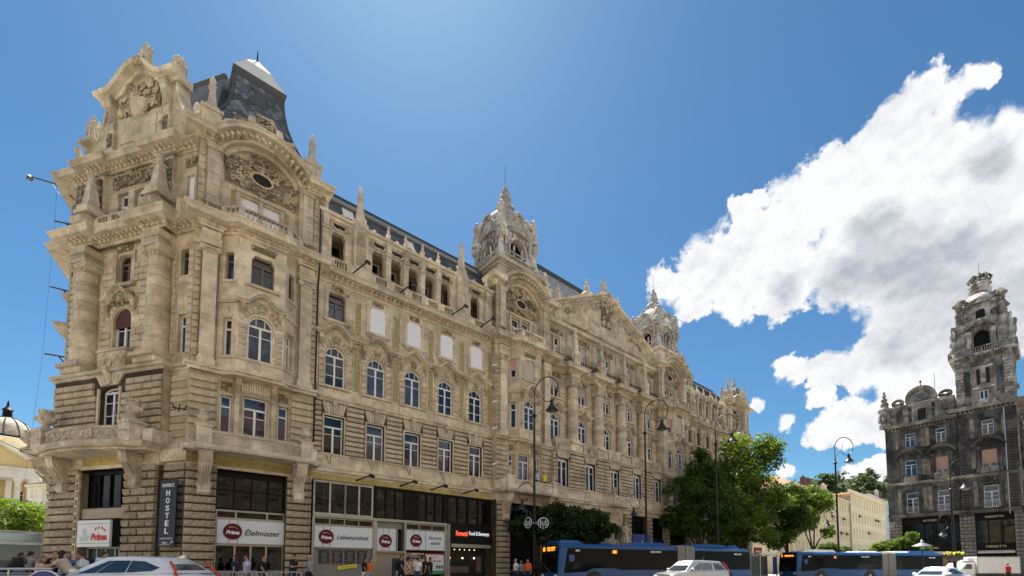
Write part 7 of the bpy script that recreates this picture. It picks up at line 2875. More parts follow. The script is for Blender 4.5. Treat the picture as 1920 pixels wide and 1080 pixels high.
for x in (2.1, 7.2):
 mb = MB()
 mb.tube([(x + .62 * math.cos(t), -.1, 24.75 + .48 * math.sin(t)) for t in [2 * PI * k / 16 for k in range(17)]], .16, 6)
 mb.tube([(x + .34 * math.cos(t), -.1, 24.75 + .26 * math.sin(t)) for t in [2 * PI * k / 16 for k in range(17)]], .1, 6)
 mb.box(x - .6, x + .6, -.0, .3, 24.3, 24.8)
 Q.part('round_ornament', mb, BL, smooth=50)
mb = MB()
mb.lathe([(.75, 21.5), (.8, 22), (.62, 22.2), (.62, 23.6), (.85, 24.0), (.8, 24.3), (.5, 24.6), (.55, 25.0), (.3, 25.4)], .5, .1, 8)
for k in range(5):
 a = PI + k * PI / 4
 mb.ball((.5 + .7 * math.cos(a), .1 + .7 * math.sin(a), 22.9), (.2, .2, .6), 6, 5)
Q.part('corner_turret', mb, BW, smooth=40)
Q.finial('pinnacle', .5, .1, 25.0, 2.0, .42, BL)
mb = MB()
mb.add([(.5, .7, 23.8), (8.3, .7, 23.8), (8.3, 4.0, 26.6), (.5, 4.0, 26.6), (.5, 4.0, 21.5), (8.3, 4.0, 21.5)], [(0, 1, 2, 3), (3, 2, 5, 4)])
Q.part('mansard_roof', mb, 'white_render')
rod = MB()
rod.tube([(4.67, 0, 26.5), (4.67, 0, 27.2)], .06, 5)
rod.ball((4.67, 0, 27.2), .15, 6, 5)
rod.tube([(5.9, 2, 26.0), (5.9, 2, 28.6)], .03, 4)
Q.part('roof_spike', rod, 'black_iron')
# tower shaft
T0, T1 = 8.25, 13.55
tc, td = 10.9, 2.65
mb = MB()
mb.box(T0, T1, -.25, 5.05, 22.0, 28.9)
Q.part('tower_wall', mb, BL)
for a, b in ((T0, T0 + .8), (T1 - .8, T1)):
 Q.courses(a, b, 22.3, 28.5, .25, .42, BW, t=.08, length=.8)
 Q.courses(0.25 if a == T0 else 4.2, 1.05 if a == T0 else 5.0, 22.3, 28.5, T1, .42, BW, rotz=PI / 2, t=.08)
for rz, cx, w in ((0, tc, .25), (PI / 2, td - .25, T1)):
 for s in (-1, 1):
  mb = MB()
  q = sorted((cx + s * 1.2, cx + s * 1.75))
  mb.box(q[0], q[1], -w - .03, -w, 23.6, 26.9)
  Q.part('tile_panel', mb, 'black_stone', rz)
 mb = MB()
 for x in (cx - .45, cx + .45):
  mb.box(x - .17, x + .17, -w - .01, -w + .005, 24.9, 26.9)
 Q.part('tower_slit', mb, 'interior_dark', rz)
 Q.window(op(cx, .8, 22.9, 24.0), w + .05, 0.0, 'double', rz)
 mb = MB()
 mb.box(cx - 1.0, cx + 1.0, -w - .4, -w - .02, 24.3, 24.5)
 mb.box(cx - .2, cx + .2, -w - .12, -w - .02, 24.6, 27.0)
 mb.box(cx - .9, cx + .9, -w - .2, -w - .02, 27.0, 27.25)
 mb.box(cx - 1.1, cx + 1.1, -w - .75, -w - .02, 22.2, 22.75)
 Q.part('tower_dressing', mb, BW, rz)
 Q.relief(cx - .9, cx + .9, 22.3, 22.7, w + .75, BW, seed=3, rotz=rz, scale=.3)
 Q.relief(cx - 1.4, cx + 1.4, 27.3, 28.3, w, BL, seed=8, rotz=rz, scale=.5, dens=1.6)
 for x in (cx - 1.9, cx - 1.0, cx, cx + 1.0, cx + 1.9):
  Q.console(x, 28.0, 28.8, w, .3, .5, BL, rz)
sq = lambda h: [(tc - h, td + h), (tc - h, td - h), (tc + h, td - h), (tc + h, td + h)]
fl = MB()
fl.frustum(tc, td, 28.82, 29.05, 3.2, 3.2, 3.25, 3.25)
Q.part('balcony_floor', fl, BW)
for i in range(4):
 p, q = sq(3.1)[i], sq(3.1)[(i + 1) % 4]
 Q.balustrade([p, ((p[0] + q[0]) / 2, (p[1] + q[1]) / 2), q], 29.05, 29.85, BW, step=.22)
# belfry
core = MB()
core.frustum(tc, td, 29.0, 33.2, 1.0, 1.0, 1.0, 1.0)
Q.part('tower_core', core, 'interior_dark')
bf = MB()
for sx in (-1, 1):
 for sy in (-1, 1):
  bf.box(tc + sx * 2.0 - .5, tc + sx * 2.0 + .5, td + sy * 2.0 - .5, td + sy * 2.0 + .5, 29.05, 33.0)
bf.frustum(tc, td, 32.9, 33.4, 2.6, 2.6, 2.7, 2.7)
Q.part('belfry_pier', bf, BW)
for q in range(4):
 rz = q * PI / 2
 c, s = math.cos(rz), math.sin(rz)
 cxr, cyr = tc * c + td * s, -tc * s + td * c      # tower axis in the turned frame
 w = -(cyr - 2.45)
 Q.wall('belfry_wall', cxr - 1.55, cxr + 1.55, 29.05, 33.0, w - .35, [op(cxr, 1.5, 29.1, 32.3, arch=.75)], BL, rz, depth=.5)
 for s_ in (-1, 1):
  mb = MB()
  x = cxr + s_ * 1.15
  mb.lathe([(.3, 29.05), (.26, 29.4), (.24, 31.5), (.32, 31.8), (.36, 32.1)], x, -w - .25, 10)
  Q.part('belfry_column', mb, BW, rz, smooth=40)
 mb = MB()
 mb.arc_sweep([(0, 0), (0, .6), (.15, .7), (.25, .75), (.3, 0)], Q.arch_points(cxr, 32.1, 1.45, .95, 16), -w + .1)
 mb.ball((cxr, -w - .5, 33.1), (.35, .3, .45), 8, 5)
 Q.part('belfry_hood', mb, BL, rz, smooth=40)
 # upper lantern stage with scrolls
 Q.wall('lantern_wall', cxr - 1.6, cxr + 1.6, 33.4, 36.0, w - .75, [op(cxr, .9, 34.1, 35.3, arch=.2)], BW, rz, depth=.4)
 od = MB()
 od.box(cxr - .46, cxr + .46, -w + 1.1, -w + 1.15, 34.0, 35.4)
 Q.part('lantern_opening', od, 'interior_dark', rz)
 mb = MB()
 mb.arc_sweep([(-.1, 0), (-.1, .3), (.1, .45), (.25, .5), (.28, 0)], [(cxr - 1.9, 35.75), (cxr - 1.3, 35.8), (cxr - .7, 36.2), (cxr, 36.5), (cxr + .7, 36.2), (cxr + 1.3, 35.8), (cxr + 1.9, 35.75)], -w + .75)
 for s_ in (-1, 1):
  mb.spiral(cxr + s_ * 1.35, 34.4, -w + .6, .5, 1.2, .13, 0, s_)
  mb.spiral(cxr + s_ * 1.55, 36.2, -w + .45, .5, 1.4, .16, 0, -s_)
 Q.part('lantern_gable', mb, BL, rz, smooth=45)
 mb = MB()
 a = PI / 4
 for r, z, rad in ((2.95, 33.3, .34),):
  x, y = -2.1, -2.1
  mb.lathe([(.42, 33.0), (.36, 33.3), (.3, 34.6), (.42, 34.9), (.36, 35.2), (.2, 35.5), (.28, 35.8), (.06, 36.2)], x, y, 8)
 mb.tube([(-2.3, -2.3, 36.2), (-1.9, -1.9, 36.9), (-1.4, -1.4, 37.1)], [.4, .35, .2], 7)
 mb.ball((-1.95, -1.95, 36.5), (.45, .45, .5), 8, 6)
 me = mb.mesh('corner_scroll')
 me.materials.append(MATS[BL])
 shade(me, 50)
 link('corner_scroll', me, kroot, (tc, td, 0), rz)
 Q.finial('pinnacle', cxr - 2.75, -w - .3, 29.9, 3.6, .36, BW, rz)
dm = MB()
dm.lathe([(2.15 * math.cos(u), 36.1 + 2.0 * math.sin(u)) for u in [k * PI / 2 / 8 for k in range(8)]] + [(.9, 38.0), (1.15, 38.2), (1.2, 38.5), (.9, 38.6), (.95, 39.0), (1.2, 39.15), (1.0, 39.4)], tc, td, 16)
Q.part('dome', dm, BW, smooth=45)
cr = MB()
cr.lathe([(.95, 39.3), (1.0, 39.6)], tc, td, 12)
for k in range(8):
 a = k * PI / 4
 cr.tube([(tc + .95 * math.cos(a), td + .95 * math.sin(a), 39.5), (tc + 1.15 * math.cos(a), td + 1.15 * math.sin(a), 40.0), (tc + .8 * math.cos(a), td + .8 * math.sin(a), 40.45), (tc + .1 * math.cos(a), td + .1 * math.sin(a), 40.3)], [.14, .17, .16, .1], 6)
cr.ball((tc, td, 40.7), .25, 8, 6)
cr.tube([(tc, td, 40.8), (tc, td, 42.4)], .03, 4)
Q.part('crown_finial', cr, BL, smooth=50)
pipe = MB()
pipe.tube([(T1 - 1.0, -.5, 8), (T1 - 1.0, -.5, 21.5)], .07, 6)
Q.part('downpipe', pipe, 'galvanised')
Q.flush({'stone_block': 200, 'modillion': 40, 'baluster': 60})
# ------------------------------------------------------------------ signs, fittings
def oriented(name, label, cat, x, y, z, rot, group=None):
 return thing(name, label, cat, (x, y, z), rot, group)
def on_front(u, v, w=0.0):
 p = pal(u, -w)
 return (p[0], p[1], v)
GROT = PAL_ROT + RG
def disc_logo(parent, x, z, y, r):
 m = MB()
 m.M = Matrix.Translation((x, y, z)) @ Matrix.Rotation(PI / 2, 4, 'X')
 m.lathe([(r, 0), (r, .03), (r * .985, .045)], n=36)
 d = m.build('disc', 'sign_maroon', parent)
 lettering('Prima', 'text_white', d, (x, y - .047, z - r * .12), size=.3, shear=.25, bold=.012, width=r * 1.42, height=r * .5)
 for i in range(5):
  a = math.radians(120 - 22 * i)
  s = MB()
  s.M = Matrix.Translation((x - r * .05 + r * .52 * math.cos(a) * 1.1, y - .046, z + r * .14 + r * .42 * math.sin(a)))
  k = r * (.1 - .012 * i)
  s.prism([(k * (1 if q % 2 == 0 else .42) * math.sin(q * PI / 4), k * (1 if q % 2 == 0 else .42) * math.cos(q * PI / 4)) for q in range(8)][::-1], -.008, 0)
  s.build('star', 'text_white', d)
 return d
def shop_sign(label, u0, u1, v0, v1, word, disc_u=None, word_u=None, word_w=None, w=.0, lines=None, stripes=True):
 um = (u0 + u1) / 2
 t = oriented('shop_sign', label, 'shop sign', *on_front(um, v0, w), PAL_ROT)
 m = MB()
 m.box(u0 - um, u1 - um, -.06, .05, 0, v1 - v0)
 m.build('panel', 'sign_white', t)
 f = MB()
 for z in (0, v1 - v0):
  f.box(u0 - um, u1 - um, -.075, -.06, z - .02, z + .02)
 f.build('trim', 'shop_metal', t)
 if disc_u is not None:
  for k in (-.16, .22):
   s = MB()
   s.box(disc_u - um + k - .012, disc_u - um + k + .012, -.075, -.061, .02, v1 - v0 - .02)
   s.build('rail', 'shop_grey', t)
  disc_logo(t, disc_u - um, .62, -.076, .41)
 if word:
  lettering(word, 'text_black', t, (word_u - um, -.062, .62), size=.4, shear=.2, bold=.006, width=word_w, name='lettering')
 for txt, z, wd in (lines or []):
  lettering(txt, 'text_black', t, (word_u - um, -.062, z), size=.4, shear=.2, bold=.005, width=wd)
 return t
shop_sign('pale shop sign reading Élelmiszer with a maroon disc logo under the corner pavilion', .83, 3.87, 2.47, 3.7, 'Élelmiszer', 1.5, 2.86, 1.66, w=.0)
shop_sign('pale shop sign reading Lebensmittel with a maroon disc logo', 5.43, 8.79, 2.42, 3.68, 'Lebensmittel', 6.06, 7.6, 1.86)
shop_sign('narrow pale sign panel with only a maroon disc logo above the kiosk', 9.08, 10.38, 2.32, 3.74, None, 9.66, w=-.12)
shop_sign('pale shop sign with a maroon disc logo left of the Grocery store sign', 11.02, 12.38, 2.42, 3.7, None, 11.7)
shop_sign('pale shop sign reading Grocery store in two lines', 12.42, 13.85, 2.42, 3.7, None, None, 13.13, lines=(('Grocery', .82, 1.0), ('store', .48, .68)))
t = oriented('snack_bar_sign', 'black fascia sign reading Fornetti Food & Beverage in red and pale blue letters', 'shop sign', *on_front(15.95, 2.95, .12), PAL_ROT)
m = MB()
m.box(-1.68, 1.68, -.1, .05, 0, 1.0)
m.build('panel', 'shop_black', t)
lettering('Fornetti', 'sign_red_lit', t, (-.82, -.102, .72), size=.4, bold=.012, width=.95, height=.36)
lettering('Food & Beverage', 'sign_white_lit', t, (.66, -.102, .72), size=.4, bold=.008, width=1.75, height=.36)
# sign over the corner door
gp = palG(5.9, .62)
t = oriented('door_sign', 'white sign with a grey baker drawing and red Prima lettering above the corner door', 'shop sign', gp[0], gp[1], 2.3, GROT)
m = MB()
m.box(-1.15, 1.15, -.06, .05, 0, 1.36)
m.build('panel', 'bus_white', t)
m = MB()
for z in (.18, 1.18):
 m.box(-1.12, 1.12, -.064, -.06, z - .008, z + .008)
m.build('trim', 'text_black', t)
lettering('Prima', 'text_red', t, (.42, -.062, .5), size=.5, bold=.03, shear=.2, width=1.15, height=.36)
m = MB()
for i in range(4):
 a = math.radians(125 - 28 * i)
 cx, cz = .45 + .46 * math.cos(a), .62 + .36 * math.sin(a)
 m.M = Matrix.Translation((cx, -.068, cz)) @ Matrix.Rotation(a - PI / 2, 4, 'Y')
 m.prism([(0, -.12), (.06, 0), (0, .12), (-.06, 0)], 0, .008)
m.build('petal', 'text_red', t)
m = MB()
m.M = Matrix.Translation((-.62, -.07, .62))
m.prism([(.14 * math.cos(a), .16 + .17 * math.sin(a)) for a in [2 * PI * k / 12 for k in range(12)]], 0, .01)
m.prism([(-.32, -.3), (.02, -.34), (-.04, -.06), (-.28, -.08)], 0, .009)
m.prism([(-.08, -.2), (.14, -.32), (.36, -.1), (.12, .04)], -.006, .004)
m.build('baker_drawing', 'galvanised', t)
# hanging banner
gp = palG(1.14, .55)
t = oriented('hostel_banner', 'tall narrow dark banner reading HOSTEL in stacked white letters on the rusticated corner', 'banner', gp[0], gp[1], 2.25, GROT)
m = MB()
m.box(-.52, .52, -.02, .02, 0, 3.25)
m.build('cloth', 'sign_navy', t)
m = MB()
for z in (.03, 3.22):
 m.tube([(-.56, 0, z), (.56, 0, z)], .025, 6)
 for x in (-.5, .5):
  m.tube([(x, 0, z), (x, .48, z)], .018, 5)
m.build('bracket', 'black_iron', t)
lettering('MAVERICK', 'text_white', t, (0, -.024, 3.0), size=.2, width=.78, height=.17)
for i, ch in enumerate('HOSTEL'):
 lettering(ch, 'text_white', t, (0, -.024, 2.62 - .37 * i), size=.34, bold=.008, width=.24, height=.28)
lettering('& APARTMENTS', 'text_white', t, (0, -.024, .4), size=.1, width=.8, height=.08)
lettering('50m', 'text_white', t, (-.08, -.024, .2), size=.14, width=.34, height=.11)
m = MB()
m.tube([(-.4, -.03, .1), (.22, -.03, .1), (.42, -.03, .28)], .012, 4)
m.tube([(.3, -.03, .27), (.42, -.03, .28), (.41, -.03, .18)], .012, 4)
m.build('arrow', 'text_white', t)
# chalk boards
for i, (a, b) in enumerate(((5.74, 6.3), (6.46, 7.03), (7.19, 7.76), (7.91, 8.49))):
 lab = ('dark chalkboard menu nearest the corner pavilion, under the disc logo', 'dark chalkboard menu second from the corner pavilion', 'dark chalkboard menu third from the corner pavilion', 'dark chalkboard menu nearest the metal post beside the kiosk')[i]
 t = oriented('chalkboard', lab, 'menu board', *on_front((a + b) / 2, 1.5, -.08), PAL_ROT, 'chalkboard menus on the shop front')
 m = MB()
 m.box(-.29, .29, -.03, 0, 0, .78)
 m.build('board', 'chalkboard', t)
 m = MB()
 for q in ((-.3, .3, 0, .03), (-.3, .3, .75, .78), (-.3, -.27, .03, .75), (.27, .3, .03, .75)):
  m.box(q[0], q[1], -.05, -.031, q[2], q[3])
 m.build('frame', 'board_red', t)
 m = MB()
 rr = random.Random(i)
 for j in range(9):
  z = .08 + j * .072
  x0, x1 = rr.uniform(-.23, -.1), rr.uniform(.05, .23)
  m.box(x0, x1, -.034, -.0305, z, z + .018)
 m.build('chalk_writing', 'chalk_marks', t)
# opening notice, posters
t = oriented('sunday_sticker', 'slanted yellow strip sign reading nyitva VASÁRNAP is on the shop window', 'sign', *on_front(7.35, 1.2, -.02), PAL_ROT)
m = MB()
m.M = Matrix.Rotation(-.14, 4, 'Y')
m.box(-.56, .56, -.02, 0, 0, .2)
m.build('strip', 'sign_yellow', t)
lettering('nyitva VASÁRNAP is', 'text_black', t, (0, -.028, .1), size=.1, width=.95, height=.085).rotation_euler = (0, -.14, 0)
t = oriented('pizza_poster', 'food poster with a black band over a pizza picture in the shop window', 'poster', *on_front(11.68, .82, -.04), PAL_ROT)
m = MB()
m.box(-.66, .66, -.03, 0, 0, 1.4)
mm, T_, b_ = new_mat('pizza_print')
co_ = coords(T_)
vo_ = T_.node('ShaderNodeTexVoronoi')
vo_.inputs['Scale'].default_value = 9
T_.put(vo_.inputs['Vector'], co_)
c_ = T_.mix(T_.smooth(vo_.outputs['Distance'], .2, .6), (.55, .36, .12), (.72, .58, .36))
c_ = T_.mix(T_.smooth(T_.noise(co_, 8, 3), .5, .58), c_, (.30, .05, .03))
c_ = T_.mix(T_.smooth(T_.noise(co_, 12, 2), .58, .64), c_, (.03, .05, .03))
T_.put(b_.inputs['Base Color'], c_)
m.build('print', 'pizza_print', t)
m = MB()
m.prism([(-.66, .86), (.66, 1.0), (.66, 1.3), (-.66, 1.16)], -.036, -.031)
m.build('band', 'text_black', t)
lettering('PIZZA joán', 'text_white', t, (.02, -.038, 1.14), size=.12, width=.7, height=.1).rotation_euler = (0, -.1, 0)
lettering('és fin mártással', 'text_white', t, (.02, -.038, 1.0), size=.12, width=.8, height=.08).rotation_euler = (0, -.1, 0)
t = oriented('leaflet_poster', 'pale poster with red heading and a green foot beside the pizza poster', 'poster', *on_front(13.14, .82, -.04), PAL_ROT)
m = MB()
m.box(-.7, .7, -.03, 0, 0, 1.4)
m.build('print', 'sign_white', t)
for z0, z1, mt_, x0 in ((1.3, 1.4, 'poster_red', -.7), (0, .24, 'poster_green', -.7), (.5, .56, 'poster_red', .02)):
 m = MB()
 m.box(x0, .7, -.034, -.031, z0, z1)
 m.build('band', mt_, t)
lettering('GULYÁS', 'poster_red', t, (-.05, -.033, 1.17), size=.12, width=.5, height=.1)
lettering('ÉS', 'poster_red', t, (-.05, -.033, 1.03), size=.1, width=.12, height=.07)
lettering('POST MELLERT', 'poster_red', t, (0, -.033, .88), size=.14, width=1.05, height=.13)
m = MB()
for x in (.18, .36, .54):
 m.lathe([(.04, .36), (.05, .5), (.02, .58), (.02, .66)], x, -.06, 6, 0, .3)
m.build('bottle_picture', 'grey_machine', t)
# parking meter box before the kiosk
t = oriented('ticket_machine', 'dark blue ticket machine standing before the beige kiosk', 'machine', *on_front(10.05, .13, .9), PAL_ROT)
m = MB()
m.box(-.27, .27, -.2, .2, 0, 1.62)
m.prism([(-.27, 1.62), (.27, 1.62), (.2, 1.72), (-.2, 1.72)], -.2, .2)
m.build('cabinet', 'grey_machine', t)
m = MB()
m.box(-.18, .18, -.215, -.2, 1.2, 1.5)
m.box(-.18, .18, -.215, -.2, .6, .9)
m.build('display', 'galvanised', t)
m = MB()
m.box(-.2, .2, -.22, -.2, 1.0, 1.08)
m.build('slot', 'plastic_black', t)
# floodlights
def floodlight(label, a, b, head=True, group=None, stay=True):
 """arm from wall point a to tip b (world), lamp head at the tip"""
 t = thing('floodlight' if head else 'wire_bracket', label, 'floodlight' if head else 'bracket', a, 0, group)
 d = Vector(b) - Vector(a)
 m = MB()
 m.tube([(0, 0, 0), tuple(d)], .045, 6)
 m.build('arm', 'black_iron', t)
 if stay:
  m = MB()
  m.tube([tuple(d * .55), (d.x * .0, d.y * .0, d.z * 0 - .9)], .035, 5)
  m.build('stay', 'black_iron', t)
 if head:
  m = MB()
  m.M = Matrix.Translation(d) @ Matrix.Rotation(math.atan2(d.y, d.x), 4, 'Z') @ Matrix.Rotation(.5, 4, 'Y')
  m.frustum(.06, 0, -.1, .06, .14, .13, .1, .09)
  m.build('lamp_head', 'black_iron', t)
  m = MB()
  m.M = Matrix.Translation(d) @ Matrix.Rotation(math.atan2(d.y, d.x), 4, 'Z') @ Matrix.Rotation(.5, 4, 'Y')
  m.box(-.06, .18, -.11, .11, -.12, -.103)
  m.build('lens', 'car_glass', t)
 return t
def gpt(l, v, w=-.3):
 p = palG(l, w)
 return Vector((p[0], p[1], v))
floodlight('topmost floodlight on a long arm reaching left of the attic', gpt(9.7, 22.85), gpt(14.5, 24.9), True, 'arms on the left flank')
floodlight('bare bracket arm just above the lower floodlight on the left flank', gpt(9.9, 20.85), gpt(12.1, 21.6), False, 'arms on the left flank')
floodlight('short armed floodlight at the level of the main cornice on the left flank', gpt(9.9, 20.1), gpt(11.7, 20.55), True, 'arms on the left flank', stay=False)
floodlight('bare bracket arm beside the upper windows on the left flank', gpt(9.7, 16.8), gpt(12.1, 17.6), False, 'arms on the left flank')
floodlight('lowest bare bracket arm, beside the column bases on the left flank', gpt(9.7, 13.0), gpt(12.2, 13.6), False, 'arms on the left flank')
t = thing('hanging_wire', 'thin wire hanging down past the bracket arms left of the palace', 'wire', gpt(12.1, 21.6))
m = MB()
pts = [gpt(12.1, 24.0), gpt(12.1, 21.6), gpt(12.25, 17.6), gpt(12.4, 13.6), gpt(12.9, 9.0), gpt(13.3, 5.5)]
m.tube([tuple(p - gpt(12.1, 21.6)) for p in pts], .005, 4)
m.tube([tuple(gpt(12.6, 24.1) - gpt(12.1, 21.6)), tuple(gpt(9.9, 20.9) - gpt(12.1, 21.6))], .004, 4)
m.build('wire', 'black_iron', t)
for i, (u, v, w0, z1) in enumerate(((7.0, 18.95, .75, 19.45), (10.0, 18.95, .75, 19.45), (13.9, 18.95, .75, 19.45), (16.3, 18.95, .75, 19.45))):
 a, b = on_front(u, v, w0 - .3), on_front(u + .55, z1, w0 + .75)
 floodlight(('loggia floodlight beside the first loggia opening', 'loggia floodlight below the second and third loggia openings', 'loggia floodlight below the sixth loggia opening', 'loggia floodlight beside the last loggia opening before the domed pavilion')[i], a, b, True, 'floodlights along the loggia', stay=False)
for i, u in enumerate((8.1, 10.9, 13.1, 15.6)):
 a, b = on_front(u - .4, 6.5, .1), on_front(u + .1, 6.75, 1.15)
 floodlight(('shop floodlight over the Lebensmittel sign', 'shop floodlight over the kiosk', 'shop floodlight over the Grocery store sign', 'shop floodlight over the black snack bar sign')[i], a, b, True, 'floodlights over the shops', stay=False)
# ------------------------------------------------------------------ street lamps
def lamp_post(label, loc, H, rot=0.0, side=1, low=True, group='tall curled street lamps', planter=False):
 t = thing('street_lamp', label, 'street lamp', loc, rot, group)
 ca = H - 2.9                       # collar
 m = MB()
 m.lathe([(.26, 0), (.28, .2), (.2, .35), (.17, 1.0), (.2, 1.1), (.13, 1.25), (.11, 3.0), (.14, 3.1), (.1, 3.2), (.075, ca - .2), (.11, ca - .15), (.17, ca - .05), (.17, ca + .02), (.1, ca + .08), (.06, ca + .2), (.055, ca + .5)], n=12)
 m.build('post', 'black_iron', t, 40)
 def curl(z, s, k, nm):
  pts = [(0, 0, z), (0, 0, z + .9 * k)]
  cx, cz, R_ = s * .98 * k, z + 1.55 * k, .98 * k
  n = 26
  for i in range(n):
   a = PI - (PI * 1.72) * i / (n - 1)
   q = R_ if i < 14 else R_ * (1 - .52 * ((i - 13) / 12))
   pts.append((cx + s * 1 * q * math.cos(a) * (1 if s > 0 else 1) * 1.0 if s > 0 else cx - q * math.cos(a), 0, cz + q * math.sin(a) * 1.15))
  c = MB()
  c.tube(pts, [.038 * k ** .5] * 14 + [.034 * k ** .5] * (len(pts) - 14), 7)
  c.tube([(0, 0, z + .55 * k), (s * .3 * k, 0, z + .9 * k), (s * .7 * k, 0, z + 1.3 * k), (s * .85 * k, 0, z + 1.9 * k)], .018, 5)
  arm = c.build(nm, 'black_iron', t, 50)
  lx, lz = s * 1.42 * k, z + .62 * k
  h = MB()
  h.tube([(lx, 0, lz + .45 * k), (lx, 0, lz + .1)], .03, 6)
  h.lathe([(.03, lz + .3 * k), (.13 * k, lz + .26 * k), (.11 * k, lz + .1 * k), (.16 * k, lz - .05 * k), (.22 * k, lz - .2 * k), (.4 * k, lz - .42 * k), (.46 * k, lz - .5 * k), (.42 * k, lz - .52 * k)], lx, 0, 16)
  hd = h.build('lamp_head', 'black_iron', t, 40)
  g = MB()
  g.ball((lx, 0, lz - .5 * k), (.3 * k, .3 * k, .16 * k), 12, 6)
  g.build('lamp_glass', 'pale_glass', t, True)
 curl(ca, side, 1.0, 'lamp_arm')
 if low:
  curl(H * .36, -side, .72, 'lower_lamp_arm')
 if planter:
  p = MB()
  p.lathe([(.1, 1.75), (.55, 1.95), (.62, 2.3), (.56, 2.3), (.5, 2.0), (.1, 1.9)], n=14)
  p.build('planter', 'lead_grey', t, 40)
  f = MB()
  rr = random.Random(2)
  for k in range(46):
   a, r = rr.uniform(0, 6.28), rr.uniform(.2, .68)
   f.ball((r * math.cos(a), r * math.sin(a), 2.32 + rr.uniform(0, .22)), rr.uniform(.06, .11), 6, 4)
  f.build('flowers', 'flower_yellow', t)
  f = MB()
  for k in range(40):
   a, r = rr.uniform(0, 6.28), rr.uniform(.1, .66)
   f.ball((r * math.cos(a), r * math.sin(a), 2.26 + rr.uniform(0, .16)), rr.uniform(.06, .12), 5, 4)
  f.build('flower_leaves', 'leaves_mid', t)
 return t
lamp_post('tall black street lamp carrying the two round metro signs', (gx(1002, 33.0), 33.0, .1), 15.2, -.5)
lamp_post('tall black street lamp in front of the right dome pavilion, left of the big tree', (gx(1213, 38.0), 38.0, .1), 15.4, -.45)
lamp_post('tall black street lamp standing before the big leafy tree', (gx(1347, 41.5), 41.5, .1), 15.4, -.35)
lamp_post('tall black street lamp standing clear against the sky beside the cream building', (gx(1574, 47.0), 47.0, .05), 15.0, 0.0, low=True)
lamp_post('street lamp with a flower planter in front of the dark palace', (gx(1791, 40), 40, .05), 11.0, .1, planter=True)
t = thing('park_lantern', 'low lamp post with a wide white hat beside the end of the second bus', 'street lamp', (gx(1731, 44), 44, .05))
m = MB()
m.lathe([(.12, 0), (.1, .3), (.05, .4), (.045, 2.9), (.09, 3.0)], n=10)
m.build('post', 'black_iron', t, 40)
m = MB()
m.lathe([(.16, 3.0), (.2, 3.35), (.18, 3.4)], n=12)
m.build('lamp_glass', 'pale_glass', t, 40)
m = MB()
m.lathe([(.8, 3.3), (.72, 3.36), (.28, 3.56), (.16, 3.62), (.1, 3.85), (.03, 3.9), (.03, 4.0)], n=20)
m.build('lamp_hat', 'galvanised', t, 40)
# metro discs on the first post
def metro_disc(label, loc, rot):
 t = thing('metro_sign', label, 'metro sign', loc, rot, 'metro signs on the lamp post')
 m = MB()
 m.M = Matrix.Translation((0, .04, 0)) @ Matrix.Rotation(PI / 2, 4, 'X')
 m.lathe([(.40, 0), (.40, .08)], n=32)
 m.build('disc', 'sign_navy', t)
 m = MB()
 m.tube([(.37 * math.cos(a), -.045, .37 * math.sin(a)) for a in [2 * PI * k / 32 for k in range(33)]], .028, 5)
 m.build('ring', 'text_white', t)
 m = MB()
 for dz in (0, -.11):
  m.tube([(-.2, -.045, -.02 + dz), (-.2 if dz == 0 else -.12, -.045, .17 + dz), (0, -.045, -.04 + dz), (.2 if dz == 0 else .12, -.045, .17 + dz), (.2, -.045, -.02 + dz)] if dz == 0 else [(-.13, -.045, .04 + dz), (0, -.045, -.1 + dz), (.13, -.045, .04 + dz)], .026, 5)
 m.tube([(-.2, -.045, -.2), (-.2, -.045, .17)], .024, 5)
 m.tube([(.2, -.045, -.2), (.2, -.045, .17)], .024, 5)
 m.build('letter_m', 'text_white', t)
 m = MB()
 m.tube([(-.4, 0, .04), (-.75, 0, .04)], .02, 5)
 m.tube([(-.4, 0, -.04), (-.75, 0, -.04)], .02, 5)
 m.build('holder', 'galvanised', t)
zM = CAM_H + (1066 - 981) / 860 * 32.8
metro_disc('round metro sign facing the camera, right of the lamp post', (gx(1018.5, 32.8), 32.6, zM), .05)
metro_disc('round metro sign seen at a slant, left of the lamp post', (gx(991, 33), 32.7, zM + .02), -.85)
# blue shop flags and bus stop sign above the first bus
t = thing('stop_sign_pole', 'white bus stop pole with a small blue plate rising above the first bus', 'sign', (gx(1041, 31.5), 33.6, .1))
m = MB()
m.tube([(0, 0, 0), (0, 0, 3.75)], .06, 8)
m.build('pole', 'text_white', t)
m = MB()
m.box(-.42, -.12, -.03, .03, 3.3, 3.75)
m.build('plate', 'sign_blue', t)
m = MB()
m.box(-.35, -.19, -.035, -.031, 3.42, 3.64)
m.build('plate_mark', 'text_white', t)
t = thing('bank_banner', 'dark blue projecting banner with a small yellow mark right of the portal', 'banner', on_front(34.6, 2.6, 1.6), PAL_ROT - .6)
m = MB()
m.box(-.9, .9, -.04, .04, 0, 1.9)
m.build('panel', 'sign_blue', t)
m = MB()
m.prism([(-.1, .8), (.05, .8), (.16, 1.15), (.05, 1.1), (.1, 1.35), (-.08, 1.05), (.02, 1.05)], -.05, -.041)
m.build('mark', 'sign_yellow', t)
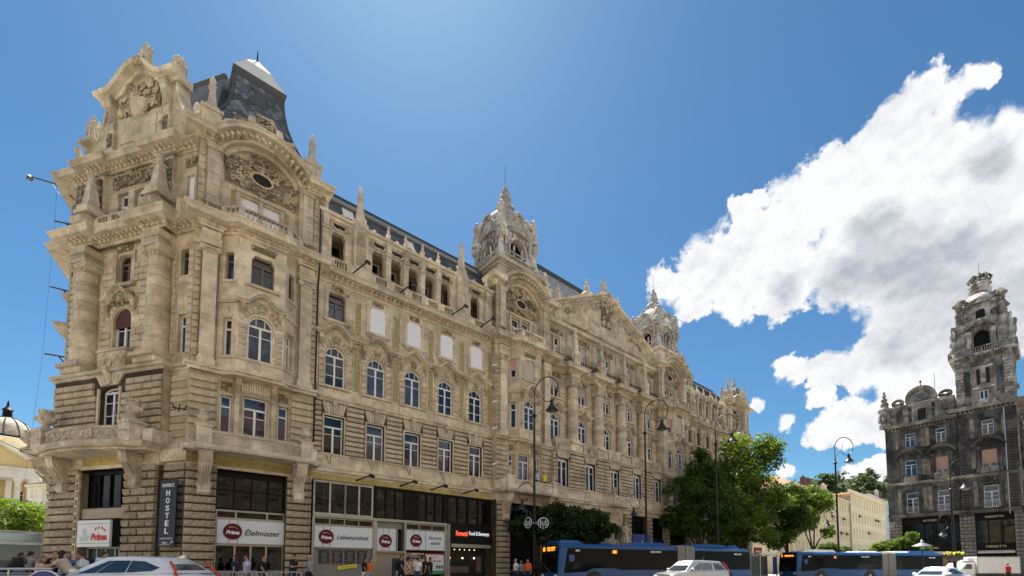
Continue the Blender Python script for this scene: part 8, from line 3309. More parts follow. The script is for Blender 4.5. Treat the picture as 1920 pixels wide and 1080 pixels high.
# ------------------------------------------------------------------ articulated buses
def bus(label, loc, rot, L=18.1, route='8E', pods='bus_blue', dest=('Kelenföldi', 'Pályaudvar'), group='blue articulated buses', front_len=10.2, plate='MXG-715'):
 t = thing('articulated_bus', label, 'bus', loc, rot, group)
 t.scale.z = .955
 Wd = 2.55
 f1, j1 = front_len, front_len + 1.7
 def shell(x0, x1, nose, tail, nm):
  b = MB()
  ys = [(-.0, .35), (-.02, 1.15), (0, 1.2), (.02, 2.6), (.06, 2.82), (.2, 2.95), (.5, 3.02)]
  ring = ys + [(Wd - y, z) for y, z in ys[::-1]]
  secs = []
  if nose:
   secs += [(x0 + .02, .92, -.0), (x0 + .1, .97, 0), (x0 + .35, 1.0, 0)]
  else:
   secs += [(x0, 1, 0)]
  if tail:
   secs += [(x1 - .3, 1, 0), (x1 - .08, .97, 0), (x1, .93, 0)]
  else:
   secs += [(x1, 1, 0)]
  vs, fs = [], []
  n = len(ring)
  for x, k, o in secs:
   for y, z in ring:
    vs.append((x + (.10 * max(0, (z - 1.1)) if nose and x < x0 + .3 else 0), Wd / 2 + (y - Wd / 2) * k, .35 + (z - .35) * (1 if k == 1 else .985)))
  for i in range(len(secs) - 1):
   for k in range(n):
    l = (k + 1) % n
    fs.append((i * n + k, i * n + l, (i + 1) * n + l, (i + 1) * n + k))
  fs.append(tuple(range(n)))
  fs.append(tuple(range((len(secs) - 1) * n, len(secs) * n))[::-1])
  b.add(vs, fs)
  return b.build(nm, 'bus_blue', t, 35)
 shell(0, f1, True, False, 'front_body')
 shell(j1, L, False, True, 'rear_body')
 def band(x0, x1, z0, z1, side, y=-.026, mat='bus_glass', nm='window_band', pts=None):
  m = MB()
  yy = y if side < 0 else Wd - y
  m.prism(pts or [(x0, z0), (x1, z0), (x1, z1), (x0, z1)], min(yy, yy + .012 * -side * -1), max(yy, yy + .012))
  return m.build(nm, mat, t)
 for side in (-1, 1):
  pts = [(.45, .95), (2.2, 1.05), (2.7, 1.28), (4.6, 1.28), (5.0, 1.16), (f1 - .05, 1.16), (f1 - .05, 2.66), (.75, 2.66)]
  wb = band(0, 0, 0, 0, side, nm='window_band', pts=pts)
  m = MB()
  yy = -.034 if side < 0 else Wd + .024
  for x in (2.25, 3.75, 5.25, 6.75, 8.25):
   m.box(x - .03, x + .03, yy, yy + .006, 1.3, 2.35)
  m.box(.75, f1 - .06, yy - .001, yy + .005, 2.35, 2.65)
  m.build('window_pillar', 'bus_black', wb)
  wb = band(j1 + .05, L - .2, 1.16, 2.66, side)
  m = MB()
  for x in (j1 + 1.5, j1 + 3.0, j1 + 4.5):
   m.box(x - .03, x + .03, yy, yy + .006, 1.2, 2.35)
  m.box(j1 + .06, L - .21, yy - .001, yy + .005, 2.35, 2.65)
  m.build('window_pillar', 'bus_black', wb)
 # windscreen and destination panel
 m = MB()
 m.add([(-.012 + .1 * .0, .12, 1.0), (-.012, Wd - .12, 1.0), (.165, Wd - .14, 2.9), (.165, .14, 2.9)], [(0, 3, 2, 1)])
 m.M = Matrix.Translation((-.012, 0, 0))
 ws = m.build('windscreen', 'bus_glass', t)
 ws.location.x = -.02
 m = MB()
 m.add([(.1, .2, 2.38), (.1, Wd - .2, 2.38), (.145, Wd - .22, 2.84), (.145, .22, 2.84)], [(0, 3, 2, 1)])
 ds = m.build('display', 'led_panel', t)
 ds.location.x = -.035
 tilt = -.1
 def led(txt, y, z, w, h):
  o = lettering(txt, 'led_orange', ds, (.095 + (z - 2.38) * .1 - .006, y, z), -PI / 2, size=.2, width=w, height=h, bold=.006)
  o.name = 'led_text'
  return o
 led(route, Wd - .5, 2.62, .3 if len(route) > 1 else .14, .3)
 if len(dest) > 1:
  led(dest[0], 1.05, 2.7, 1.05, .13)
  led(dest[1], 1.05, 2.53, 1.05, .13)
 else:
  led(dest[0], 1.05, 2.62, 1.2, .2)
 # side display, lettering
 m = MB()
 m.box(4.15, 4.75, -.05, -.036, 2.3, 2.6)
 sd = m.build('side_display', 'led_panel', t)
 lettering(route, 'led_orange', sd, (4.45, -.052, 2.45), size=.2, width=.34 if len(route) > 1 else .16, height=.22, bold=.006)
 lettering('BKK', 'text_white', t, (1.5, -.04, 2.5), size=.14, width=.34, height=.13, bold=.006)
 lettering('BUDAPEST', 'text_white', t, (8.1, -.04, 2.5), size=.14, width=1.0, height=.13, bold=.004)
 lettering(plate, 'text_white', t, (L - 1.6, -.04, 2.45), size=.14, width=.8, height=.14, bold=.004)
 # bellows
 m = MB()
 n = 9
 for i in range(n):
  x0 = f1 + (j1 - f1) * i / n
  x1 = f1 + (j1 - f1) * (i + 1) / n
  xm = (x0 + x1) / 2
  prof = [(x0, .0), (xm, -.07), (x1, .0)]
  for (xa, oa), (xb, ob) in zip(prof, prof[1:]):
   ra = [(oa, .4), (oa, 2.85), (.2 + oa, 3.0 - oa), (Wd - .2 - oa, 3.0 - oa), (Wd - oa, 2.85), (Wd - oa, .4)]
   rb = [(ob, .4), (ob, 2.85), (.2 + ob, 3.0 - ob), (Wd - .2 - ob, 3.0 - ob), (Wd - ob, 2.85), (Wd - ob, .4)]
   vs = [(xa, y, z) for y, z in ra] + [(xb, y, z) for y, z in rb]
   m.add(vs, [(k, k + 1, k + 7, k + 6) for k in range(5)])
 m.build('bellows', 'bellows_grey', t)
 m = MB()
 m.box((f1 + j1) / 2 - .09, (f1 + j1) / 2 + .09, -.1, Wd + .1, .38, 2.95)
 m.build('bellows_hoop', 'bellows_grey', t)
 # roof pods
 def pod(x0, x1, h, nm='roof_pod', mat=None):
  m = MB()
  m.add([(x0, .35, 3.0), (x1, .35, 3.0), (x1, Wd - .35, 3.0), (x0, Wd - .35, 3.0), (x0 + .45, .5, 3.0 + h), (x1 - .25, .5, 3.0 + h), (x1 - .25, Wd - .5, 3.0 + h), (x0 + .45, Wd - .5, 3.0 + h)],
              [(0, 1, 5, 4), (1, 2, 6, 5), (2, 3, 7, 6), (3, 0, 4, 7), (4, 5, 6, 7)])
  o = m.build(nm, mat or pods, t)
  return o
 if pods == 'bus_blue':
  pod(.1, 2.1, .24, mat='bus_blue')
  pod(3.6, 4.6, .12)
  pod(6.0, 9.4, .24)
  pod(j1 + .1, j1 + 3.9, .24)
  pod(L - 2.3, L - .9, .22)
 else:
  pod(1.0, 5.0, .26, mat='bus_white')
  pod(7.6, f1, .16, mat='bus_white')
  pod(j1 + .1, j1 + 2.2, .16, mat='bus_white')
  pod(L - 4.2, L - .6, .22, mat='bus_blue')
 # wheels with dark arches
 for x in (2.75, 8.6, j1 + 3.4):
  for s in (0, 1):
   a = MB()
   y = -.036 if s == 0 else Wd + .024
   a.prism([(x + .66 * math.cos(q), .45 + .66 * math.sin(q)) for q in [PI * k / 14 for k in range(15)]], y, y + .012)
   a.build('wheel_arch', 'plastic_black', t)
   w = MB()
   w.M = Matrix.Translation((x, .14 if s == 0 else Wd - .14, .48)) @ Matrix.Rotation(PI / 2, 4, 'X')
   w.lathe([(.3, -.17), (.46, -.16), (.48, -.1), (.48, .1), (.46, .16), (.3, .17)], n=20)
   wh = w.build('wheel', 'tyre', t, 40)
   w = MB()
   w.M = Matrix.Translation((x, .0 if s == 0 else Wd, .48)) @ Matrix.Rotation(PI / 2, 4, 'X')
   w.lathe([(.28, 0), (.2, .02), (.1, .05)], n=16)
   w.build('rim', 'rim_metal', wh, 40)
 # mirrors, wiper, lamps
 m = MB()
 m.tube([(.2, -.02, 2.75), (-.15, -.15, 2.7), (-.2, -.2, 2.45)], .03, 5)
 m.build('mirror_arm', 'plastic_black', t)
 m = MB()
 m.box(.75, 1.15, -.16, -.06, 1.75, 2.2)
 m.build('mirror', 'bus_blue', t)
 m = MB()
 m.box(-.3, -.16, Wd + .0, Wd + .2, 1.75, 2.4)
 m.build('mirror', 'plastic_black', t)
 m = MB()
 m.tube([(-.06, 1.0, 1.02), (-.03, 1.9, 1.5)], .02, 4)
 m.build('wiper', 'galvanised', t)
 for y in (.35, Wd - .35):
  m = MB()
  m.ball((.03, y, .75), (.1, .2, .12), 8, 6)
  m.build('headlight', 'headlight', t, True)
 for z in (.9, 1.5, 2.7):
  m = MB()
  m.box(L - .02, L + .012, .08, .2, z, z + .2)
  m.build('tail_light', 'tail_red', t)
 # seats and driver's cab seen through the glass are left dark
 return t
bus('blue articulated bus showing route 8E stopped before the middle of the palace', (gx(1046, 29.6), 29.6, .0), math.atan2(8.0, 16.3))
bus('blue articulated bus showing route 5 with white roof units, farther right', (gx(1494, 45.4), 45.4, .0), math.atan2(3.5, 17.6), route='5', pods='bus_white', dest=('RÁKOSPALOTA',), plate='MXP-402', front_len=10.2)
# ------------------------------------------------------------------ cars
def car(label, loc, rot, paint, spec, group=None, name='parked_car', cat='car'):
 """spec: L, W, shoulder points (x, z), cabin (x_base_front, x_roof_front, x_roof_rear, x_base_rear, z_roof_f, z_roof_r, z_base)"""
 t = thing(name, label, cat, loc, rot, group)
 t.scale = (spec.get('k', 1.0),) * 3
 L, W = spec['L'], spec['W']
 sh = spec['shoulder']
 b = MB()
 secs = []
 for x, z in sh:
  k = min(1, max(.0, min(x + .12, L - x + .12) / .5)) ** .5
  hw = W / 2 * (.80 + .20 * k)
  secs.append((x, z, hw))
 vs, fs = [], []
 for x, z, hw in secs:
  ring = [(-hw * .9, .22), (-hw, .5), (-hw * 1.01, z - .28), (-hw * .97, z - .06), (-hw * .86, z), (0, z + .035), (hw * .86, z), (hw * .97, z - .06), (hw * 1.01, z - .28), (hw, .5), (hw * .9, .22)]
  vs += [(x, y, zz) for y, zz in ring]
 n = 11
 for i in range(len(secs) - 1):
  for k in range(n):
   l = (k + 1) % n
   fs.append((i * n + k, i * n + l, (i + 1) * n + l, (i + 1) * n + k))
 fs += [tuple(range(n)), tuple(range((len(secs) - 1) * n, len(secs) * n))]
 b.add(vs, fs)
 body = b.build('body', paint, t, 40)
 bv = body.modifiers.new('soft', 'BEVEL')
 bv.width = .03
 bv.segments = 2
 bv.limit_method = 'ANGLE'
 xb, xf, xr, xe, zf, zr, zb = spec['cabin']
 wb, wr = W / 2 * .93, W / 2 * .70
 nx = 8
 c = MB()
 vs, fs = [], []
 rows = []
 for i in range(nx + 1):
  s = i / nx
  xr_ = xf + (xr - xf) * s
  xb_ = xb + (xe - xb) * s
  zt = zf + (zr - zf) * s + .03 * math.sin(PI * s)
  zbb = zb + spec.get('rise', 0) * s
  k = 1 - .08 * abs(2 * s - 1) ** 3
  rows.append([(xb_, -wb * k, zbb), (xr_, -wr * k, zt - .05), (xr_ + 0, -wr * .86 * k, zt), (xr_, 0, zt + .035), (xr_, wr * .86 * k, zt), (xr_, wr * k, zt - .05), (xb_, wb * k, zbb)])
 for r in rows:
  vs += r
 m_ = 7
 for i in range(nx):
  for k in range(m_ - 1):
   fs.append((i * m_ + k, i * m_ + k + 1, (i + 1) * m_ + k + 1, (i + 1) * m_ + k))
 fs += [tuple(range(m_)), tuple(range(nx * m_, nx * m_ + m_))[::-1]]
 c.add(vs, fs)
 cab = c.build('cabin', paint, t, 40)
 bv = cab.modifiers.new('soft', 'BEVEL')
 bv.width = .04
 bv.segments = 2
 bv.limit_method = 'ANGLE'
 def side(s, h, sg):
  """point on the cabin side: s along, h up"""
  i = min(nx - 1, int(s * nx))
  f = s * nx - i
  a0, a1 = Vector(rows[i][0]), Vector(rows[i][1])
  b0, b1 = Vector(rows[i + 1][0]), Vector(rows[i + 1][1])
  p = (a0.lerp(a1, h)).lerp(b0.lerp(b1, h), f)
  return (p.x, p.y * sg - .012 * sg * -1 * -1 if False else (p.y - .014) * (1 if sg > 0 else -1), p.z)
 for sg in (1, -1):
  for wn in spec['windows']:
   g = MB()
   pts = [side(s, h, sg) for s, h in wn]
   g.add(pts, [tuple(range(len(pts))) if sg > 0 else tuple(range(len(pts)))[::-1]])
   g.build('side_window', 'car_glass', t)
  mr = MB()
  p = side(spec.get('mirror', .06), .12, sg)
  mr.ball((p[0], p[1] - sg * .14, p[2] + .04), (.1, .13, .09), 10, 7)
  mr.tube([(p[0], p[1], p[2]), (p[0], p[1] - sg * .12, p[2] + .02)], .03, 5)
  mr.build('mirror', paint, t, True)
  dh = MB()
  for x in spec['handles']:
   dh.box(x, x + .2, -sg * W / 2 * 1.0 - .02, -sg * W / 2 * 1.0 + .015, zb - .2, zb - .16)
  dh.build('door_handle', paint, t)
 # screens
 def quad(nm, a, b_, c_, d_, off, mat='car_glass'):
  g = MB()
  n_ = (Vector(b_) - Vector(a)).cross(Vector(d_) - Vector(a)).normalized() * off
  g.add([tuple(Vector(p) + n_) for p in (a, b_, c_, d_)], [(0, 1, 2, 3)])
  return g.build(nm, mat, t)
 a, b_, c_, d_ = [Vector(rows[0][k]) for k in (0, 6, 5, 1)]
 mid = lambda p, q, f: p.lerp(q, f)
 fr = [mid(mid(a, d_, .06), mid(b_, c_, .06), .07), mid(mid(a, d_, .06), mid(b_, c_, .06), .93), mid(mid(a, d_, .95), mid(b_, c_, .95), .93), mid(mid(a, d_, .95), mid(b_, c_, .95), .07)]
 quad('windscreen', *fr, -.012)
 quad('windscreen', *fr, .012)
 a, b_, c_, d_ = [Vector(rows[nx][k]) for k in (0, 6, 5, 1)]
 rr = [mid(mid(a, d_, .2), mid(b_, c_, .2), .1), mid(mid(a, d_, .2), mid(b_, c_, .2), .9), mid(mid(a, d_, .88), mid(b_, c_, .88), .9), mid(mid(a, d_, .88), mid(b_, c_, .88), .1)]
 quad('rear_window', *rr, .014)
 quad('rear_window', *rr, -.014)
 for x in spec['wheels']:
  for sg in (-1, 1):
   w = MB()
   w.M = Matrix.Translation((x, sg * (W / 2 - .12), .34)) @ Matrix.Rotation(PI / 2, 4, 'X')
   w.lathe([(.22, -.11), (.32, -.11), (.34, -.06), (.34, .06), (.32, .11), (.22, .11)], n=20)
   wh = w.build('wheel', 'tyre', t, 40)
   w = MB()
   w.M = Matrix.Translation((x, sg * (W / 2 - .12), .34)) @ Matrix.Rotation(PI / 2, 4, 'X')
   w.lathe([(.21, -.115), (.06, -.09)], n=14)
   w.lathe([(.06, .09), (.21, .115)], n=14)
   w.build('rim', 'rim_metal', wh, 40)
   ac = MB()
   y = sg * (W / 2 + .008)
   ac.prism([(x + .41 * math.cos(q), .34 + .41 * math.sin(q)) for q in [PI * k / 12 for k in range(13)]], y - .006, y + .006)
   ac.build('wheel_arch', 'plastic_black', t)
 for sg in (-1, 1):
  h = MB()
  zl = sh[1][1] - .12
  h.ball((.12, sg * W * .34, zl), (.14, .2, .09), 8, 6)
  h.build('headlight', 'headlight', t, True)
  tl = MB()
  pts = spec['tail']
  tl.add([(x, sg * (y + .0), z) for x, y, z in pts], [tuple(range(len(pts)))])
  q = MB()
  for (x0, y0, z0), (x1, y1, z1) in zip(pts, pts[1:]):
   q.tube([(x0, sg * y0, z0), (x1, sg * y1, z1)], .036, 6)
  q.build('tail_light', 'tail_red', t, True)
 bp = MB()
 bp.box(-.04, .3, -W * .42, W * .42, .25, .45)
 bp.box(L - .3, L + .04, -W * .42, W * .42, .3, .5)
 bp.build('bumper', 'plastic_black', t)
 if spec.get('fin'):
  f = MB()
  x, z = spec['fin']
  f.prism([(x, z), (x + .28, z), (x + .24, z + .1), (x + .16, z + .09)], -.025, .025)
  f.build('roof_fin', paint, t)
 if spec.get('aerial'):
  f = MB()
  x, z = spec['aerial']
  f.tube([(x, 0, z), (x + .25, 0, z + .28)], .012, 4)
  f.build('aerial', 'plastic_black', t)
 if spec.get('rear_panel'):
  quad('tailgate', *[Vector(p) for p in spec['rear_panel']], .0, 'plastic_black')
 return t
SUV = dict(k=.955, L=4.55, W=1.82, shoulder=[(0, .62), (.1, .82), (.5, .96), (1.3, 1.07), (1.6, 1.10), (3.8, 1.14), (4.3, 1.12), (4.5, 1.0), (4.55, .8)],
           cabin=(1.05, 2.0, 3.75, 4.38, 1.60, 1.56, 1.06), rise=.06,
           windows=[[(.10, .1), (.27, .1), (.27, .86), (.20, .84)], [(.285, .1), (.55, .1), (.54, .86), (.285, .86)], [(.565, .1), (.80, .18), (.90, .42), (.74, .84), (.555, .86)]],
           wheels=(.85, 3.5), handles=(2.2, 3.1), mirror=.1, fin=(3.75, 1.57),
           tail=[(4.12, .70, 1.46), (4.36, .80, 1.22), (4.42, .86, 1.1), (4.50, .84, .98), (4.3, .93, .96)])
car('white sport utility car passing at the lower left, with red rear lamps', (gx(122, 13.9), 13.7, 0), -.02, 'car_white', SUV, 'cars on the street')
SUV2 = dict(L=4.5, W=1.8, shoulder=[(0, .62), (.08, .88), (.4, .98), (1.2, 1.06), (1.5, 1.08), (3.9, 1.12), (4.4, 1.1), (4.5, .8)],
   cabin=(1.0, 1.75, 4.05, 4.42, 1.64, 1.62, 1.04), rise=.03,
   windows=[[(.08, .1), (.31, .1), (.31, .84), (.21, .82)], [(.33, .1), (.60, .1), (.60, .85), (.33, .85)], [(.66, .12), (.93, .14), (.85, .8), (.66, .84)]],
   wheels=(.85, 3.5), handles=(2.1, 3.0), mirror=.08, aerial=(3.1, 1.66),
   tail=[(4.1, .68, 1.55), (4.3, .78, 1.3), (4.42, .84, 1.05)])
car('silver sport utility car in front of the bellows of the first bus', (gx(1232, 26.5), 25.4, 0), .5, 'car_silver', SUV2, 'cars on the street')
SED = dict(L=4.5, W=1.76, shoulder=[(0, .5), (.1, .68), (.6, .8), (1.3, .88), (3.6, .94), (4.3, .92), (4.5, .7)],
           cabin=(1.25, 2.0, 3.2, 4.0, 1.40, 1.38, .9), rise=.03,
           windows=[[(.12, .1), (.36, .1), (.36, .84), (.24, .82)], [(.38, .1), (.68, .1), (.64, .84), (.38, .84)], [(.70, .12), (.86, .16), (.70, .8), (.66, .82)]],
           wheels=(.85, 3.5), handles=(2.2, 3.0), mirror=.1,
           tail=[(4.3, .7, .9), (4.45, .75, .82)])
car('white hatchback facing left in front of the second bus', (gx(1694, 29.0), 28.0, -.12), .42, 'car_white', SED, 'cars on the street')
# box truck
def truck():
 t = thing('box_truck', 'small white box truck parked before the dark palace, partly behind a lamp post', 'truck', (gx(1752, 44.5), 43.2, 0), .02)
 m = MB()
 m.box(2.0, 6.0, -1.0, 1.0, .75, 2.28)
 o = m.build('cargo_box', 'truck_white', t)
 o.modifiers.new('soft', 'BEVEL').width = .04
 m = MB()
 for x in (2.02, 5.98):
  m.box(x - .035, x + .035, -1.015, -1.0, .76, 2.27)
 m.box(2.0, 6.0, -1.012, -1.0, 2.2, 2.28)
 m.build('corner_trim', 'galvanised', t)
 m = MB()
 m.prism([(.1, .5), (1.9, .5), (1.9, 1.72), (1.05, 1.72), (.55, 1.2), (.12, 1.0)], -.9, .9)
 o = m.build('cab', 'truck_white', t)
 o.modifiers.new('soft', 'BEVEL').width = .05
 m = MB()
 m.prism([(.75, 1.15), (1.55, 1.15), (1.55, 1.6), (1.1, 1.6)], -.915, -.903)
 m.build('cab_window', 'car_glass', t)
 m = MB()
 m.box(1.55, 2.1, -.55, .55, 1.9, 2.2)
 o = m.build('cooling_unit', 'truck_white', t)
 o.modifiers.new('soft', 'BEVEL').width = .04
 m = MB()
 m.box(1.6, 5.9, -.9, .9, .55, .74)
 m.build('chassis', 'plastic_black', t)
 for x in (.75, 4.9):
  for s in (-1, 1):
   w = MB()
   w.M = Matrix.Translation((x, s * .82, .36)) @ Matrix.Rotation(PI / 2, 4, 'X')
   w.lathe([(.2, -.1), (.36, -.09), (.36, .09), (.2, .1)], n=16)
   w.build('wheel', 'tyre', t, 40)
truck()
# ------------------------------------------------------------------ people
def remeshed(mb, voxel, name):
 me = mb.mesh('tmp')
 o = bpy.data.objects.new('tmp', me)
 col.objects.link(o)
 md = o.modifiers.new('r', 'REMESH')
 md.mode = 'VOXEL'
 md.voxel_size = voxel
 sm = o.modifiers.new('s', 'SMOOTH')
 sm.factor = .5
 sm.iterations = 3
 bpy.context.view_layer.update()
 out = bpy.data.meshes.new_from_object(o.evaluated_get(bpy.context.evaluated_depsgraph_get()))
 out.name = name
 bpy.data.objects.remove(o)
 for p in out.polygons:
  p.use_smooth = True
 return out
POSES = {}
def pose(kind, long_hair=False):
 key = (kind, long_hair)
 if key in POSES:
  return POSES[key]
 V = Vector
 lean = {'lean': .30, 'phone': .04}.get(kind, 0.0)
 hip = V((0, 0, .93))
 chest = V((0, -lean * .8, 1.28 - lean * .12))
 neck = V((0, -lean * 1.15, 1.47 - lean * .25))
 head = neck + V((0, -.03 - (.05 if kind == 'phone' else 0), .165 - (.02 if kind == 'phone' else 0)))
 sh = {s: chest + V((s * .185, -lean * .2, .13)) for s in (-1, 1)}
 if kind == 'stand':
  el = {s: sh[s] + V((s * .06, .02, -.29)) for s in (-1, 1)}
  wr = {s: el[s] + V((s * .0, -.06, -.25)) for s in (-1, 1)}
  kn = {s: V((s * .1, -.02, .49)) for s in (-1, 1)}
  an = {s: V((s * .11, 0, .08)) for s in (-1, 1)}
 elif kind == 'walk':
  el = {s: sh[s] + V((s * .05, s * .1, -.28)) for s in (-1, 1)}
  wr = {s: el[s] + V((0, s * .06 - .1, -.22)) for s in (-1, 1)}
  kn = {s: V((s * .09, -s * .17 - .03, .5)) for s in (-1, 1)}
  an = {s: V((s * .09, -s * .3 + .05, .1 if s > 0 else .13)) for s in (-1, 1)}
 elif kind == 'phone':
  el = {s: sh[s] + V((s * .05, -.02, -.29)) for s in (-1, 1)}
  wr = {s: V((s * .06, -.33, 1.16)) for s in (-1, 1)}
  kn = {s: V((s * .1, -.04, .49)) for s in (-1, 1)}
  an = {s: V((s * .11, s * .08, .08)) for s in (-1, 1)}
 else:
  el = {s: sh[s] + V((s * .09, -.16, -.2)) for s in (-1, 1)}
  wr = {s: el[s] + V((-s * .06, -.2, -.06)) for s in (-1, 1)}
  kn = {s: V((s * .1, -.02, .48)) for s in (-1, 1)}
  an = {s: V((s * .12, .06, .08)) for s in (-1, 1)}
 b = MB()
 for s in (-1, 1):
  b.tube([sh[s], el[s]], [.052, .04], 8)
  b.ball(sh[s], .055, 8, 6)
  b.ball(el[s], .041, 8, 6)
  b.tube([el[s], wr[s]], [.04, .026], 8)
  b.tube([hip + V((s * .09, 0, -.02)), kn[s]], [.088, .056], 9)
  b.ball(kn[s], .056, 8, 6)
  b.tube([kn[s], kn[s].lerp(an[s], .35), an[s]], [.054, .058, .036], 9)
  b.ball(wr[s], .028, 8, 6)
 b.tube([hip + V((0, 0, -.08)), hip, hip.lerp(chest, .45), chest, chest + V((0, -lean * .2, .14)), neck], [.12, .155, .13, .165, .15, .055], 10)
 b.ball(chest + V((0, 0, .1)), (.19, .105, .1), 10, 6)
 b.tube([neck - V((0, 0, .04)), neck + V((0, -.01, .1))], [.058, .052], 8)
 b.ball(head, (.076, .095, .115), 12, 9)
 b.ball(head + V((0, -.03, -.06)), (.055, .062, .055), 8, 6)
 b.ball(head + V((0, -.1, -.012)), (.014, .022, .024), 6, 5)
 for s in (-1, 1):
  b.ball(head + V((s * .078, .0, -.005)), (.013, .022, .032), 6, 5)
 body = remeshed(b, .017, 'body')
 hd = MB()
 for s in (-1, 1):
  w = wr[s]
  d = (wr[s] - el[s]).normalized()
  sd = V((0, 1, 0)).cross(d).normalized() if abs(d.y) < .9 else V((1, 0, 0))
  hd.ball(w + d * .055, (.036, .036, .05), 8, 6)
  for k in range(4):
   o = sd * (.03 - .02 * k)
   ln = (.07, .08, .075, .058)[k]
   p0 = w + d * .085 + o
   hd.tube([p0, p0 + d * ln * .55 + V((0, -.008, 0)), p0 + d * ln + V((0, -.026, -.004))], [.0095, .009, .0075], 5)
  p0 = w + d * .045 + sd * .032
  hd.tube([p0, p0 + d * .03 + sd * .022, p0 + d * .062 + sd * .026], [.012, .011, .009], 5)
 hm_ = hd.mesh('hand')
 fc = MB()
 for s in (-1, 1):
  fc.ball(head + V((s * .03, -.088, .018)), (.011, .009, .008), 6, 4)
  fc.box(head.x + s * .03 - .016, head.x + s * .03 + .016, head.y - .097, head.y - .085, head.z + .035, head.z + .041)
 fc.box(head.x - .024, head.x + .024, head.y - .097, head.y - .085, head.z - .066, head.z - .058)
 fcm = fc.mesh('face')
 t = MB()
 t.tube([hip + V((0, 0, -.05)), hip + V((0, 0, .06)), hip.lerp(chest, .45), chest, chest + V((0, -lean * .2, .13)), neck - V((0, 0, .02))], [.165, .17, .15, .18, .165, .075], 12)
 t.ball(chest + V((0, 0, .1)), (.205, .12, .11), 10, 6)
 for s in (-1, 1):
  t.tube([sh[s] + V((-s * .03, 0, .01)), sh[s].lerp(el[s], .72)], [.07, .064], 8)
  t.ball(sh[s], .07, 8, 6)
 top = remeshed(t, .02, 'shirt')
 t = MB()
 t.tube([hip + V((0, 0, .07)), hip, hip + V((0, 0, -.1))], [.165, .172, .15], 12)
 for s in (-1, 1):
  t.tube([hip + V((s * .09, 0, -.03)), kn[s], an[s]], [.105, .076, .062], 10)
  t.ball(kn[s], .075, 8, 6)
 tr_ = remeshed(t, .02, 'trousers')
 sho = MB()
 for s in (-1, 1):
  sho.ball(an[s] + V((0, -.06, -.035)), (.045, .13, .045), 10, 6)
 shm = sho.mesh('shoes')
 h = MB()
 h.ball(head + V((0, .02, .03)), (.086, .098, .105), 12, 8)
 if long_hair:
  h.ball(head + V((0, .055, -.06)), (.085, .06, .14), 10, 7)
  h.ball(head + V((0, .06, -.17)), (.07, .05, .12), 10, 7)
 hair = remeshed(h, .02, 'hair')
 # open the face: hair stays behind the brow
 for v in hair.vertices:
  if v.co.y < head.y - .045 and v.co.z < head.z + .075:
   v.co.y = head.y - .03 + (v.co.z - head.z) * .1
 for m in (hm_, fcm, shm, hair):
  for p in m.polygons:
   p.use_smooth = True
 POSES[key] = dict(body=body, hand=hm_, face=fcm, shirt=top, trousers=tr_, shoes=shm, hair=hair)
 return POSES[key]
MC = {}
def colored(me, mat):
 k = (me.name, mat)
 if k not in MC:
  c = me.copy()
  c.name = me.name.split('.')[0]
  c.materials.clear()
  c.materials.append(MATS[mat])
  MC[k] = c
 return MC[k]
def person(label, loc, face, kind, shirt, trousers='cloth_jeans', hair='hair_dark', skin='skin', k=1.0, long=False, bag=None, cap=None, group=None):
 t = thing('person', label, 'person', loc, face, group)
 t.scale = (k, k, k)
 p = pose(kind, long)
 b = link('body', colored(p['body'], skin), t)
 link('hands', colored(p['hand'], skin), b)
 link('face', colored(p['face'], 'hair_dark'), b)
 link('shirt', colored(p['shirt'], shirt), t)
 link('trousers', colored(p['trousers'], trousers), t)
 link('shoes', colored(p['shoes'], 'plastic_black'), t)
 link('hair', colored(p['hair'], cap or hair), t)
 if bag:
  m = MB()
  m.ball((0, .2 if kind != 'lean' else -.02, 1.22), (.17, .12, .24), 10, 7)
  for s in (-1, 1):
   m.tube([(s * .1, .12, 1.4), (s * .12, -.02, 1.47), (s * .13, -.13, 1.36), (s * .14, -.1, 1.15), (s * .15, .1, 1.05)], .018, 5)
  m.build('backpack', bag, t, True)
 return t
def pg(px, Y, z=.13):
 return (gx(px, Y), Y, z)
away, left, right, toward = PI, -PI / 2, PI / 2, 0.0
crowd = 'people along the railing at the left'
G_ = 'people along the railing at the left'
CR = [
 ('person with dark hair in black at the very left edge of the crowd', 10, 15.6, 2.6, 'lean', 'cloth_black', 'hair_dark', False, None, None, .97),
 ('person in a grey shirt with a large black backpack seen from behind', 34, 15.8, 3.1, 'lean', 'cloth_grey', 'hair_dark', False, 'cloth_black', None, 1.0),
 ('person in a blue cap and black shirt beside the backpack wearer', 51, 16.3, -.4, 'stand', 'cloth_black', 'hair_dark', False, None, 'cloth_blue', .95),
 ('person in a red top half hidden behind the blue cap', 63, 18.2, .5, 'stand', 'cloth_red', 'hair_grey', False, None, None, .93),
 ('woman with brown hair in a pale top at the railing', 82, 14.9, 1.2, 'stand', 'cloth_beige', 'hair_brown', True, None, None, .84),
 ('man in a printed black shirt leaning at the railing', 96, 15.3, 1.0, 'lean', 'cloth_black', 'hair_dark', False, None, None, .98),
 ('person in a pale blue shirt with short dark hair in the middle of the crowd', 115, 16.4, -.8, 'stand', 'cloth_paleblue', 'hair_dark', False, None, None, .98),
 ('woman with long brown hair in a blue shirt in the middle of the crowd', 124, 15.8, .9, 'lean', 'cloth_blue', 'hair_brown', True, None, None, .96),
 ('woman in a cream sleeveless top leaning forward beside the car bonnet', 136, 15.0, -1.2, 'lean', 'cloth_beige', 'hair_dark', True, None, None, .96),
 ('person holding a hand to the face, in a white top, before the car', 157, 15.6, -1.0, 'phone', 'cloth_white', 'hair_brown', False, None, None, .94),
 ('man in a white shirt with dark straps right of the crowd', 168, 16.0, 2.2, 'lean', 'cloth_white', 'hair_dark', False, 'cloth_navy', None, .99),
]
